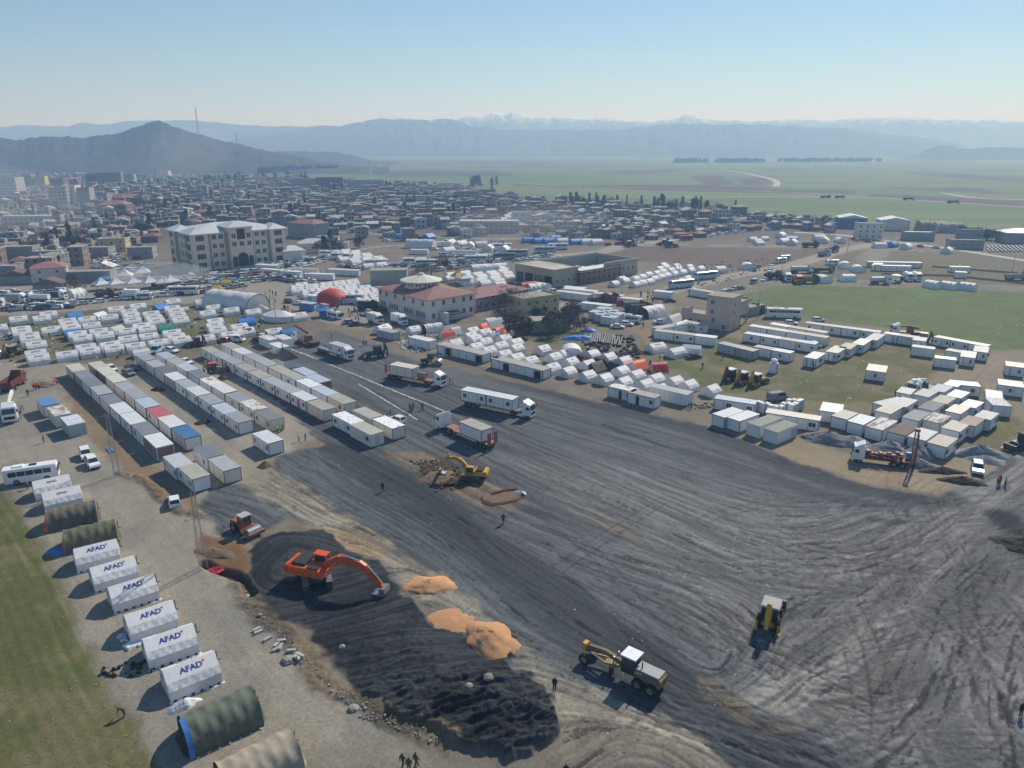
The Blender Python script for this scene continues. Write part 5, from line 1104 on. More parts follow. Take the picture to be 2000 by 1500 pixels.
 # three articulated lorries with cabins in the yard (heading away from the far end)
a_,h_=artic((655,695),-43,'white-cabbed flatbed lorry with one white cabin behind its cab','paint_grey',15)
cabin_on((655,695),-43,-.9,6.0,1.26,'white two-window cabin riding right behind the lorry cab','roof_lightblue',side='w.w')
artic((812,746),-31,'white tractor with red low loader, ramps raised at its tail','trailer_red',17,True,True)
cabin_on((812,746),-31,-6.9,7.2,1.26,'cream-roofed cabin riding on the red low loader with raised ramps','roof_cream',W=3.0,side='',wall=CR)
g=G(812,746);u=D2(-31)
root=thing('water_tank_bundle','pale strapped tank bundle lying behind the cab on the red low loader','tank',(g[0]+u[0]*2.1,g[1]+u[1]*2.1,1.31),R(-31))
b=MB();b.cyl((-1.1,0,.75),(1.1,0,.75),.75,n=14);ob('tank',b.mesh('tank'),M_['canvas_beige'],root);b=MB();b.b2((-.9,-.9,0),(.9,.9,.12));ob('cradle',b.mesh('cradle'),M_['tarp_orange'],root)
artic((973,803),-31,'white-cabbed lorry carrying two white cabins end to end','paint_grey',17.5)
cabin_on((973,803),-31,-8.9,6.6,1.26,'rear of two white cabins on the long lorry','roof_white',W=2.8,side='w.w')
cabin_on((973,803),-31,-2.2,6.6,1.26,'front of two white cabins on the long lorry','roof_white',W=2.8,side='w.w')
artic((909,855),133,'white tractor facing away with red low loader and ramps toward the camera','trailer_red',16,True,True)
cabin_on((909,855),133,-6.6,6.6,1.26,'tan-roofed white cabin on the red low loader facing away','roof_tan',W=2.9,side='w.w')
# ---- machines
def tracks(L,W,gauge,h):
 r=h/2;pr=[(-L/2+r*.3,0),(L/2-r*.3,0),(L/2,r*.7),(L/2,r*1.3),(L/2-r*.5,h),(-L/2+r*.5,h),(-L/2,r*1.3),(-L/2,r*.7)]
 b=MB();b.prism(pr,-W/2,W/2);pads=MB()
 for i in range(int(L/.35)):pads.b2((-L/2+.15+i*.35,-W/2-.02,h-.01),(-L/2+.37+i*.35,W/2+.02,h+.05))
 m,pm=b.mesh('track'),pads.mesh('track_pads');return [('track',m,'metal_dark',(0,s*gauge/2,0),(0,0,0),[('track_pads',pm,'metal_grey')]) for s in (-1,1)]
def excavator(p,body_ang,track_ang,label,paint,k=1.0,boom=((.9,1.9),(3.4,4.6),(6.1,4.5)),stick=(8.9,2.0),bucket=(9.0,.8)):
 g=G(*p);root=thing('excavator',label,'excavator',(g[0],g[1],gz(*g)),R(body_ang),None,k)
 tr=tracks(4.6,.62,2.5,.95);d=R(track_ang-body_ang)
 for nm,me,mk,loc,rot,sub in tr:
  x,y=-loc[1]*math.sin(d),loc[1]*math.cos(d);inst([(nm,me,mk,(x,y,0),(0,0,d),sub)],root,{})
 sp=[('undercarriage',MB().box((0,0,.65),(2.2,1.9,.5),rz=d).cyl((0,0,.8),(0,0,1.2),.8,n=14).mesh('undercarriage'),'metal_dark')]
 b=MB();b.prism([(-2.6,1.2),(1.6,1.2),(1.6,1.5),(1.2,2.25),(-2.3,2.25),(-2.6,2.0)],-1.35,1.35);sp.append(('house',b.mesh('house'),'$c'))
 sp.append(('counterweight',MB().prism([(-3.15,1.3),(-2.55,1.2),(-2.55,2.35),(-3.0,2.3),(-3.2,1.9)],-1.3,1.3).mesh('counterweight'),'$c'))
 sp.append(('engine_cover',MB().box((-1.5,.1,2.38),(1.7,2.2,.28),top=.9).mesh('engine_cover'),'dark'))
 sp.append(('walkway',MB().box((.4,-.85,2.3),(1.4,.8,.12)).mesh('walkway'),'dark'))
 cb=MB();cb.prism([(-.35,1.5),(1.45,1.5),(1.5,2.1),(1.15,3.05),(-.35,3.05)],.45,1.35);sp.append(('cab',cb.mesh('cab'),'$c',(0,0,0),(0,0,0),[('cab_roof',MB().box((.4,.9,3.1),(1.65,1.0,.1)).mesh('cab_roof'),'$c'),('cab_window',MB().prism([(-.2,2.0),(1.3,2.0),(1.08,2.95),(-.2,2.95)],.43,1.37).mesh('cab_window'),'glass'),('windscreen',MB().prism([(1.37,1.75),(1.5,2.1),(1.19,3.0),(1.1,3.0)],.52,1.28).mesh('windscreen'),'glass')]))
 B=[(x,0,z) for x,z in boom]
 sp.append(('boom',MB().bent([B[0],((B[0][0]*.45+B[1][0]*.55),0,B[0][2]*.4+B[1][2]*.6),B[1],((B[1][0]+B[2][0])/2,0,(B[1][2]+B[2][2])/2+.15),B[2]],[.55]*5,[.55,.85,1.0,.75,.5]).mesh('boom'),'$c'))
 st0=Vector(B[2]);st1=Vector((stick[0],0,stick[1]));dd=(st1-st0).normalized()
 sp.append(('stick',MB().bent([tuple(st0-dd*.9),tuple(st0),tuple(st0+(st1-st0)*.4),tuple(st1)],[.42]*4,[.3,.75,.55,.3]).mesh('stick'),'$c'))
 q=[Vector((B[0][0]+.9,0,B[0][2]-.2)),Vector(B[1])+Vector((-.2,0,-.3))]
 cyl=MB()
 for s in (-.4,.4):cyl.cyl(q[0]+Vector((0,s,0)),q[1]+Vector((0,s,0)),.11,n=8)
 cyl.cyl(Vector(B[1])+Vector((.3,0,.65)),st0-dd*.8+Vector((0,0,.1)),.1,n=8)
 cyl.cyl(st0+Vector((dd.x*.3,0,dd.z*.3+.55)),st1-dd*.3+Vector((.25,0,.2)),.09,n=8)
 sp.append(('hydraulic_cylinder',cyl.mesh('hydraulic_cylinder'),'steel'))
 bx,bz=bucket;b=MB();b.prism([(bx-.25,bz+.9),(bx+.45,bz+1.0),(bx+.55,bz+.35),(bx+.15,bz-.1),(bx-.75,bz-.05),(bx-.9,bz+.15),(bx-.1,bz+.3)],-.65,.65)
 for i in range(5):b.box((bx-.98,-.52+i*.26,bz+.12),(.3,.1,.08))
 sp.append(('bucket',b.mesh('bucket'),'metal_grey'))
 inst(sp,root,{'$c':M_[paint]});return root
excavator((618,1136),-18,-70,'big orange excavator on the black gravel pad, boom reaching right','machine_orange',1.18,((.9,1.9),(3.2,3.35),(6.3,2.9)),(8.3,.9),(8.35,.0))
excavator((925,935),168,150,'small yellow excavator clearing brush beside the pit','machine_yellow',.82,((.9,1.9),(2.9,4.0),(5.6,4.4)),(7.0,1.6),(7.0,.6))
def backhoe(p,ang,label,paint='machine_yellow',k=1.0,roofm='plastic_white',arm=0,world=False,lift=.3):
 """backhoe loader: +x is the loader (front) end"""
 g=G(*p) if not world else p;root=thing('backhoe_loader',label,'backhoe loader',(g[0],g[1],gz(*g)),R(ang),None,k)
 sp=[('body',MB().prism([(-1.6,.7),(2.2,.6),(2.3,1.1),(2.1,1.55),(.5,1.7),(.4,1.1),(-1.6,1.1)],-.55,.55).mesh('body'),'$c')]
 cb=MB()
 for x in (-1.3,.55):
  for y in (-.8,.8):cb.bar((x,y,1.0),(x*.95,y*.9,2.75),.1,.1)
 cb.b2((-1.35,-.85,.95),(.6,.85,1.2));sp.append(('cab',cb.mesh('cab'),'dark',(0,0,0),(0,0,0),[('cab_window',MB().box((-.38,0,1.95),(1.8,1.6,1.45),top=.93).mesh('cab_window'),'glass'),('cab_roof',MB().box((-.35,0,2.8),(2.15,1.9,.14),top=.92).mesh('cab_roof'),'$r')]))
 t,m=wheel_mesh(.78,.45,18),rim_mesh(.78,.45);t2,m2=wheel_mesh(.5,.35,16),rim_mesh(.5,.35)
 sp+=[('wheel',t,'rubber',(-1.0,s*.95,.78),(0,0,0),[('rim',m,'$c')]) for s in (-1,1)]+[('wheel',t2,'rubber',(1.7,s*.85,.5),(0,0,0),[('rim',m2,'$c')]) for s in (-1,1)]
 b=MB()
 for s in (-.7,.7):b.bent([(.4,s,1.4),(1.8,s,1.35),(3.0,s,.35+lift)],[.14]*3,[.2,.28,.2])
 b.v=[(x,y+0,z) for x,y,z in b.v]
 lo=MB()
 for s in (-.72,.72):lo.bar((.4,s,1.45),(2.1,s,1.3),.14,.24);lo.bar((2.05,s,1.32),(3.05,s,.4+lift),.14,.22)
 sp.append(('loader_arm',lo.mesh('loader_arm'),'$c'))
 sp.append(('loader_bucket',MB().prism([(3.0,lift),(3.9,lift-.05+.1),(3.95,lift+.12),(3.2,lift+.2),(3.12,lift+.75),(3.35,lift+.95),(2.98,lift+.95)],-1.15,1.15).mesh('loader_bucket'),'metal_dark'))
 sp.append(('boom',MB().bent([(-1.75,0,.9),(-2.1,0,2.2),(-1.95,0,3.5)],[.5,.62,.5],[.5,.62,.42]).mesh('boom'),'$c'))
 sp.append(('dipper',MB().bent([(-1.95,0,3.6),(-2.5,0,2.4),(-2.75,0,1.1)],[.42]*3,[.36,.5,.32]).mesh('dipper'),'$c'))
 sp.append(('digging_bucket',MB().prism([(-2.9,1.2),(-2.5,1.15),(-2.35,.7),(-2.6,.4),(-3.1,.45),(-2.9,.75)],-.4,.4).mesh('digging_bucket'),'metal_dark'))
 stb=MB().bar((0,0,1.0),(0,0,.1),.2,.2).box((0,0,.05),(.4,.4,.1)).mesh('stabiliser');sp+=[('stabiliser',stb,'$c',(-1.75,s*1.05,.12)) for s in (-1,1)]
 inst(sp,root,{'$c':M_[paint],'$r':M_[roofm]});return root
backhoe((1503,1218),62,'yellow backhoe loader in the open yard, digging arm toward the camera','machine_yellow',1.15,'curbstone')
for i,(p,t) in enumerate((((1428,742),'brownish backhoe loader, left of the three parked on the grass'),((1452,748),'yellow backhoe loader, middle of the three parked on the grass'),((1478,752),'yellow backhoe loader with cream roof, right of the three on the grass'))):backhoe(p,38,t,['earth_pile','machine_yellow','machine_yellow'][i],1.05,['plastic_white','roof_lightblue','roof_cream'][i])
backhoe((735,698),180+10,'dark green loader tractor working in the middle of the yard','machine_green',1.15,'dark')
backhoe((420,728),20,'backhoe loader with orange roof between the container rows','machine_ochre',.95,'machine_orange')
backhoe((27,695),70,'tan backhoe loader below the left camp','machine_ochre',1.05,'canvas_beige')
backhoe((362+22,676),200,'red tractor with dark cab behind the fifth container row','machine_red',.9,'machine_green')
backhoe((487+2,655),20,'red trailer tractor beside the blue shelter in the left camp','machine_red',.8,'machine_red')
backhoe((512,668),160,'green-cabbed tractor half hidden by a lettered tent','machine_green',.9,'roof_lightblue')
backhoe((1230,482),20,'far dark loader on the wide dirt road, left','machine_ochre',1.2)
backhoe((1296,479),190,'far loader on the wide dirt road, right','earth_pile',1.2)
backhoe((1310,483),10,'far dark loader at the edge of the ploughed lot','machine_green',1.3)
backhoe((1486,612),40,'green tractor behind the white van by the field','machine_green',1.1,'machine_green')
backhoe((1800,668),150,'dark-cabbed tractor behind the right courtyard cabins','machine_green',1.0)
backhoe((1996,876),200,'dark machine cut by the right edge on the track','metal_dark',1.1,'dark')
def roller(p,ang,label,paint,k=1.0,roofm='plastic_white'):
 g=G(*p);root=thing('road_roller',label,'road roller',(g[0],g[1],gz(*g)),R(ang),None,k)
 b=MB();b.cyl((1.6,-1.05,.75),(1.6,1.05,.75),.75,n=22);sp=[('drum',b.mesh('drum',False),'steel')]
 fr=MB();
 for s in (-1.18,1.18):fr.b2((.3,s-.1,.5),(2.7,s+.1,.95))
 fr.b2((2.45,-1.08,.5),(2.7,1.08,.95));fr.b2((-.1,-1.08,.5),(.5,1.08,1.1));sp.append(('drum_frame',fr.mesh('drum_frame'),'$c'))
 sp.append(('engine_hood',MB().prism([(-3.0,.8),(-.9,.8),(-.9,1.75),(-2.7,1.6),(-3.0,1.35)],-.85,.85).mesh('engine_hood'),'$c'))
 sp.append(('cab',MB().box((-.45,0,1.25),(1.3,1.5,.5)).mesh('cab'),'$c',(0,0,0),(0,0,0),[('cab_window',MB().box((-.45,0,2.1),(1.25,1.45,1.25),top=.92).mesh('cab_window'),'glass'),('cab_roof',MB().box((-.45,0,2.8),(1.6,1.75,.14),top=.92).mesh('cab_roof'),'$r'),('pillar',MB().bar((.2,.75,1.5),(.15,.7,2.75),.09,.09).bar((.2,-.75,1.5),(.15,-.7,2.75),.09,.09).bar((-1.1,.75,1.5),(-1.05,.7,2.75),.09,.09).bar((-1.1,-.75,1.5),(-1.05,-.7,2.75),.09,.09).mesh('pillar'),'$c')]))
 t,m=wheel_mesh(.78,.55,18),rim_mesh(.78,.55);sp+=[('wheel',t,'rubber',(-1.7,s*1.0,.78),(0,0,0),[('rim',m,'$c')]) for s in (-1,1)]
 inst(sp,root,{'$c':M_[paint],'$r':M_[roofm]});return root
roller((483,1040),-38,'orange road roller with steel drum near the black pad','roller_orange',1.0,'curbstone')
roller((845,712),-12,'dark-cabbed road roller in the middle of the yard','machine_ochre',1.05,'machine_green')
# grader
mat('machine_mud',(.17,.135,.085),.7,.25,1.2,dirt=((.30,.22,.08),1.5,.58))
g=G(1222,1322);root=thing('motor_grader','yellow and dark motor grader in the lower yard with long blade frame','grader',(g[0],g[1],gz(*g)),R(142),None,1.03)
sp=[('engine_hood',MB().prism([(-4.3,1.0),(-1.3,1.0),(-1.3,2.15),(-4.0,2.15),(-4.35,1.9)],-.8,.8).mesh('engine_hood'),'machine_mud',(0,0,0),(0,0,0),[('hood_top',MB().box((-2.75,0,2.2),(2.7,1.5,.1)).mesh('hood_top'),'roof_grey')]),('cab',MB().prism([(-1.3,1.1),(.2,1.1),(.35,1.6),(.1,3.1),(-1.3,3.1)],-.72,.72).mesh('cab'),'dark',(0,0,0),(0,0,0),[('cab_window',MB().prism([(-1.2,1.7),(.36,1.7),(.14,3.0),(-1.2,3.0)],-.74,.74).mesh('cab_window'),'glass'),('cab_roof',MB().box((-.6,0,3.17),(1.8,1.75,.14)).mesh('cab_roof'),'plastic_white')]),('front_frame',MB().bent([(.2,0,1.5),(2.4,0,2.0),(4.4,0,1.75),(4.9,0,1.2)],[.42]*4,[.55,.5,.5,.6]).mesh('front_frame'),'machine_mud'),('nose_plate',MB().box((5.0,0,1.6),(.5,.7,.9)).mesh('nose_plate'),'machine_yellow'),('turntable',MB().cyl((1.6,0,.95),(1.6,0,1.1),.8,n=16).bar((4.4,0,1.0),(1.8,.6,1.0),.16,.16).bar((4.4,0,1.0),(1.8,-.6,1.0),.16,.16).mesh('turntable'),'machine_ochre'),('blade',MB().box((1.5,0,.5),(.16,3.9,.62),rz=.5).mesh('blade'),'metal_dark'),('lift_cylinder',MB().cyl((1.3,.5,.9),(1.2,.5,2.3),.09,n=8).cyl((1.3,-.5,.9),(1.2,-.5,2.3),.09,n=8).mesh('lift_cylinder'),'steel'),('exhaust',MB().cyl((-2.0,.3,2.2),(-2.0,.3,3.0),.07,n=8).mesh('exhaust'),'dark')]
sp+=wheels((-3.4,-1.9,4.5),1.0,.66,.42);inst(sp,root,{})
CAT_T=text_mesh('CAT',.34,.01);ob('lettering',CAT_T,M_['paint_white'],root,(-1.85,-.812,1.85),(PI/2,0,0));ob('lettering',CAT_T,M_['paint_white'],root,(-1.85,.812,1.85),(PI/2,0,PI))
# drilling lorry
g=G(1715,905);root=thing('drilling_truck','rusty drilling truck with tall upright mast beside the gravel heaps','drilling rig',(g[0],g[1],gz(*g)),R(160))
sp=cab_parts(4.6);sp.append(('chassis',MB().b2((-5,-.5,.75),(4.3,.5,1.1)).b2((-5,-1.2,1.1),(2.3,1.2,1.25)).mesh('chassis'),'machine_red'));sp+=wheels((3.3,-2.4,-3.8),1.0,.52,.42)
b=MB();r=random.Random(3)
for i in range(9):b.box((-3.6+i*.7,r.uniform(-.5,.5),1.6+r.uniform(0,.4)),(r.uniform(.4,.9),r.uniform(.5,1.1),r.uniform(.5,1.1)),r.uniform(0,.4))
for s in (-1.1,1.1):b.bar((-4.8,s,1.3),(2.1,s,1.9),.12,.12);b.bar((-4.5,s,2.2),(1.8,s,2.3),.08,.08)
sp.append(('pump_deck',b.mesh('pump_deck'),'machine_red'))
b=MB()
for (x,y) in ((-5.2,-.3),(-5.2,.3),(-5.7,-.3),(-5.7,.3)):b.bar((x,y,.3),(x+.1,y,7.0),.1,.1)
for i in range(9):
 z=.6+i*.7
 for (a,c_) in (((-5.2,-.3),(-5.7,-.3)),((-5.7,-.3),(-5.7,.3)),((-5.2,.3),(-5.7,.3))):b.bar((a[0],a[1],z),(c_[0],c_[1],z+.6),.06,.06)
b.box((-5.4,0,7.2),(.8,.8,.5));sp.append(('mast',b.mesh('mast'),'trailer_red'));sp.append(('drill_pipe',MB().cyl((-6.0,-.7,.2),(-5.9,-.7,6.2),.1,n=8).mesh('drill_pipe'),'machine_red'))
sp.append(('side_tank',MB().box((-4.9,-1.0,1.8),(.9,.6,1.3)).mesh('side_tank'),'roof_blue'));inst(sp,root,{'$cab':M_['paint_white']})
# crane lorries
def crane(p,ang,label,paint,cab='paint_white',jib=((-1.5,0,2.8),(3.5,0,3.6)),k=1.0,red=False):
 g=G(*p);root=thing('crane_truck',label,'crane truck',(g[0],g[1],0),R(ang),None,k)
 sp=cab_parts(4.2);sp.append(('deck',MB().b2((-4.6,-1.2,.9),(2.0,1.2,1.25)).mesh('deck'),'$c'));sp+=wheels((2.9,-2.2,-3.4),1.0,.5,.42)
 sp.append(('turret',MB().box((-1.2,0,1.9),(1.7,1.7,1.3),top=.85).mesh('turret'),'$c'));sp.append(('jib',MB().bent([jib[0],((jib[0][0]+jib[1][0])/2,0,(jib[0][2]+jib[1][2])/2+.2),jib[1]],[.5,.42,.35],[.6,.5,.4]).mesh('jib'),'$j'))
 sp+=[('outrigger',MB().bar((0,0,.9),(0,1.5,.9),.2,.2).bar((0,1.5,.9),(0,1.5,.05),.14,.14).mesh('outrigger'),'$c',(x,0,0),(0,0,a)) for x in (-3.9,1.5) for a in (0,PI)]
 inst(sp,root,{'$cab':M_[cab],'$c':M_[paint],'$j':M_['plastic_white'] if not red else M_['machine_red']});return root
crane((1796,768),215,'white crane truck on the grass behind the stock of cabins','metal_dark',jib=((-2.0,0,2.9),(4.2,0,3.8)))
crane((1768,655),170,'red crane truck behind the far office row','machine_red',red=True,jib=((-3.5,0,2.3),(2.0,0,2.9)))
crane((598,672),140,'rusty crane lorry with folded red arm at the head of the yard','machine_red',red=True,jib=((-1.0,0,3.2),(4.8,0,4.4)),k=1.1)
crane((25,815),-62,'white crane lorry with long lattice jib among the sewer works','metal_grey',jib=((-6.0,0,3.6),(2.6,0,3.2)),k=1.1)
lorry((28,757),100,'tipper','dark red tipper truck seen from behind by the sewer works','machine_red','machine_red',8)
# ------------------------------------------------------------------ buildings
mat('stucco',(.70,.61,.48),.85,.07,.5,inst_var=.03);mat('stucco_band',(.33,.28,.24),.85,.08,.5)
mat('sheet_roof',(.58,.61,.62),.5,.07,.4);mat('tile_red',(.29,.15,.135),.75,.16,.6);mat('plaster_pink',(.50,.40,.36),.85,.08,.5)
mat('plaster_white',(.66,.60,.55),.85,.08,.5);mat('plaster_green',(.30,.34,.29),.85,.1,.5);mat('plaster_yellow',(.52,.44,.24),.85,.1,.5);mat('plaster_grey',(.32,.32,.31),.85,.12,.5)
mat('hall_tan',(.42,.38,.30),.8,.08,.5);mat('hall_roof',(.45,.43,.34),.7,.08,.3);mat('flat_roof',(.33,.305,.26),.9,.12,.4);mat('blue_sheet',(.10,.16,.32),.6,.08,.4);mat('board_grey',(.36,.35,.32),.8,.2,1)
def town_wall(name,col):
 """plaster with rows of dark openings, for houses too far off to tell a window from its frame"""
 m=mat(name,col,.88,.12,.35,inst_var=.22);n=m.node_tree.nodes;l=m.node_tree.links;b=n['Principled BSDF'];src=b.inputs['Base Color'].links[0].from_socket
 tc=n.new('ShaderNodeTexCoord');sx=n.new('ShaderNodeSeparateXYZ');l.new(tc.outputs['Object'],sx.inputs[0])
 def mth(op,a,bb=None):
  q=n.new('ShaderNodeMath');q.operation=op
  for i,v in enumerate((a,bb)):
   if v is None:continue
   if isinstance(v,(int,float)):q.inputs[i].default_value=v
   else:l.new(v,q.inputs[i])
  return q.outputs[0]
 u=mth('FRACT',mth('DIVIDE',mth('ADD',sx.outputs['X'],sx.outputs['Y']),3.3));v=mth('FRACT',mth('DIVIDE',sx.outputs['Z'],3.0))
 k=mth('MULTIPLY',mth('LESS_THAN',mth('ABSOLUTE',mth('SUBTRACT',u,.5)),.2),mth('LESS_THAN',mth('ABSOLUTE',mth('SUBTRACT',v,.55)),.22))
 mx=n.new('ShaderNodeMix');mx.data_type='RGBA';l.new(k,mx.inputs['Factor']);l.new(src,mx.inputs['A']);mx.inputs['B'].default_value=(.06,.06,.065,1);l.new(mx.outputs['Result'],b.inputs['Base Color']);return m
TW_=[town_wall('town_wall_'+k,c) for k,c in (('grey',(.22,.21,.20)),('tan',(.27,.23,.185)),('white',(.44,.43,.41)),('pink',(.32,.24,.215)),('brick',(.22,.15,.12)),('bluish',(.29,.32,.35)))]
TR_=[M_['tile_red'],M_['flat_roof'],mat('town_slab',(.22,.205,.185),.9,.2,.3,inst_var=.3),mat('town_sheet',(.42,.43,.43),.5,.1,.3,inst_var=.2),mat('town_tile',(.21,.125,.105),.8,.2,.3,inst_var=.2)]
def hip(x0,x1,y0,y1,z,h,o=.8,b=None,m=0,t=.18):
 b=b or MB();x0-=o;x1+=o;y0-=o;y1+=o;w_,d=x1-x0,y1-y0;r=min(w_,d)/2
 a,c_=((x0+r,(y0+y1)/2),(x1-r,(y0+y1)/2)) if w_>=d else (((x0+x1)/2,y0+r),((x0+x1)/2,y1-r))
 if abs(w_-d)<.01:a=c_=((x0+x1)/2,(y0+y1)/2);c_=(a[0]+.02,a[1])
 P=[(x0,y0,z),(x1,y0,z),(x1,y1,z),(x0,y1,z),(x0,y0,z+t),(x1,y0,z+t),(x1,y1,z+t),(x0,y1,z+t),(a[0],a[1],z+t+h),(c_[0],c_[1],z+t+h)]
 if w_>=d:F=[(4,5,9,8),(5,6,9),(6,7,8,9),(7,4,8)]
 else:F=[(4,5,8),(5,6,9,8),(6,7,9),(7,4,8,9)]
 b.add(P,F+[(3,2,1,0),(0,1,5,4),(1,2,6,5),(2,3,7,6),(3,0,4,7)],m);return b
b=MB();b.b2((-.75,-.06,-.85),(.75,.1,.85));WIN=b.mesh('window')
b=MB()
for q in ((-.87,-.75,-.97,.97),(.75,.87,-.97,.97),(-.75,.75,.85,.97),(-.75,.75,-.97,-.85),(-.05,.05,-.85,.85)):b.b2((q[0],-.1,q[2]),(q[1],.08,q[3]))
WINF=b.mesh('window_frame')
def archw(w_,h):
 b=MB();P=[(-w_/2,0),(w_/2,0)]+[(w_/2*math.cos(t*PI/8),h-w_/2+w_/2*math.sin(t*PI/8)) for t in range(9)];b.prism(P,-.07,.1);return b.mesh('arched_window')
AW=archw(1.12,2.5);AW_BIG=archw(5.0,7.0);AW_MED=archw(2.2,5.4)
def window(root,x,z,y=0.0,side='f',sx=1.0,sz=1.0,me=None,frame=True,nm='window',m='glass'):
 loc=(x,y,z) if side=='f' else (y,x,z);rot=0 if side=='f' else-PI/2
 o=ob(nm,me or WIN,M_[m],root,loc,rot,(sx,1,sz))
 if frame and me is None:ob('window_frame',WINF,M_['frame_white'],o)
 return o
 # the long four-storey building
root=thing('public_building','pale four-storey public building with arched entrance and grey hipped roofs','building',(-145.3,339.9,0),R(41));H4=16.6
def blk(nm,x0,x1,y0,y1,h,m):return ob(nm,MB().b2((x0,y0,0),(x1,y1,h)).mesh(nm),M_[m],root)
blk('main_wall',1,44,1.2,31,H4-.1,'stucco')
for (x0,x1,y0,y1,h) in ((0,7.6,-.2,8,H4),(37.4,45,-.2,8,H4),(17,28,-1.4,10,H4+2.2),(0,8,24,32,H4)):blk('pavilion_wall',x0,x1,y0,y1,h,'stucco')
for (x0,x1,y0,y1) in ((7.6,9.0,1.05,1.3),(15.6,17,1.05,1.3),(28,29.4,1.05,1.3),(36,37.4,1.05,1.3),(45.0,45.15,0,8),(.85,1.1,8,9.6),(.85,1.1,22.2,24),(-.15,0,5.8,8)):blk('brown_strip',x0,x1,y0,y1,H4-.15,'stucco_band')
ob('roof',hip(1,44,1.2,31,H4-.05,3.4,1.0).mesh('roof'),M_['sheet_roof'],root)
for (x0,x1,y0,y1,z,h) in ((0,7.6,-.2,12,H4+.02,2.4),(37.4,45,-.2,12,H4+.02,2.4),(17,28,-1.4,12,H4+2.2,2.4),(0,8,20,32,H4+.03,2.4)):ob('pavilion_roof',hip(x0,x1,y0,y1,z,h,1.1).mesh('pavilion_roof'),M_['sheet_roof'],root)
for f in range(4):
 z=1.3+f*4.1
 for cx in (3.8,41.2):
  for d in (-1.25,0,1.25):window(root,cx+d,z,-.22,me=AW,frame=False,nm='arched_window')
 for cx in (4.0,28):
  for d in (-1.25,0,1.25):window(root,cx+d,z,-.02,'s',me=AW,frame=False,nm='arched_window')
 for cx in (10.7,13.9,31.1,34.3):window(root,cx,z+1.2,1.18,sx=1.25,sz=1.2)
 for cx in (12.2,16.0,19.8):window(root,cx,z+1.2,.98,'s',1.25,1.2)
for cx in (18.9,22.5,26.1):
 window(root,cx,11.2,-1.42,sx=1.3,sz=1.2)
 if cx !=22.5:window(root,cx,14.9,-1.42,sx=1.3,sz=1.2)
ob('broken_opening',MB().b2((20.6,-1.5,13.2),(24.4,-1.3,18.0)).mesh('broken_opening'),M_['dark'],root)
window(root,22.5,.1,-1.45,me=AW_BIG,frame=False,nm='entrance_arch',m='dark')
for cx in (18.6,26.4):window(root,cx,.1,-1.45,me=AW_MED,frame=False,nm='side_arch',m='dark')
b=MB()
for i in range(4):b.b2((15.5+i*.4,-5.5+i*1,0),(29.5-i*.4,-1.5,.18+i*.18))
ob('entrance_steps',b.mesh('entrance_steps'),M_['concrete'],root)
b=MB();b.b2((-6,-9,0),(47,-8.8,1.0));
# red-roofed building with its lantern
def rbuild():
 g=(-27.2,235.1);root=thing('civic_building','white two-storey building with red tiled roof and round pale lantern','building',(*g,0),R(41));W,Dp,h=19,30,7.7
 ob('wall',MB().b2((0,0,0),(W,Dp,h)).mesh('wall'),M_['plaster_white'],root)
 ob('roof',hip(0,W,0,Dp,h,2.1,1.0).mesh('roof'),M_['tile_red'],root)
 cx,cy_,n=9.5,17,12
 b=MB();b.cyl((cx,cy_,h+.6),(cx,cy_,h+3.4),6.0,6.0,n);ob('lantern_wall',b.mesh('lantern_wall'),M_['plaster_white'],root)
 for i in range(n):
  a=2*PI*(i+.5)/n;ob('lantern_window',MB().box((0,0,0),(1.6,.1,1.1)).mesh('lantern_window') if i==0 else bpy.data.meshes['lantern_window'],M_['glass'],root,(cx+5.85*math.cos(a),cy_+5.85*math.sin(a),h+2.6),a+PI/2)
 b=MB();b.cyl((cx,cy_,h+3.3),(cx,cy_,h+3.6),7.4,7.3,n);b.cyl((cx,cy_,h+3.6),(cx,cy_,h+5.2),7.3,1.3,n);b.cyl((cx,cy_,h+5.2),(cx,cy_,h+5.8),1.3,.9,n);ob('lantern_roof',b.mesh('lantern_roof'),M_['roof_cream'],root)
 for z,hs in ((6.3,1),(2.4,1.05)):
  for x in (2.2,6.3,10.5,14.6,17.6):window(root,x,z,-.02,sx=.75,sz=hs*.9)
 for z in (6.3,):
  for y in (2.5,8,13.5,19,24.5,28.5):window(root,y,z,-.02,'s',.85,.9)
 for y in (2,3.4,4.8,6.2,9,10.4,11.8,13.2,18,19.4,20.8,22.2,26,27.4):window(root,y,2.6,-.02,'s',.55,1.1)
 ob('porch_roof',MB().box((8.5,-2.2,3.0),(6,4.2,.25)).mesh('porch_roof'),M_['dark'],root);ob('porch_wall',MB().b2((4.4,-4.0,0),(5.6,-.5,3.6)).mesh('porch_wall'),M_['plaster_white'],root)
 return root
rbuild()
g=(-12.5,254.0);root=thing('annex_building','low white annex with red hipped roof right of the lantern building','building',(*g,0),R(44));ob('wall',MB().b2((0,0,0),(26,14,4.6)).mesh('wall'),M_['town_wall_bluish'],root);ob('roof',hip(0,26,0,14,4.6,2.0).mesh('roof'),M_['tile_red'],root)
for i in range(7):window(root,2.2+i*3.5,2.6,-.02,sx=.8)
ob('skylight',MB().box((17,5,6.15),(3,2,.15)).mesh('skylight'),M_['glass'],root)
# pink house on the right with its low wing
g=(67.6,224.7);root=thing('pink_house','pinkish three-storey house with flat roof and open upper floor','house',(*g,0),R(142))
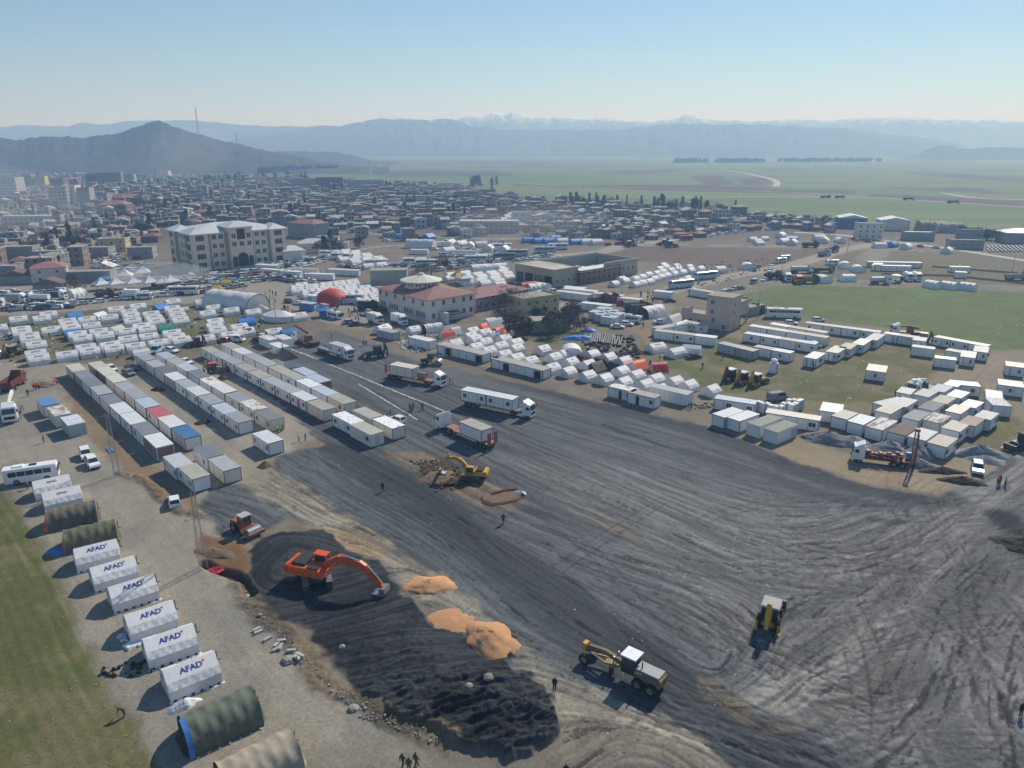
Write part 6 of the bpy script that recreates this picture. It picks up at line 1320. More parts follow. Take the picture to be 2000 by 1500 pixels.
# local x runs along the street front to the left, y away to the right-back is negative: build with y negative
ob('wall',MB().b2((0,-7.5,0),(8.2,0,10.4)).mesh('wall'),M_['plaster_pink'],root);ob('roof',MB().b2((-.2,-7.7,10.4),(8.4,.2,10.65)).mesh('roof'),M_['flat_roof'],root)
ob('rear_wall',MB().b2((.4,-15.5,3.4),(8.2,-7.5,7.4)).mesh('rear_wall'),M_['plaster_pink'],root);ob('rear_slab',MB().b2((-.2,-16.2,7.4),(8.6,-7.72,7.7)).mesh('rear_slab'),M_['flat_roof'],root)
ob('parapet',MB().b2((-.2,-16.2,7.7),(.05,-7.72,8.3)).b2((.05,-16.2,7.7),(8.6,-15.95,8.3)).mesh('parapet'),M_['plaster_pink'],root)
for y in (-8.2,-15.2):ob('column',MB().b2((.5,y-.25,0),(1.0,y+.25,3.4)).mesh('column'),M_['plaster_pink'],root)
ob('ground_floor_wall',MB().b2((2.2,-14,0),(8.2,-7.5,3.4)).mesh('ground_floor_wall'),M_['dark'],root)
for x,z in ((6.2,8.6),(6.2,5.6),(5.6,2.9),(2.0,1.2)):o=window(root,x,z,.02,sx=.75,sz=.8);o.rotation_euler=(0,0,PI)
for y,z in ((-2.5,8.2),(-2.5,5.4),(-2.5,2.2),(-10,5.4),(-13,5.4)):window(root,y,z,-.02 if y>-7.5 else .38,'s',.6,.8)
ob('low_wing_wall',MB().b2((8.2,-8,0),(16.5,-.5,3.6)).mesh('low_wing_wall'),M_['plaster_pink'],root);ob('low_wing_parapet',MB().b2((8.2,-.75,3.6),(16.6,-.45,4.3)).b2((13,-.75,4.3),(16.6,-.45,5.6)).b2((16.3,-8,3.6),(16.6,-.75,5.0)).mesh('low_wing_parapet'),M_['plaster_pink'],root);ob('low_wing_roof',MB().b2((8.2,-8,3.6),(16.3,-.76,3.75)).mesh('low_wing_roof'),M_['flat_roof'],root)
o=window(root,10.4,1.7,-.48,sx=.8,sz=.9);o.rotation_euler=(0,0,PI);ob('door',MB().b2((13.0,-.52,0),(14.0,-.44,2.2)).mesh('door'),M_['dark'],root)
# ruined hall
g=(17.1,299.9);root=thing('ruined_hall','long tan hall with its roof fallen in, walls still standing','building',(*g,0),R(41));L,Wd,h=52,24,7.0
for nm,a,c_,m in (('front_wall',(0,0,0),(14,.5,h),'hall_tan'),('front_wall',(30,0,0),(L,.5,h),'hall_tan'),('end_wall',(0,.5,4.2),(.5,Wd,h),'hall_tan'),('back_wall',(0,Wd-.5,0),(L,Wd,h),'hall_tan'),('far_wall',(L-.5,.5,0),(L,Wd-.5,h),'hall_tan')):ob(nm,MB().b2(a,c_).mesh(nm),M_[m],root)
for y in (.5,6,12,18,23):ob('pillar',MB().b2((.05,y,0),(.6,y+.7,4.2)).mesh('pillar'),M_['hall_tan'],root)
ob('inner_wall',MB().b2((3,1,0),(3.4,23,4.6)).mesh('inner_wall'),M_['dark'],root);ob('brick_infill',MB().b2((.15,6.7,0),(.45,12,4.2)).mesh('brick_infill'),M_['town_wall_brick'],root)
for nm,a,c_ in (('eave',(-.8,-.8,h),(15,0,h+.5)),('eave',(30,-.6,h),(L+.6,0,h+.3)),('eave',(-.8,0,h),(0,Wd+.6,h+.5)),('eave',(0,Wd,h),(L,Wd+.6,h+.5))):ob(nm,MB().b2(a,c_).mesh(nm),M_['hall_roof'],root)
b=MB();b.add([(0,0,h+.1),(13,0,h+.1),(11,8,h+.9),(9,20,h+.9),(0,Wd,h+.1),(0,0,h-.15),(13,0,h-.15),(11,8,h+.6),(9,20,h+.6),(0,Wd,h-.15)],[(0,1,2,3,4),(9,8,7,6,5),(1,6,7,2),(2,7,8,3)]);ob('standing_roof',b.mesh('standing_roof'),M_['hall_roof'],root)
r=random.Random(5)
for i in range(26):
 x,y=r.uniform(12,48),r.uniform(1,22);w_,d=r.uniform(2,7),r.uniform(1.5,5);b=MB();P=[(-w_/2,-d/2,r.uniform(-.8,.8)),(w_/2,-d/2,r.uniform(-.6,1.4)),(w_/2,d/2,r.uniform(-.6,.8)),(-w_/2,d/2,r.uniform(-.8,.6))];P+=[(a,c_,z-.15) for a,c_,z in P];b.add(P,[(0,1,2,3),(7,6,5,4),(0,4,5,1),(1,5,6,2),(2,6,7,3),(3,7,4,0)]);ob('fallen_panel',b.mesh('fallen_panel'),M_[r.choice(['hall_roof','roof_cream','dark','plaster_grey'])],root,(x,y,r.uniform(1.5,5.2) if x<34 else r.uniform(.8,3)),r.uniform(0,3))
for i in range(6):window(root,33+i*3.2,3.4,-.02,sx=.6,sz=.9,frame=False)
for i in range(4):window(root,2+i*3.2,2.4,-.02,sx=.5,sz=.7,frame=False)
# named houses
def house(p,rz,w_,d,h,wallm,roof='flat',roofm='flat_roof',label='',floors=1,win=3,name='house',sidewin=2,parapet=True,world=False,z=0.0,ht=2.0,over=.5):
 g=p if world else G(*p);root=thing(name,label,'house',(*g,z),rz)
 ob('wall',MB().b2((-w_/2,0,0),(w_/2,d,h)).mesh('wall'),M_[wallm],root)
 if roof=='flat':
  ob('roof',MB().b2((-w_/2-.15,-.15,h),(w_/2+.15,d+.15,h+.2)).mesh('roof'),M_[roofm],root)
  if parapet:ob('parapet',MB().b2((-w_/2-.15,-.15,h+.2),(w_/2+.15,.1,h+.75)).b2((-w_/2-.15,.1,h+.2),(-w_/2+.1,d,h+.75)).b2((w_/2-.1,.1,h+.2),(w_/2+.15,d,h+.75)).mesh('parapet'),M_[wallm],root)
 elif roof=='hip':ob('roof',hip(-w_/2,w_/2,0,d,h,ht,over).mesh('roof'),M_[roofm],root)
 else:
  b=MB();o_=over;P=[(-w_/2-o_,h-.1),(w_/2+o_,h-.1),(w_/2+o_,h+.08),(0,h+ht),(-w_/2-o_,h+.08)];b.prism(P,-o_,d+o_);ob('roof',b.mesh('roof'),M_[roofm],root)
 fh=h/floors
 for f in range(floors):
  for i in range(win):window(root,-w_/2+w_*(i+.5)/win,fh*f+fh*.55,-.02,sx=.7,sz=.7)
  for i in range(sidewin):
   window(root,d*(i+.5)/sidewin,fh*f+fh*.55,-w_/2-.02,'s',.7,.7)
   o=window(root,d*(i+.5)/sidewin,fh*f+fh*.55,w_/2+.02,'s',.7,.7);o.rotation_euler=(0,0,PI/2)
 return root
HS=[((1058,616),35,15,10,6.0,'plaster_yellow','flat','flat_roof','yellow-banded unfinished two-storey house amid bare trees',2,4),((1068,649),12,13,9,3.0,'plaster_grey','flat','flat_roof','low flat-roofed grey house in front of the yellow-banded one',1,2),((760,563),5,14.5,10,6.6,'plaster_green','flat','flat_roof','greenish two-storey house with a broken roof slab',2,0),((588,464),-30,22,14,8.5,'plaster_grey','hip','tile_red','grey villa with dark red hipped roof behind the public building',2,4),((612,500-6),20,14,9,5,'plaster_white','hip','sheet_roof','white house with pale hipped roof right of the public building',1,3),((576,512),30,11,8,5.5,'plaster_white','hip','sheet_roof','small pale-roofed block at the right end of the public building',1,0),((650,492),10,17,8,4.2,'plaster_white','flat','flat_roof','white flat-roofed bungalow by the small camp',1,3),((35,510),12,15,10,6.5,'plaster_green','flat','flat_roof','pale green flat-roofed house at the left edge',2,3),((100,520),15,13,9,6.5,'plaster_grey','flat','flat_roof','dark grey two-level flat-roofed house left of the car park',2,2),((98,552),25,13,11,6.0,'plaster_white','hip','tile_red','white house with red hipped roof at the camp top left',2,2),((95,570),10,11,6,3,'plaster_grey','gable','roof_brown','low brown-roofed shed in front of the red hipped house',1,0),((175,552),10,17,9,4.0,'plaster_grey','flat','flat_roof','low roofless wall block left of the white canopies',1,0),((220,492),10,14,9,6.5,'plaster_yellow','flat','flat_roof','unfinished ochre house with open ground floor by the car park',2,3),((180,505),5,17,9,5.0,'plaster_grey','flat','flat_roof','grey walled house left of the ochre one',1,2),((10,540),5,10,7,4,'plaster_grey','flat','roof_grey','small grey shed at the left edge above the lorries',1,1),((30,555),10,14,7,3.4,'plaster_grey','gable','roof_brown','low shed with dark red door at the left edge',1,0),((275,505),12,12,9,5,'plaster_grey','flat','flat_roof','grey house just left of the public building',1,2),((200,552-16),8,9,6,3.2,'plaster_grey','gable','roof_rusty','small rust-roofed shed above the white canopies',1,0),((1698,467),-12,15,10,9,'plaster_white','flat','flat_roof','white three-storey block with dark balconies at the far road',3,4),((1665,446),-12,18,15,7,'blue_sheet','gable','sheet_roof','blue-walled shed with grey gabled roof at the plain edge',1,0),((1748,450),-12,18,15,6.5,'plaster_white','gable','roof_white','white-roofed warehouse right of the blue shed',1,0),((1888,487),-10,17,8,4.5,'plaster_grey','flat','flat_roof','low grey block by the far concrete road',1,4),((1795,470),-12,17,8,4.5,'plaster_grey','flat','roof_white','grey block with pale flat roof below the warehouse',1,0),((1897,470),-10,13,8,6,'plaster_grey','flat','flat_roof','small grey block behind the low one at the far road',1,2),((2002,476),-10,22,14,6,'plaster_grey','hip','sheet_roof','grey-blue roofed shed behind stacked beams at the right edge',1,0),((1618,438),-8,15,8,4,'plaster_white','flat','flat_roof','flat white workshop left of the three-storey block',1,3),((1478,627-12),40,8,5,2.4,'plaster_grey','flat','flat_roof','small low shed right of the pink house',1,0),((560+8,735-16),-48+90,3.4,3.6,2.4,'white_wall','gable','roof_brown','tiny white gabled cabin with brown roof among the inner rows',1,0),((1175,545+4),42,26,9,5,'town_wall_brick','flat','roof_white','brick annex with pale roof at the far end of the ruined hall',1,0)]
for p,a,w_,d,h,wm,rf,rm,lab,fl,wn in HS:house(p,R(a),w_,d,h,wm,rf,rm,lab,fl,wn,sidewin=wn and 2,ht=2.2 if w_<25 else 4.0,over=.5)
# blocks of flats on the far left and the larger town buildings
AP=[((15,388),0,24,16,22,'town_wall_white','wide white block of flats with balconies at the far left edge'),((56,371),10,12,14,19,'town_wall_tan','slender beige block behind the left edge block'),((80,371),10,13,12,17,'plaster_yellow','cream block of flats right of the beige one'),((115,380),5,15,14,18,'town_wall_grey','grey block of flats in the smoke'),((118,413),8,15,14,20,'town_wall_white','white five-storey block with brown top floor'),((140,411),8,11,14,21,'plaster_white','windowless white gable block in the middle of the left town'),((165,410),8,13,12,19,'plaster_grey','grey gable block right of the windowless white one'),((192,402),5,18,12,11,'town_wall_bluish','pale blue block right of the gable blocks'),((186,364),8,22,20,17,'town_wall_grey','grey block under a pale roof, far town'),((215,365),20,32,24,19,'town_wall_tan','broad ribbed block with pale flat roof, far town'),((248,360),10,22,14,14,'town_wall_bluish','pale block right of the ribbed one, far town'),((320,352),5,18,12,15,'plaster_white','bright white slab standing alone beyond the town'),((140,374),5,18,12,14,'town_wall_brick','brick-red block in the left town'),((222,425),5,22,14,10,'town_wall_brick','pink block with red hipped roof in the left town'),((235,400),5,36,16,7,'town_wall_tan','long block under a wide brown hipped roof'),((60,450),5,34,14,9,'town_wall_white','long pale block in the drifting smoke'),((165,445),2,50,10,6,'town_wall_bluish','long low pale-roofed hall in the left town'),((600,372),10,36,16,14,'town_wall_pink','long pink block at the far edge of town'),((645,372),10,34,16,16,'town_wall_brick','orange-red block beside the long pink one'),((715,374),8,46,20,14,'town_wall_bluish','pale colonnaded hall with a slim tower, far town'),((880,375),5,30,16,10,'town_wall_white','pale block at the right rim of the far town'),((915,398),5,20,14,12,'town_wall_tan','orange block in the right town'),((1020,440),5,14,10,9,'plaster_white','white two-storey house alone on the slope'),((955,455),0,40,16,7,'town_wall_grey','long grey shed at the edge of the open lot'),((830,418),0,34,16,8,'town_wall_grey','wide flat-roofed block in the middle town'),((810,400),0,40,14,8,'town_wall_white','wide white-roofed block in the middle town')]
for p,a,w_,d,h,wm,lab in AP:
 rt_='hip' if 'hipped' in lab else 'flat';house(p,R(a),w_,d,h,wm,rt_,'tile_red' if 'red hip' in lab or 'brown hip' in lab else rnd.choice(['flat_roof','town_sheet']),lab,max(1,int(h/3.2)),0 if 'town_wall' in wm or 'gable' in lab else 3,name='apartment_block' if h>12 else 'town_block',sidewin=0,ht=3)
g=G(725,373);o=thing('slim_tower','slim pale tower beside the colonnaded hall in the far town','tower',(*g,0));ob('shaft',MB().cyl((0,0,0),(0,0,30),1.4,1.1,10).mesh('shaft'),M_['plaster_white'],o);ob('gallery',MB().cyl((0,0,22),(0,0,23),2.0,2.0,10).mesh('gallery'),M_['plaster_white'],o);ob('cap',MB().cyl((0,0,30),(0,0,36),1.2,.1,10).mesh('cap'),M_['sheet_roof'],o)
# the mass of the town
taken=[(o.location.x,o.location.y) for o in THINGS]
TA=np.array(taken)
ZONES=[([(-80,352),(60,348),(300,347),(560,353),(700,360),(900,372),(1000,392),(1130,405),(1240,415),(1330,440),(1180,455),(1040,452),(940,447),(800,446),(640,448),(560,440),(300,443),(300,480),(290,500),(230,495),(180,505),(130,540),(60,545),(-80,560)],12.5,11.5,'town'),([(1240,422),(1450,425),(1560,438),(1600,452),(1480,448),(1400,455),(1300,462),(1180,470),(1100,455)],14,12,'lower town'),([(1560,448),(1640,446),(1620,456),(1560,452)],16,13,'far yard'),([(1040,452),(1180,440),(1300,432),(1340,448),(1250,468),(1100,478),(1000,468)],17,14,'open lots'),([(640,450),(800,452),(940,456),(940,470),(760,470),(650,462)],20,16,'open lots'),([(1200,460),(1400,440),(1490,446),(1400,460),(1240,474)],17,14,'open lots'),([(1440,428),(1640,436),(1640,452),(1500,448)],18,15,'open lots')]
cand=[]
for poly,su,sv,zn in ZONES:
 for i in range(-100,101):
  for j in range(0,120):
   x=i*su+rnd.uniform(-3,3)+(j%2)*su*.4;y=330+j*sv+rnd.uniform(-2.5,2.5);a=R(14);xx,yy=x*math.cos(a)-(y-330)*math.sin(a),330+(x*math.sin(a)+(y-330)*math.cos(a))
   if yy<320 or not in_poly(PX(xx,yy,0),poly) or rnd.random()<.16:continue
   if np.min((TA[:,0]-xx)**2+(TA[:,1]-yy)**2)<10**2:continue
   cand.append((yy,xx,zn))
cand.sort()
CW=['grey','tan','white','pink','brick','bluish'];CR_=['red hipped','flat','bare slab','pale sheet','brown tiled']
def hshape(r):
 return r.uniform(6,11.5),r.uniform(5.5,9.5),r.choice([3.0,3.2,3.2,3.4,4.0,6.2,6.2,8.8]),r.choices(range(6),[5,5,3,2,2,2])[0],r.choices(range(5),[1,5,6,3,3])[0]
HT=[]
def house_mesh(b1,b2_,w_,d,h,rf,M=None,tm=None):
 b1.b2((-w_/2,-d/2,0),(w_/2,d/2,h))
 if rf in (0,4):hip(-w_/2,w_/2,-d/2,d/2,h,min(w_,d)*.22,.5,b2_)
 elif rf==3:b2_.prism([(-w_/2-.4,h),(w_/2+.4,h),(w_/2+.4,h+.15),(0,h+1.5),(-w_/2-.4,h+.15)],-d/2-.3,d/2+.3)
 else:
  b2_.b2((-w_/2-.25,-d/2-.25,h),(w_/2+.25,d/2+.25,h+.22))
  if rf==2:b2_.b2((w_*.05,d*.0,h+.22),(w_*.4,d*.35,h+2.4))
HTM=[]
hr=random.Random(21)
for k in range(26):
 w_,d,h,_,rf=hshape(hr);b1,b2_=MB(),MB();house_mesh(b1,b2_,w_,d,h,rf);HTM.append((b1.mesh('wall'),b2_.mesh('roof'),rf,h,w_,d))
TANK=MB().cyl((0,0,.6),(0,0,1.7),.5,n=10).box((0,0,.3),(1.1,1.1,.6)).mesh('water_tank')
HO=[]
for k,(yy,xx,zn) in enumerate(cand[:300]):
 wm,rm,rf,h,w_,d=HTM[hr.randrange(26)];wc=hr.choices(range(6),[5,5,3,2,2,2])[0]
 root=thing('town_house','','house',(xx,yy,0),R(14)+hr.choice([0,PI/2])+hr.uniform(-.12,.12),None,1.0 if zn=='town' else .8);ob('wall',wm,TW_[wc],root);ob('roof',rm,TR_[rf],root)
 if rf in (1,2) and hr.random()<.5:ob('water_tank',TANK,M_['plastic_white'],root,(hr.uniform(-2,2),hr.uniform(-3,-1),h+.22))
 root['adj']='%s %s-roofed %s house'%(CW[wc],CR_[rf],{1:'one-storey',2:'two-storey',3:'three-storey'}[int(h/3)]);HO.append((yy,root))
HO.sort(key=lambda t:t[0])
for bnd in range(0,len(HO),20):
 row=sorted(HO[bnd:bnd+20],key=lambda t:PX(t[1].location.x,t[1].location.y)[0])
 for j,(_,o) in enumerate(row):o['label']='%s, %s from left in %s nearest band of town'%(o['adj'],onth(j+1),onth(bnd//20+1));o['group']='houses of the town'
b1=[MB() for _ in TW_];b2s=[MB() for _ in TR_]
W_all=MB();wall_m=[];R_all=MB()
for (yy,xx,zn) in cand[300:]:
 w_,d,h,wc,rf=hshape(hr);a=R(14)+hr.uniform(-.12,.12);q1,q2=MB(),MB();house_mesh(q1,q2,w_,d,h,rf);ca_,sa_=math.cos(a),math.sin(a)
 W_all.add([(x*ca_-y*sa_+xx,x*sa_+y*ca_+yy,z) for x,y,z in q1.v],q1.f,wc);W_all.add([(x*ca_-y*sa_+xx,x*sa_+y*ca_+yy,z) for x,y,z in q2.v],q2.f,6+rf)
o=ob('distant_houses',W_all.mesh('distant_houses',nm=11),TW_+TR_);o['kind']='stuff';o['label']='mass of far houses of the town under the hill'
print('town',len(cand))
# ------------------------------------------------------------------ trees
def crown_mesh(kind,seed,n=420):
 r=random.Random(seed);b=MB()
 cl=[]
 if kind=='cypress':
  for i in range(40):z=r.uniform(.6,9);rr=.95*(1-(z/9.6))**.6+.1;a=r.uniform(0,7);cl.append((rr*.6*math.cos(a),rr*.6*math.sin(a),z,.55))
 elif kind=='pine':
  for i in range(46):z=r.uniform(1.5,9);rr=2.6*(1-(z-1)/9)+.2;a=r.uniform(0,7);q=r.random()**.5;cl.append((rr*q*math.cos(a),rr*q*math.sin(a),z,.8))
 else:
  for i in range(34):a=r.uniform(0,7);q=r.random()**.5*2.7;z=3.9+r.gauss(0,1.15);cl.append((q*math.cos(a),q*math.sin(a),max(1.6,z),1.0))
 for i in range(n):
  c_=r.choice(cl);s=c_[3];p=Vector((c_[0]+r.gauss(0,s*.45),c_[1]+r.gauss(0,s*.45),max(.3,c_[2]+r.gauss(0,s*.45))))
  u=Vector((r.gauss(0,1),r.gauss(0,1),r.gauss(0,1))).normalized();v=u.orthogonal().normalized();k=r.uniform(.12,.28)*(1 if kind !='bare' else 1.3);t=.08 if kind=='bare' else .7
  b.add([p-u*k-v*k*t,p+u*k-v*k*t,p+u*k+v*k*t,p-u*k+v*k*t],[(0,1,2,3)])
 return b.mesh('crown')
def trunk_mesh(kind,seed):
 r=random.Random(seed);b=MB();h={'cypress':8,'pine':8.5,'round':3.6,'bare':3.8}[kind];b.cyl((0,0,-.1),(0,0,h),.22,.05,7)
 if kind in ('round','bare'):
  for i in range(9):a=r.uniform(0,7);z=r.uniform(1.2,3);q=r.uniform(1.2,2.4);b.cyl((0,0,z),(q*math.cos(a),q*math.sin(a),z+r.uniform(1,2.4)),.08,.02,5)
 return b.mesh('trunk')
mat('leaf_dark',(.040,.055,.034),.8,.3,.7,inst_var=.3);mat('leaf_olive',(.080,.088,.052),.8,.3,.7,inst_var=.3);mat('twig',(.17,.145,.125),.9,.25,.7,inst_var=.25);mat('bark',(.09,.07,.055),.9,.2)
TREE={k:[(crown_mesh(k,s,900 if k !='cypress' else 500),trunk_mesh(k,s)) for s in range(3)] for k in ('cypress','pine','round','bare')}
LEAF=dict(cypress='leaf_dark',pine='leaf_dark',round='leaf_olive',bare='twig');TN=dict(cypress='cypress_tree',pine='pine_tree',round='evergreen_tree',bare='bare_tree');TD=dict(cypress='slim dark cypress',pine='dark conifer',round='bushy olive-green tree',bare='bare brown tree')
TREES=[]
def tree(xy,kind,s=1.0,label=None,zone='town'):
 root=thing(TN[kind],label or '','tree',(*xy,0),rnd.uniform(0,6),None,(s*rnd.uniform(.85,1.15),s*rnd.uniform(.85,1.15),s));c_,t=TREE[kind][rnd.randrange(3)];ob('crown',c_,M_[LEAF[kind]],root);ob('trunk',t,M_['bark'],root);root['adj']=TD[kind];root['zone']=zone;TREES.append(root)
def tz(poly,n,kinds,smin,smax,zone):
 k=0
 for _ in range(4000):
  if k>=n:break
  x=rnd.uniform(min(p[0] for p in poly),max(p[0] for p in poly));y=rnd.uniform(min(p[1] for p in poly),max(p[1] for p in poly))
  if in_poly((x,y),poly):tree(G(x,y),rnd.choice(kinds),rnd.uniform(smin,smax),zone=zone);k+=1
tz([(0,360),(560,358),(900,380),(1100,410),(1000,440),(560,436),(300,440),(290,480),(60,500),(0,470)],250,['cypress','pine','round','round','bare','bare'],.9,1.6,'town')
tz([(390,352),(490,350),(490,362),(395,364)],22,['pine','round'],1.2,1.6,'wood at the back of town');tz([(500,349),(600,347),(600,354),(520,356)],14,['pine','round'],1.2,1.6,'wood below the hill')
tz([(1110,398),(1270,405),(1400,408),(1460,420),(1300,418),(1200,412),(1120,416)],70,['pine','round','bare','bare','cypress'],1.0,1.6,'belt before the plain');tz([(915,362),(970,362),(970,366),(920,367)],10,['pine','cypress'],1.2,1.7,'farm clump on the plain')
tz([(985,600),(1025,590),(1040,640),(1000,655)],8,['bare','bare','bare','round'],1.0,1.35,'garden left of the yellow-banded house');tz([(1040,630),(1130,620),(1140,655),(1110,662),(1030,668),(1000,660)],14,['round','round','bare'],.7,1.1,'garden around the low grey house')
tz([(800,540),(850,530),(840,556),(800,562)],5,['bare'],.9,1.2,'plot beside the greenish house');tz([(840,512),(920,520),(900,532),(850,526)],5,['bare','round'],.7,.9,'bank by the bus park');tz([(600,488),(640,480),(720,485),(640,500)],7,['round','pine'],.8,1.2,'verge behind the public building');tz([(140,548),(180,552),(170,572),(130,570)],5,['bare','round'],.7,1,'hedge at the camp top left');tz([(1430,425),(1700,432),(1640,440),(1450,436)],12,['bare','round'],.8,1.2,'edge of the far yards');tz([(1000,440),(1300,432),(1420,440),(1260,470),(1050,476)],26,['bare','round','bare'],.7,1.1,'lots below the town');tz([(1820,460),(1990,462),(1990,474),(1860,474)],10,['round','bare'],.9,1.3,'plot behind the far road')
zz={}
for o in TREES:zz.setdefault(o['zone'],[]).append(o)
for zn,L in zz.items():
 L.sort(key=lambda o:PX(o.location.x,o.location.y)[0])
 for i,o in enumerate(L):o['label']='%s, %s tree from the left in the %s'%(o['adj'],onth(i+1),zn);o['group']='trees of the '+zn
fb=MB();fr_=random.Random(9)
for (a,c_,n) in (((1395,317.5),(1500,317),40),((1520,316.5),(1720,315.5),60),((1320,318),(1380,317),20),((500,340),(660,333),30)):
 for i in range(n):
  t=fr_.random();x,y=G(a[0]+(c_[0]-a[0])*t,a[1]+(c_[1]-a[1])*t+fr_.uniform(-.3,.3))
  for q in range(7):p=Vector((x+fr_.gauss(0,4),y+fr_.gauss(0,8),fr_.uniform(2,11)));s=fr_.uniform(2.5,5);fb.add([p+Vector((-s,0,-s)),p+Vector((s,fr_.uniform(-2,2),-s)),p+Vector((s*.6,0,s)),p+Vector((-s*.7,1,s))],[(0,1,2,3)])
o=ob('distant_tree_rows',fb.mesh('distant_tree_rows'),M_['leaf_dark']);o['kind']='stuff';o['label']='dark far rows of trees across the plain'
# ------------------------------------------------------------------ cars, vans, coaches, lorries where they stand
V0=len(VEH)
for p,a,k,c_,lab in [((168,893),-55,'suv','white','white off-roader, farther of the two parked nose to tail'),((182,910),-50,'suv','white','white off-roader, nearer of the two parked nose to tail'),((341,985),118,'hatch','white','white car beside the trench at the end of the left rows'),((1908,921),-118,'suv','white','white off-roader facing the camera beside the grey heap'),((252,732),-40,'sedan','grey','dark grey car, nearer of two beside the third row'),((257,722),-40,'sedan','navy','dark blue car, farther of two beside the third row'),((219,724),-45,'hatch','white','white car tucked behind the second row'),((364,710),-35,'sedan','white','white car between the fourth and fifth rows'),((423,752),-42,'sedan','grey','grey car half hidden behind the fourth row'),((337,688),-30,'hatch','white','white car with red bonnet mark at the camp edge'),((308,687),-90,'van','lightblue','pale blue van nose toward the rows at the camp edge'),((463,667),-8,'van','white','white minivan right of the tents behind the fifth row'),((455-18,668),160,'hatch','red','red car half hidden behind the sixth row'),((684,632),18,'hatch','silver','silver car at the kerb by the head of the yard'),((696,636),12,'sedan','black','black car right of the silver one at the kerb'),((720,616),20,'sedan','lightblue','light blue car before the lantern building'),((1355,700),20,'sedan','black','dark car on the grass before the three white tents'),((1225,636),-20,'hatch','white','white car below the ambulance'),((1206,641),-15,'sedan','white','low white car beside the block of six cabins'),((1290,632),0,'sedan','white','white car left of the pink house wing'),((2+2,698),80,'van','white','white van cut by the left edge below the camp'),((1545,634),-10,'hatch','white','white car behind the courtyard office rows'),((1598,628),5,'hatch','white','white car at the green field edge'),((1587,680),20,'van','white','white van in the courtyard of office cabins'),((620,588),-40,'sedan','silver','silver car beside the medical trailer'),((1090,575),20,'sedan','white','white car left of the relief cabins'),((1308,590),10,'sedan','black','black car in the relief yard'),((1355,568),15,'sedan','white','white car on the dirt road by the coaches'),((1445,565),25,'sedan','grey','grey car at the corner of the green field'),((776,824),140,'hatch','white','white car peeping out behind the snow-patched cabin'),((1085,582),10,'hatch','silver','silver car by the yellow-banded house'),((770,600),60,'pickup','white','white pickup at the corner of the lantern building'),((745,590),20,'suv','white','white off-roader below the packed camp')]:car(p,a,k,c_,lab)
car((1518,805-24),20,'van','grey','grey canvas-backed van behind the portable toilets')
for p,a,k,c_,lab,nm in [((65,938),24,'midi','white','white midi coach beside the small-marked tents','coach'),((1530,621),-8,'coach','white','white tour coach at the green field by the pink house','coach'),((360,575),5,'coach','white','white coach among the cars behind the left camp','coach'),((680,592),5,'coach','white','white and dark coach in front of the packed tents','coach'),((282,584),12,'minibus','white','white minibus in the car line behind the left camp','minibus'),((375,545),-60,'minibus','white','white minibus at the corner of the public building','minibus'),((615,597-14),-50,'minibus','white','white ambulance with red stripe on the plaza','ambulance'),((654,622),-38,'minibus','white','white van beside the blue canopy','minibus'),((1236,630),-30,'minibus','white','white ambulance beside the block of six cabins','ambulance'),((1330,562),28,'coach','lightblue','pale blue coach, nearer of two by the dirt road','coach'),((1378,545),28,'coach','lightblue','pale blue coach, farther of two by the dirt road','coach'),((645,502),-14,'coach','white','white coach beside the small camp, left','coach'),((668,507),-14,'coach','white','white coach beside the small camp, right','coach'),((810,517),4,'coach','white','white coach in the far bus park, left','coach'),((834,520),4,'coach','white','white coach in the far bus park, middle','coach'),((735,520),8,'coach','white','white coach behind the greenish house','coach'),((930,512),4,'coach','white','white coach in the far bus park, right','coach'),((980,487),5,'coach','white','white coach on the far lot, left of the blue one','coach'),((1064,494),5,'coach','lightblue','light blue coach on the far lot behind the ruined hall','coach'),((1090,487),8,'coach','white','white long coach on the far lot behind the blue one','coach'),((1010,500),5,'coach','silver','silver coach left of the light blue one','coach'),((985,507),5,'coach','grey','dark coach row end by the white tower post','coach'),((1340,469),10,'midi','red','reddish bus on the wide dirt road','bus'),((575,500),70,'minibus','white','white minibus in the lot right of the public building','minibus'),((605,512),0,'minibus','white','white minibus near the entrance cabins','minibus'),((1525,513),25,'minibus','white','white minibus, nearer of three on the far track','minibus'),((1532,508),25,'minibus','silver','silver minibus, farther of three on the far track','minibus'),((1625,517),5,'minibus','white','white minibus beside the field-corner dome tents','minibus')]:bus(p,a,k,c_,lab,nm)
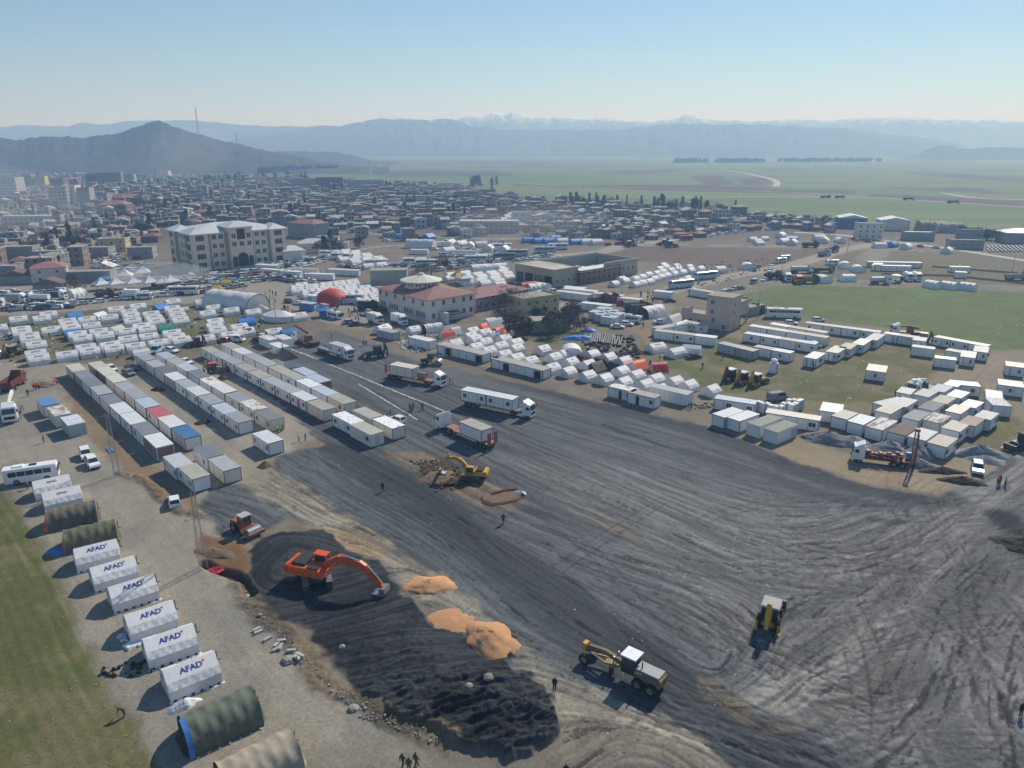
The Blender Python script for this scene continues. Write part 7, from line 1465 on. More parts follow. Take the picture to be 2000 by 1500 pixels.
for p,a,k,lab,cb,bd,L in [((35,592),0,'box','grey box truck at the left edge above the camp','paint_white','grey_wall',7),((75,590),180,'tank','white tanker truck above the left camp','paint_white','paint_white',8.5),((107,585),0,'tipper','white-cabbed tipper behind the tanker truck','paint_white','metal_dark',9),((8,600),-80,'flat','white lorry front cut by the left edge','paint_white','metal_grey',7),((255,583),178,'box','white box truck behind the car line','paint_white','paint_white',7),((205,580),10,'flat','dark red farm lorry before the white canopies','machine_red','machine_red',7),((780,634),-50,'box','white box van, right of two before the lantern building','paint_white','paint_white',6.5),((733,632),-45,'box','cream box van, left of two before the lantern building','paint_white','roof_cream',6),((718,606),-15,'canvas','dark military lorry by the lantern building','canvas_dark','canvas_dark',7.5),((757,608),20,'flat','dark army vehicle at the lantern building door','canvas_dark','canvas_olive',6.5),((1240,607),10,'canvas','canvas-covered army lorry, left of two in the relief yard','canvas_olive','canvas_olive',8),((1252,612),15,'canvas','canvas-covered army lorry, right of two in the relief yard','canvas_dark','canvas_dark',8),((1170,592),10,'flat','red fire lorry beside the relief cabins','machine_red','machine_red',8.5),((1190,590),10,'mixer','dark red equipment lorry right of the fire lorry','machine_red','machine_red',7),((1535,548),-95,'tipper','white-cabbed tipper, left of the far row facing the camera','paint_white','metal_grey',8),((1556,552),-95,'tipper','orange tipper, middle of the far row','paint_orange','machine_ochre',8),((1578,553),5,'tipper','orange-bodied tipper standing sideways in the far row','metal_dark','machine_ochre',8.5),((1510,545),20,'tipper','grey tipper, first of the far row on the left','paint_grey','metal_dark',8),((1565,533),3,'tank','pale tanker behind the far tippers','paint_white','paint_silver',10),((1607,532),3,'flat','long flat lorry behind the far tippers','paint_grey','metal_dark',10),((1770,547),-95,'mixer','white mixer truck, left of two below the fenced lot','paint_white','plastic_white',8),((1787,547),-95,'mixer','white mixer truck, right of two below the fenced lot','paint_white','plastic_white',8),((1718,555),3,'tank','blue-grey water truck on the far gravel lane','paint_white','roof_lightblue',8),((1610,500),35,'tipper','grey tipper climbing the far track, nearer','paint_white','metal_grey',9),((1625,493),35,'tipper','dark tipper climbing the far track, farther','paint_grey','metal_dark',9),((1582,483),5,'tipper','dark tipper on the lane by the ploughed lot','metal_dark','metal_dark',9),((1612,387),5,'tipper','far dark lorry on the plain road, leftmost','paint_grey','metal_dark',11),((1640,387),5,'tipper','far dark lorry on the plain road, second','paint_white','metal_dark',11),((1775,391),-3,'tipper','far dark lorry raising dust on the plain road','paint_white','metal_dark',12),((1862,397),-3,'tipper','far dark lorry raising dust, rightmost on the plain road','paint_white','metal_dark',12),((945,510),5,'box','white box truck in the far bus park','paint_white','paint_white',9),((1985,547),5,'tipper','grey tipper at the right edge by the red fence','paint_grey','metal_grey',10),((1230,478),20,'tipper','dark tipper on the wide dirt road','paint_white','metal_dark',9),((1070,489),8,'flat','flat lorry behind the light blue coach','paint_white','metal_grey',9)]:lorry(p,a,k,lab,cb,bd,L)
# stranger vehicles: lines of parked cars, each its own
CC=['white']*8+['silver']*4+['grey','black','navy','white','red','beige']
LOT=[]
def lot(p0,p1,n,zone,rows=1,dy=4.2,ang=None,jit=1.0,kinds=('sedan','hatch','hatch','suv','van')):
 a,b_=np.array(G(*p0)),np.array(G(*p1));d=b_-a;L=np.linalg.norm(d);u=d/L;v=np.array([-u[1],u[0]]);an=math.degrees(math.atan2(u[1],u[0]))
 for r_ in range(rows):
  for i in range(n):
   if rnd.random()<.12:continue
   p=a+u*L*(i+.5)/n+v*dy*r_+np.array([rnd.gauss(0,jit*.4),rnd.gauss(0,jit*.4)])
   c_=rnd.choice(CC);o=car(tuple(p),(an if ang is None else ang)+rnd.gauss(0,6)+rnd.choice([0,180]),rnd.choice(kinds),c_,world=True,parts=False);o['adj']=c_;o['zone']=zone;LOT.append(o)
lot((-5,607),(135,602),9,'car line above the left camp',2,4.5);lot((140,598),(200,590),4,'car line above the left camp',2,5);lot((215,588),(430,570),10,'lane behind the left camp',2,6)
lot((200,516),(270,505),6,'car park left of the public building',3,7);lot((210,535),(310,525),7,'shaded car park before the public building',3,7);lot((300,560),(480,548),13,'forecourt of the public building',3,6.5);lot((390,548),(560,530),12,'forecourt of the public building',2,6.5)
lot((490,552),(560,545),5,'plaza left of the packed camp',2,6);lot((565,528),(640,510),6,'lot right of the public building',4,7);lot((660,520),(720,528),5,'lot behind the packed camp',1);lot((850,530),(990,510),13,'far bus park',3,7);lot((860,500),(1000,505),9,'far bus park',2,10);lot((820,487),(1000,492),9,'lot above the far bus park',1);lot((1180,480),(1260,474),5,'wide dirt road',1);lot((1360,465),(1460,452),6,'wide dirt road',1);lot((560,590),(640,605),5,'plaza before the red dome',1);lot((1040,580),(1090,570),4,'strip beside the annex',1);lot((1380,585),(1500,545),6,'dirt road by the green field',1);lot((1500,535),(1510,520),2,'far track',2,6);lot((1660,470),(1900,492),9,'far concrete road',1);lot((1400,452),(1600,448),9,'lower town street',1);lot((1730,554),(1760,553),1,'far gravel lane',1);lot((-5,578),(120,572),9,'lane below the red hipped house',2,6);lot((500,540),(600,556),8,'plaza edge above the packed camp',2,5);lot((420,566),(480,560),5,'forecourt of the public building',2,6);lot((760,530),(850,512),8,'lot behind the greenish house',2,7);lot((1020,515),(1100,505),6,'lot left of the ruined hall',2,8);lot((700,470),(1000,475),8,'street at the foot of the town',1)
zz={}
for o in LOT:zz.setdefault(o['zone'],[]).append(o)
for zn,L in zz.items():
 L.sort(key=lambda o:(PX(o.location.x,o.location.y)[0]))
 for i,o in enumerate(L):o['label']='%s %s, %s vehicle from the left in the %s'%(o['adj'],o['category'],onth(i+1),zn);o['group']='vehicles in the '+zn
 # ------------------------------------------------------------------ people
def person_mesh(pose):
 J={'pel':(0,0,.95,.135),'bel':(0,0,1.12,.14),'che':(0,0,1.34,.155),'nec':(0,0,1.50,.06),'hea':(.015,0,1.63,.098),'top':(0,0,1.74,.075)}
 if pose=='bend':J.update(bel=(.18,0,1.06,.14),che=(.42,0,1.14,.15),nec=(.56,0,1.17,.06),hea=(.68,0,1.16,.098),top=(.76,0,1.19,.075))
 if pose=='crouch':J={'pel':(0,0,.38,.14),'bel':(.06,0,.52,.145),'che':(.14,0,.72,.155),'nec':(.2,0,.87,.06),'hea':(.23,0,.99,.098),'top':(.23,0,1.09,.075)}
 E=[('pel','bel',1),('bel','che',1),('che','nec',1),('nec','hea',2),('hea','top',3)]
 for s,n in ((-1,'r'),(1,'l')):
  st=.20*s if pose=='walk' else 0
  c=Vector(J['che'][:3])
  if pose=='crouch':leg=[('hip',(.02,s*.1,.36,.09)),('kne',(.38,s*.16,.46,.062)),('ank',(.12,s*.13,.09,.045)),('toe',(.3,s*.15,.045,.045))]
  else:leg=[('hip',(0,s*.1,.88,.09)),('kne',(st*.9+.03,s*.105,.50,.062)),('ank',(st*1.2-(.08 if pose=='walk' and s<0 else 0),s*.11,.09,.045)),('toe',(st*1.2+.16,s*.13,.045,.045))]
  for k,v in leg:J[n+k]=v
  E+=[('pel',n+'hip',0),(n+'hip',n+'kne',0),(n+'kne',n+'ank',0),(n+'ank',n+'toe',4)]
  if pose in ('stand','walk'):arm=[('sho',(0,s*.19,1.42,.065)),('elb',(-.03-st*.6,s*.25,1.14,.05)),('wri',(.05-st*.9,s*.255,.9,.034)),('pal',(.07-st,s*.255,.82,.036))]
  elif pose=='bend':arm=[('sho',(.44,s*.19,1.12,.065)),('elb',(.52,s*.22,.84,.05)),('wri',(.62,s*.2,.62,.034)),('pal',(.65,s*.19,.55,.036))]
  else:arm=[('sho',(c.x,s*.19,c.z+.06,.065)),('elb',(c.x+.22,s*.22,c.z-.14,.05)),('wri',(c.x+.4,s*.14,c.z-.1,.034)),('pal',(c.x+.47,s*.12,c.z-.1,.036))]
  for k,v in arm:J[n+k]=v
  E+=[('che',n+'sho',1),(n+'sho',n+'elb',1),(n+'elb',n+'wri',1),(n+'wri',n+'pal',2)]
  pw,pp=Vector(J[n+'wri'][:3]),Vector(J[n+'pal'][:3]);d=(pp-pw).normalized();side=Vector((1,0,0)) if abs(d.x)<.8 else Vector((0,1,0))
  for q in range(5):
   o=(q-1.8)*.02;ln=(.055,.075,.085,.078,.06)[q]
   if q==0:p1=pw+d*.03+side*-.045;p2=p1+d*.035+side*-.012
   else:p1=pp+d*.035+side*o;p2=p1+d*ln*.8+Vector((0,-s*.02,0))
   J['%sf%da'%(n,q)]=(*p1,.011);J['%sf%db'%(n,q)]=(*p2,.009);E+=[(n+'pal','%sf%da'%(n,q),2),('%sf%da'%(n,q),'%sf%db'%(n,q),2)]
 K=list(J);me=bpy.data.meshes.new('person');me.from_pydata([J[k][:3] for k in K],[(K.index(a),K.index(b_)) for a,b_,_ in E],[]);o=bpy.data.objects.new('person_skeleton',me);COL.objects.link(o)
 o.modifiers.new('skin','SKIN');sv=me.skin_vertices[0].data
 for i,k in enumerate(K):kk=1.0 if k[1:2]=='f' or k in ('hea','top') else 1.28;sv[i].radius=(J[k][3]*kk,J[k][3]*kk);sv[i].use_root=(k=='pel')
 s_=o.modifiers.new('sub','SUBSURF');s_.levels=1;s_.render_levels=1
 dg=bpy.context.evaluated_depsgraph_get();out=bpy.data.meshes.new_from_object(o.evaluated_get(dg));bpy.data.objects.remove(o)
 out.materials.clear()
 for _ in range(5):out.materials.append(None)
 segs=[(Vector(J[a][:3]),Vector(J[b_][:3]),m,(J[a][3]+J[b_][3])/2) for a,b_,m in E];mi=[]
 hd=Vector(J['hea'][:3])
 for p in out.polygons:
  c=p.center;best=9;bm=0
  for a,b_,m,rr in segs:
   ab=b_-a;t=max(0,min(1,(c-a).dot(ab)/max(ab.length_squared,1e-9)));dd=(c-a-ab*t).length-rr
   if dd<best:best,bm=dd,m
  if bm in (2,3) and (c-hd).length<.2:bm=3 if (c.z>hd.z+.045 or c.x<hd.x-.05) else 2
  mi.append(bm)
 out.polygons.foreach_set('material_index',mi);out.polygons.foreach_set('use_smooth',[True]*len(mi));return out
PM={k:person_mesh(k) for k in ('stand','walk','bend','crouch')}
# face features of the standing figures are far below a pixel here; nose and brow are still shaped on the head
def person(p,pose,jack,trou,lab,face=0,z=0.0,world=False):
 g=p if world else G(*p,z);o=ob('person',PM[pose],[M_['cloth_'+trou],M_['cloth_'+jack],M_['skin'],M_['hair'],M_['rubber']],None,(*g,z+(gz(*g) if z==0 else 0)),R(face),rnd.uniform(.96,1.04));tag(o,lab,'person');return o
PE=[((1083,1349),'stand','black','black','person in black walking away past the black heap',80),((983,1023),'walk','red','jean','person in dark red top near the concrete pit',250),((748,960),'walk','black','black','person in dark clothes walking up the dark lane',120),((584,862),'stand','hivis','navy','worker in yellow vest on the lane beside a dark-clad man',0),((597,861),'stand','black','black','dark-clad man beside the worker in yellow vest',180),((542,845),'stand','hivis','navy','worker in yellow vest, left of three by the orange-edged cabin',0),((547,843),'crouch','hivis','navy','worker in yellow vest, middle of three by the orange-edged cabin',40),((553,842),'stand','olive','black','worker, right of three by the orange-edged cabin',200),((763,807),'stand','hivis','navy','worker in yellow vest at the white ground line',200),((800,802),'stand','black','black','person in black, left of the huddle on the ground line',0),((804,805),'stand','grey','black','person in grey, middle of the huddle on the ground line',90),((808,800),'stand','black','black','person in black, right of the huddle on the ground line',180),((825,801),'walk','black','black','person in black alone right of the huddle',200),((879,750),'stand','black','black','person in black beside one in orange near the white tractor',0),((885,751),'stand','orange','black','worker in orange near the white tractor',180),((710,675),'walk','black','navy','left of two people walking in the upper yard',200),((715,675),'walk','navy','black','right of two people walking in the upper yard',200),((648,661),'stand','black','black','lone person at the head of the yard',0),((1948,948),'stand','orange','black','worker in orange, left of three by the right track',200),((1952,946),'stand','navy','black','person in navy, middle of three by the right track',0),((1963,949),'stand','hivis','navy','worker in green vest, right of three by the right track',180),((1993,1399),'stand','black','black','person in black cut by the right edge, bottom',90),((787,1499),'walk','camo','camo','soldier in camouflage, left of three at the bottom edge',60),((799,1508),'stand','camo','camo','soldier in camouflage, middle of three at the bottom edge',100),((813,1499),'walk','camo','camo','soldier in camouflage, right of three at the bottom edge',40),((1105,1522),'stand','black','black','dark-clad person rising from the bottom edge',90),((244,1399),'bend','camo','camo','soldier bending over at the edge of the sown field',190),((86,865),'stand','camo','camo','soldier standing left of the two off-roaders',200),((54,956),'bend','camo','camo','soldier bending beside the white midi coach',120),((66,759),'stand','orange','black','worker in orange, left of three at the sewer works',0),((71,761),'stand','orange','black','worker in orange, middle of three at the sewer works',90),((77,760),'stand','orange','black','worker in orange, right of three at the sewer works',180),((112,751),'bend','orange','navy','worker in orange alone beside the first row',180),((55,774),'walk','black','black','dark-clad man walking below the sewer workers',240),((5,759),'stand','black','black','dark-clad man at the left edge by the tipper',0),((1345,797),'stand','hivis','black','worker in yellow vest at the end of the vented washroom cabin',0),((1350,799),'stand','black','black','dark-clad man at the end of the vented washroom cabin',180),((1748,773),'stand','olive','black','man watching the crane truck on the grass',0),((1781,922),'walk','black','black','driller walking behind the mast on the gravel heap',0),((1372,720),'walk','navy','black','man walking on the grass above the parked loaders',200),((1411,702),'stand','olive','black','man standing on the grass right of the dark car',90),((1256,640),'walk','brown','black','man walking up the earth track to the relief yard',90),((1268,709),'crouch','black','brown','seated person, left of two between the orange and red tents',0),((1272,710),'crouch','brown','black','seated person, right of two between the orange and red tents',180),((1288,704),'stand','brown','brown','person standing behind the red gable tent',0),((258,705),'stand','navy','black','man, left of two at the head of the third row',0),((261,706),'stand','black','black','man, right of two at the head of the third row',180),((236,694),'bend','orange','black','worker in orange crouching among the front tents',0),((240,692),'stand','black','black','dark-clad man beside the orange worker among the front tents',0),((255,690),'stand','red','black','person in red at the low white tent',0),((97,660),'stand','black','black','person in black between tents of the left camp',0),((1588,723),'stand','black','black','person at the near end of the diagonal cabins',0)]
for p,po,j,t,lab,f in PE:person(p,po,j,t,lab,f)
person((552,682),'stand','hivis','navy','worker in yellow vest standing on a pale cabin roof',30,2.58)
for p,j,lab in (((539,698),'hivis','worker in yellow vest, left of two at the pale cabin wall'),((549,700),'hivis','worker in yellow vest, right of two at the pale cabin wall'),((527,688),'orange','worker in orange beside the rust-roofed cabin')):person(p,'stand',j,'navy',lab,rnd.uniform(0,360))
CRW=[]
for poly,n,zone in (([(490,575),(540,570),(545,595),(510,598)],16,'plaza by the arched hall tent'),([(530,600),(580,605),(600,620),(550,615)],12,'kerb by the blue booth'),([(660,618),(700,605),(705,630),(670,640)],13,'plaza by the white van'),([(740,605),(790,618),(790,626),(740,616)],14,'queue at the lantern building'),([(640,600),(665,600),(665,612),(640,612)],8,'plaza below the red dome'),([(930,556),(985,556),(985,566),(930,566)],10,'lane behind the red roof'),([(1240,575),(1290,565),(1300,580),(1270,595)],14,'relief yard'),([(560,575),(630,565),(630,580),(570,585)],10,'plaza left of the red dome'),([(430,640),(500,610),(520,650),(470,665)],10,'lane through the left camp'),([(860,655),(900,660),(905,680),(870,680)],7,'rubbish by the cooking fire'),([(380,560),(480,555),(480,570),(390,575)],10,'forecourt car lines')):
 k=0
 while k<n:
  x,y=rnd.uniform(min(q[0] for q in poly),max(q[0] for q in poly)),rnd.uniform(min(q[1] for q in poly),max(q[1] for q in poly))
  if not in_poly((x,y),poly):continue
  j=rnd.choice(['black','black','navy','brown','red','grey','orange','olive']);CRW.append((zone,x,person((x,y),rnd.choice(['stand','stand','walk']),j,rnd.choice(['black','jean','grey','brown']),'',rnd.uniform(0,360)),j));k+=1
zz={}
for t in CRW:zz.setdefault(t[0],[]).append(t)
for zn,L in zz.items():
 for i,t in enumerate(sorted(L,key=lambda t:t[1])):t[2]['label']='person in %s, %s from the left in the %s'%(t[3],onth(i+1),zn);t[2]['group']='people in the '+zn
 # ------------------------------------------------------------------ pylons, poles, masts
def lattice(xy,h,base,top,label,arms=(),z=0.0,m='galv',t=.05,nb=9,name='lattice_pylon'):
 root=thing(name,label,'pylon',(*xy,z),R(38));b=MB();cr=[(-1,-1),(1,-1),(1,1),(-1,1)]
 wz=lambda k:(base+(top-base)*k)/2
 for (sx,sy) in cr:b.bar((sx*wz(0),sy*wz(0),0),(sx*wz(1),sy*wz(1),h),t,t)
 for i in range(nb):
  k0,k1=i/nb,(i+1)/nb
  for q in range(4):
   a,c_=cr[q],cr[(q+1)%4];a,c_=(a,c_) if i%2 else (c_,a);b.bar((a[0]*wz(k0),a[1]*wz(k0),h*k0),(c_[0]*wz(k1),c_[1]*wz(k1),h*k1),t*.6,t*.6)
 ob('mast',b.mesh('mast'),M_[m],root)
 for (zz_,ln) in arms:ob('cross_arm',MB().bar((-ln,0,zz_),(ln,0,zz_),t*1.4,t*1.4).mesh('cross_arm'),M_[m],root)
 for (zz_,ln) in arms:
  for x in (-ln*.9,0,ln*.9):ob('insulator',MB().cyl((0,0,0),(0,0,.3),.06,.04,8).mesh('insulator') if 'insulator' not in bpy.data.meshes else bpy.data.meshes['insulator'],M_['frame_red'],root,(x,0,zz_+.05))
 return root
lattice(G(229,928),11.5,.95,.4,'thin lattice pylon beside the outermost left row',((11.2,1.6),));lattice(G(397,1108),11.5,1.0,.4,'thin lattice pylon beside the roller with bent arm',((7.5,1.5),))
def zhill(px,py,dist):return CAMH+dist*math.tan(math.atan((750-py)/FPX)-PITCH)
for px,pb,pt,lab,d in ((388,266,219,'tall lattice radio mast on the hill shoulder',1990),(463,283,262,'short radio mast lower on the hill',1970)):
 x=(px-1000)/FPX*(d*math.cos(PITCH)-(zhill(px,pb,d)-CAMH)*math.sin(PITCH));lattice((x,d),(pb-pt)/FPX*d*1.05+14,4.5,1.2,lab,(),zhill(px,pb,d)-14,'trailer_red',.32,12,'radio_mast')
POLE=MB().cyl((0,0,0),(0,0,9.5),.16,.09,8).mesh('post');ARM=MB().bar((-.9,0,9.2),(.9,0,9.2),.1,.1).mesh('cross_arm');LAMP=MB().bar((0,0,9.4),(1.4,0,9.7),.07,.07).box((1.5,0,9.7),(.6,.22,.1)).mesh('lamp_arm')
for i,(p,lamp) in enumerate([((605,580),0),((699,622),0),((327,590),1),((1214,583),0),((1325,545),0),((697-60,530),0),((706,512),0),((1170,540),0),((1480,622),0),((1525,545),0),((1740,480),1),((1722,452),1),((1814,452),1),((1825,465),1),((1908,462),1),((1922,462),1),((1992,462),1),((1655,492),0),((1975,540),0),((1030,600),0),((540,640),0),((900,500),0),((960,490),0),((1120,470),0),((80,500),0),((100,545),0),((130,510),0)]):
 root=thing('street_lamp' if lamp else 'utility_pole','%s, %s from the left of all poles standing about the place'%('street lamp' if lamp else 'grey utility pole',onth(i+1)),'lamp' if lamp else 'pole',G(*p),rnd.uniform(0,3));ob('post',POLE,M_['galv' if lamp else 'concrete'],root);ob('lamp_arm' if lamp else 'cross_arm',LAMP if lamp else ARM,M_['galv'],root)
PO=sorted([o for o in THINGS if o.name.startswith(('street_lamp','utility_pole'))],key=lambda o:PX(o.location.x,o.location.y)[0])
for i,o in enumerate(PO):o['label']='%s, %s from the left among all upright poles'%('street lamp' if 'lamp' in o.name else 'grey utility pole',onth(i+1));o['group']='poles and street lamps'
# ------------------------------------------------------------------ heaps
def heap(p,rx,ry,h,m,lab,rz=0.0,seed=1,name='gravel_heap',cat='heap',rough=.16,flat=0.0):
 g=G(*p);n,k=30,12;b=MB();r=np.random.RandomState(seed);P=[]
 for j in range(k):
  q=j/(k-1)
  for i in range(n):
   a=2*PI*i/n;wob=1+.16*math.sin(2*a+seed)+.09*math.sin(5*a+2*seed)+.05*r.randn()
   z=h*max(0,(1-q**1.25));z=min(z,h*(1-flat)) if flat else z
   P.append((rx*q*wob*math.cos(a),ry*q*wob*math.sin(a),z*(1+rough*r.randn()*.35)-.06*(q>.98)+.04))
 b.add(P,[(j*n+i,(j+1)*n+i,(j+1)*n+(i+1)%n,j*n+(i+1)%n) for j in range(k-1) for i in range(n)]);o=ob(name,b.mesh(name,True),M_[m],None,(*g,gz(*g)-.03),rz);tag(o,lab,cat);return o
heap((838,1143),3.1,2.5,.8,'sand','small orange sand heap, farther of the two with the flat one between',.2,2,'sand_heap');heap((958,1250),3.8,3.1,1.25,'sand','large orange sand heap with scooped dark face',-.6,3,'sand_heap',flat=.12);heap((880,1213),3.1,2.5,.32,'sand','flattened orange sand patch left of the large heap',.3,4,'sand_heap')
for i,(p,rx,ry,h,lab) in enumerate([((1618,860),5.5,3.0,1.9,'grey gravel heap, leftmost of the row beside the cabin stock'),((1666,866),4.2,2.6,1.6,'grey gravel heap, second from the left beside the cabin stock'),((1735,880),4.6,2.8,2.0,'grey gravel heap behind the drilling truck'),((1790,893),4.4,3.0,2.3,'grey gravel heap right of the drilling mast'),((1785,908),3.2,2.4,1.5,'low grey gravel heap where a driller stands'),((1912,889),4.6,2.6,2.0,'grey gravel heap behind the white off-roader'),((1925,900),3.4,2.0,1.0,'low grey gravel heap right beside the white off-roader')]):heap(p,rx,ry,h,'gravel_pile',lab,rnd.uniform(-.3,.3),10+i)
for i,(p,rx,ry,h,m,lab) in enumerate([((519,910),1.7,1.2,.9,'earth_pile','small brown earth heap below the lone white cabin'),((396,826),1.8,1.1,.8,'earth_dark','dark earth heap on the lane between second and third rows, nearer'),((309,762),1.8,1.1,.9,'earth_dark','dark earth heap on the lane between second and third rows, farther'),((1838,921),3.6,1.6,.8,'earth_dark','dark spoil heap beside the drilling pit'),((1880,941),3.6,1.8,.9,'earth_dark','dark spoil heap at the corner of the track'),((85,752),3.6,2.0,.7,'earth_pile','brown trench spoil beside the sewer workers'),((435,740),2.0,1.4,.8,'earth_dark','dark spoil under the loader with orange roof'),((640+215,932),3.4,2.4,.6,'earth_pile','heap of uprooted brush under the yellow excavator arm'),((1240,690),3.4,2.0,1.2,'earth_dark','burnt dark heap beside the collapsed shed'),((420,1080),3.0,1.6,.4,'earth_pile','brown spoil between pylon and roller'),((1150,705),3.0,1.6,.6,'earth_dark','dark trench spoil before the round-roofed tents'),((2000,1065),4.0,3.0,1.0,'earth_dark','dark heap cut by the right edge')]):heap(p,rx,ry,h,m,lab,rnd.uniform(-.5,.5),30+i,'earth_heap',rough=.35)
# ------------------------------------------------------------------ small things
for a,c_,nm in (((585,688),(867,803),0),((700,750),(815,820),1),((565,706),(580,715),2),((565,680),(590,691),3)):
 A,B=np.array(G(*a)),np.array(G(*c_));d=B-A;L=np.linalg.norm(d);n=max(2,int(L/.8));u=d/L;v=np.array([-u[1],u[0]]);b=MB();P=[]
 for i in range(n+1):
  q=A+d*i/n+v*rnd.gauss(0,.05);w_=.14*rnd.uniform(.55,1.3);z=max(gz(*q),0)+.05;P+=[(*(q-v*w_),z),(*(q+v*w_),z)]
 b.add(P,[(2*i,2*i+2,2*i+3,2*i+1) for i in range(n)]);struct(ob('lime_line',b.mesh('lime_line'),M_['lime']))
STN=MB().box((0,0,.14),(1.0,.36,.28),top=.94).mesh('kerb_stone')
for i,(x,y,a) in enumerate([(502,1231,15),(505,1236,10),(522,1250,20),(550,1254,-15),(541,1260,40),(548,1266,60),(540,1270,10),(569,1274,-20),(579,1286,50),(588,1286,120),(584,1290,80)]):
 g=G(x,y);o=ob('kerb_stone',STN,M_['curbstone'],None,(*g,gz(*g)),R(a+30));tag(o,'pale kerb stone, %s from the left in the scatter beside the track'%onth(i+1),'kerb stone','kerb stones beside the track')
def rock(p,s,lab,m='rubble'):
 g=G(*p);b=MB();r=random.Random(int(p[0]));n=8;P=[(0,0,s*.7)]
 for j,(z,q) in enumerate(((.5,.7),(.2,1.0),(-.1,.9))):P+=[(s*q*math.cos(2*PI*i/n)*r.uniform(.8,1.2),s*q*math.sin(2*PI*i/n)*r.uniform(.8,1.2),s*z+r.uniform(-.05,.05)) for i in range(n)]
 b.add(P,[(0,1+i,1+(i+1)%n) for i in range(n)]+[(1+j*n+i,1+(j+1)*n+i,1+(j+1)*n+(i+1)%n,1+j*n+(i+1)%n) for j in range(2) for i in range(n)]);tag(ob('boulder',b.mesh('boulder'),M_[m],None,(*g,gz(*g))),lab,'boulder')
rock((563,1291),.8,'grey boulder at the end of the kerb stone scatter');rock((954,1344),.6,'pale boulder on the black ridges, upper');rock((916,1360),.45,'pale boulder on the black ridges, lower');rock((669,1269),.4,'small boulder in the black pad');rock((480,1157),.45,'pale boulder at the rim of the black pad');rock((690,1385),.6,'boulder at the dark hole of the berm');rock((508,1205),.35,'small stone block at the upper berm')
# rubble and litter nobody could count
lb=MB();lr=random.Random(4)
def scat(poly,n,smin,smax,m,hmax=.3):
 k=0
 while k<n:
  x,y=lr.uniform(min(q[0] for q in poly),max(q[0] for q in poly)),lr.uniform(min(q[1] for q in poly),max(q[1] for q in poly))
  if not in_poly((x,y),poly):continue
  g=G(x,y);s=lr.uniform(smin,smax);lb.box((g[0],g[1],gz(*g)+s*hmax*.5),(s,s*lr.uniform(.4,1),s*hmax*2),lr.uniform(0,3),m,top=lr.uniform(.3,.9));k+=1
scat([(770,648),(900,655),(900,690),(850,700),(780,680)],240,.2,.9,0);scat([(770,648),(860,650),(880,690),(780,672)],90,.2,.8,2);scat([(1440,530),(1560,520),(1700,545),(2000,560),(2000,660),(1700,640),(1480,600)],120,.12,.4,0,.12);scat([(1500,680),(1950,690),(1900,760),(1500,800)],80,.12,.4,0,.12);scat([(1240,530),(1400,510),(1560,500),(1500,530),(1380,560)],160,.3,1.4,1);scat([(470,1140),(520,1200),(640,1330),(760,1400),(880,1440),(860,1460),(700,1400),(600,1310),(490,1210)],240,.08,.34,1);scat([(0,600),(500,600),(600,650),(300,700),(0,720)],260,.2,.8,0,.2);scat([(0,600),(500,600),(600,650),(300,700),(0,720)],120,.2,.8,2,.3);scat([(0,960),(120,1150),(300,1500),(0,1500)],260,.06,.2,1,.3);scat([(1130,650),(1240,660),(1250,700),(1150,700)],140,.3,1.6,2);scat([(1130,650),(1240,660),(1250,700),(1150,700)],70,.2,.9,0);scat([(1330,790),(1410,785),(1420,800),(1350,800)],80,.2,.8,1);scat([(400,530),(560,520),(560,545),(420,548)],160,.4,1.2,3,.5);scat([(800,555),(900,560),(860,580),(790,572)],120,.3,1.2,1,.5);scat([(1000,900),(1900,1000),(1950,1400),(1200,1480)],40,.08,.2,0,.15);scat([(190,1300),(290,1290),(300,1320),(210,1330)],40,.15,.6,2,.4);scat([(230,1240),(285,1235),(285,1265),(240,1268)],14,.3,.9,0,.25);scat([(0,640),(60,640),(60,690),(0,690)],90,.2,.9,0)
scat([(800,900),(880,895),(925,950),(850,965)],200,.1,.7,4,.2)
scat([(1560,505),(1990,520),(1990,530),(1560,515)],60,.3,1.0,0,.2)
o=ob('litter_and_rubble',lb.mesh('litter_and_rubble',nm=5),[M_['plastic_white'],M_['rubble'],M_['dark'],M_['trailer_red'],M_['earth_dark']]);o['kind']='stuff';o['label']='scattered litter, rubble and stones around the camps'
# portable toilets
TB=MB().b2((-.55,-.55,.1),(.55,.55,2.15)).mesh('wall');TR2=MB().box((0,0,2.22),(1.2,1.2,.16),top=.9).mesh('roof');TD2=MB().b2((-.38,-.59,.15),(.38,-.55,2.0)).mesh('door')
i=0
for (px,py) in [(1481,803),(1489,806),(1496,806),(1504,810),(1515,812),(1523,812),(1530,806),(1538,806),(1545,809),(1552,806),(1540,799),(1549,799),(1557,801),(1562,799)]:
 g=G(px,py);i+=1;root=thing('portable_toilet','white portable toilet, %s from the left behind the long windowed cabin'%onth(i),'portable toilet',g,R(40),'portable toilets by the yard');ob('wall',TB,M_['white_wall'],root);ob('roof',TR2,M_['roof_white'],root);ob('door',TD2,M_['grey_wall'],root)
g=G(971,716);root=thing('water_tank','dark blue water tank drum between the two long service cabins','tank',g);ob('drum',MB().cyl((0,0,.1),(0,0,2.5),1.2,1.2,18).cyl((0,0,2.5),(0,0,2.8),1.2,.4,18).mesh('drum'),M_['plastic_blue'],root);ob('lid',MB().cyl((0,0,2.8),(0,0,2.95),.42,.42,12).mesh('lid'),M_['plastic_blue'],root);ob('base',MB().b2((-1.3,-1.3,0),(1.3,1.3,.1)).mesh('base'),M_['timber'],root)
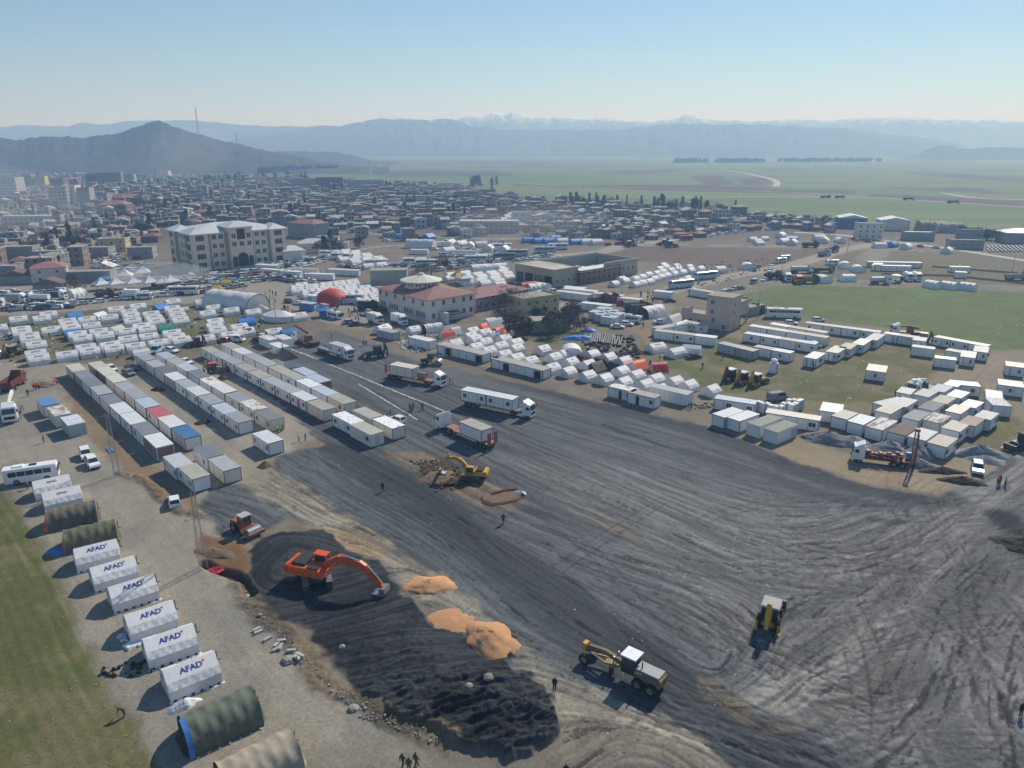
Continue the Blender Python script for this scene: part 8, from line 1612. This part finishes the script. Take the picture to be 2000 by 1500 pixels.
g=G(1510,727);root=thing('guard_hut','narrow white hut with a round white tank on its roof','hut',g,R(40));ob('wall',MB().b2((-.9,-.9,0),(.9,.9,2.5)).mesh('wall'),M_['white_wall'],root);ob('tank',MB().cyl((0,0,2.5),(0,0,2.8),.5,.85,14).cyl((0,0,2.8),(0,0,3.3),.85,.85,14).cyl((0,0,3.3),(0,0,3.6),.85,.4,14).mesh('tank'),M_['plastic_white'],root);ob('door',MB().b2((-.4,-.95,0),(.4,-.9,2.1)).mesh('door'),M_['grey_wall'],root)
# pit with fence net, hose coils, planks
g=G(985,972);root=thing('concrete_pit','square concrete slab ringed by fallen red safety net','pit',(*g,gz(*g)),R(25));ob('slab',MB().b2((-2.8,-1.7,.02),(2.4,1.7,.08)).mesh('slab'),M_['earth_pile'],root)
b=MB();ring=[(-3.4,1.6),(-3.8,.2),(-3.3,-1.6),(-1.0,-2.1),(1.5,-2.0),(3.2,-1.4),(3.4,.4),(2.9,1.8),(.8,2.2),(-1.6,2.0)]
for i in range(len(ring)-1):a,c_=ring[i],ring[i+1];b.add([(a[0],a[1],.02),(c_[0],c_[1],.02),(c_[0]*.96,c_[1]*.96,.35),(a[0]*.96,a[1]*.96,.45)],[(0,1,2,3)])
ob('safety_net',b.mesh('safety_net'),M_['net_orange'],root)
heap((1016,962),1.4,.5,.4,'plastic_white','crumpled white plastic sheet beside the concrete slab',-.5,55,'plastic_sheet','sheet');heap((262,1256),1.3,.8,.3,'plastic_white','grey plastic sheet heaped at a tent door',.4,56,'plastic_sheet','sheet');heap((360,1378),1.5,.9,.8,'plastic_white','bundle in silver plastic between tent and green arched tent',.5,57,'plastic_bundle','bundle');heap((118,1078),1.7,1.0,.6,'tarp_blue','crumpled dark blue tarpaulin at the olive tent end',.2,58,'tarpaulin_heap','tarpaulin');heap((1130,662),5.0,2.6,1.6,'tarp_blue','bright blue tarpaulin over a shed roof by the burnt heap',.2,59,'tarpaulin_cover','tarpaulin',flat=.4);heap((1150,648),2.8,1.6,1.4,'tarp_blue','smaller blue tarpaulin behind the bright blue one',.2,60,'tarpaulin_cover','tarpaulin',flat=.4);heap((1750,517+20),3,2,.5,'plastic_white','white sheet on the ground of the fenced lot',0,61,'plastic_sheet','sheet')
b=MB();r=random.Random(8);last=None
for i in range(150):
 t=i*.33;q=(.75+.3*math.sin(t*.37))*(1+.2*math.sin(t*1.7));p=(q*math.cos(t)+.1*math.sin(t*.3),q*.8*math.sin(t),.06+.25*abs(math.sin(t*.21)))
 if last:b.cyl(last,p,.045,n=5,cap=False)
 last=p
g=G(420,1112);tag(ob('hose_coil',b.mesh('hose_coil',True),M_['hose_red'],None,(*g,gz(*g)+.5)),'tangled red hose coil by the trench below the pylon','hose')
# collapsed shed with slatted roof
g=G(1185,672);root=thing('collapsed_shed','collapsed shed of pale roof boards over a dark opening','shed',g,R(-12))
for i in range(15):ob('board',MB().box((0,0,0),(.42,5.2,.08)).mesh('board') if i==0 else bpy.data.meshes['board'],M_['board_grey'],root,(-4.5+i*.62,rnd.uniform(-.3,.3),2.0-abs(i-4)*.06+rnd.uniform(-.08,.08)),(R(16+rnd.uniform(-4,4)),0,R(rnd.uniform(-6,6))))
ob('shed_wall',MB().b2((-4.5,2.2,0),(4.5,2.4,2.4)).b2((-4.6,-2.2,0),(-4.4,2.2,1.4)).mesh('shed_wall'),M_['dark'],root)
b=MB()
for k in range(2):b.box((0,k*.5,.12),(3.2,.28,.14),.1*k)
tag(ob('pipe_bundle',b.mesh('pipe_bundle'),M_['roof_blue'],None,(*G(212,880),0),R(-52)),'blue pipes lying beside the left lattice pylon','pipes')
# fence of red mesh in the far lot
for i,(a,c_) in enumerate([((1722,536),(1860,540)),((1860,540),(2010,556)),((1820,522),(1990,535))]):
 A,B=np.array(G(*a)),np.array(G(*c_));d=B-A;L=np.linalg.norm(d);root=thing('mesh_fence','red mesh fence around the far lot, %s stretch from the left'%onth(i+1),'fence',tuple(A),math.atan2(d[1],d[0]));ob('mesh_panel',MB().b2((0,-.02,.05),(L,.02,.75)).mesh('mesh_panel'),M_['net_orange'],root)
 for k in range(int(L/8)+1):ob('fence_post',MB().cyl((0,0,0),(0,0,1.4),.05,n=6).mesh('fence_post') if 'fence_post' not in bpy.data.meshes else bpy.data.meshes['fence_post'],M_['galv'],root,(k*8,0,0))
 # booths on the plaza
g=G(603,606);root=thing('blue_booth','blue-fronted service booth on the plaza kerb','booth',g,R(-25));ob('wall',MB().b2((-3,-1.3,0),(3,1.3,2.6)).mesh('wall'),M_['roof_blue'],root);ob('roof',MB().b2((-3.1,-1.5,2.6),(3.1,1.5,2.75)).mesh('roof'),M_['roof_lightblue'],root);ob('door',MB().b2((2.96,-.5,0),(3.04,.6,2.1)).mesh('door'),M_['white_wall'],root)
g=G(614,592);root=thing('medical_trailer','white and turquoise trailer behind the blue booth','trailer',g,R(-25));ob('body',MB().b2((-2.4,-1.2,.6),(2.4,1.2,3.0)).mesh('body'),M_['white_wall'],root);ob('panel',MB().b2((-2.0,-1.24,1.0),(-.2,-1.2,2.4)).mesh('panel'),mat('turquoise',(.1,.5,.6),.5),root);inst(wheels((-.6,.6),1.0,.4,.25),root,{})
# stacked concrete beams, right edge
for i in range(20):
 g=G(1930+(i%10)*8,490-(i//10)*6);tag(ob('concrete_beam',MB().box((0,0,.4),(.8,14,.8)).mesh('concrete_beam') if i==0 else bpy.data.meshes['concrete_beam'],M_['concrete'],None,(*g,(i%3)*.0),R(-25)),'concrete beam, %s from the left in the stack at the right edge'%onth(i+1),'beam','stacked concrete beams')
 # thin smoke from the cooking fires
def smoke(p,sx,sy,sz,dens,lab,z0=.3,lean=(0,0)):
 g=G(*p);b=MB();n,k=16,10;r=random.Random(int(p[0]));P=[]
 for j in range(k):
  q=j/(k-1);rad=math.sin(PI*min(.98,.06+q*.9))**.7
  for i in range(n):a=2*PI*i/n;w_=rad*(1+.25*r.gauss(0,1)*.5);P.append((sx*w_*math.cos(a)+lean[0]*q,sy*w_*math.sin(a)+lean[1]*q,z0+sz*q))
 b.add(P+[(0,0,z0-.02),(lean[0],lean[1],z0+sz*1.03)],[(j*n+i,j*n+(i+1)%n,(j+1)*n+(i+1)%n,(j+1)*n+i) for j in range(k-1) for i in range(n)]+[(n*k,(i+1)%n,i) for i in range(n)]+[(n*k+1,(k-1)*n+i,(k-1)*n+(i+1)%n) for i in range(n)])
 m=bpy.data.materials.new('smoke');m.use_nodes=True;nn=m.node_tree.nodes;ll=m.node_tree.links
 for q in list(nn):nn.remove(q)
 om=nn.new('ShaderNodeOutputMaterial');pv=nn.new('ShaderNodeVolumePrincipled');ll.new(pv.outputs[0],om.inputs['Volume']);pv.inputs['Color'].default_value=(.85,.9,.95,1);pv.inputs['Density'].default_value=dens;pv.inputs['Anisotropy'].default_value=.3
 o=ob('smoke',b.mesh('smoke',True),m,None,(*g,0));o['kind']='stuff';o['label']=lab
smoke((872,690),4.0,2.2,4.5,.07,'white smoke drifting from the cooking fire',lean=(2.5,1));smoke((890,688),2.6,2.0,4.0,.06,'white smoke beside the dark red tent',lean=(1.5,2));smoke((40,470),60,30,45,.0042,'thin smoke over the left town',lean=(-20,10));smoke((300,555),22,12,9,.02,'bluish smoke before the public building',lean=(6,0));smoke((1290,628),3,2,6,.05,'smoke from rubbish by the arched tent',lean=(3,1));smoke((985,470),45,14,22,.006,'thin smoke over the open lot',lean=(20,0));smoke((340,360),70,40,90,.0012,'thin smoke column before the hill',lean=(40,20));smoke((1690,520),8,4,9,.02,'thin smoke at the far field corner',lean=(8,2))
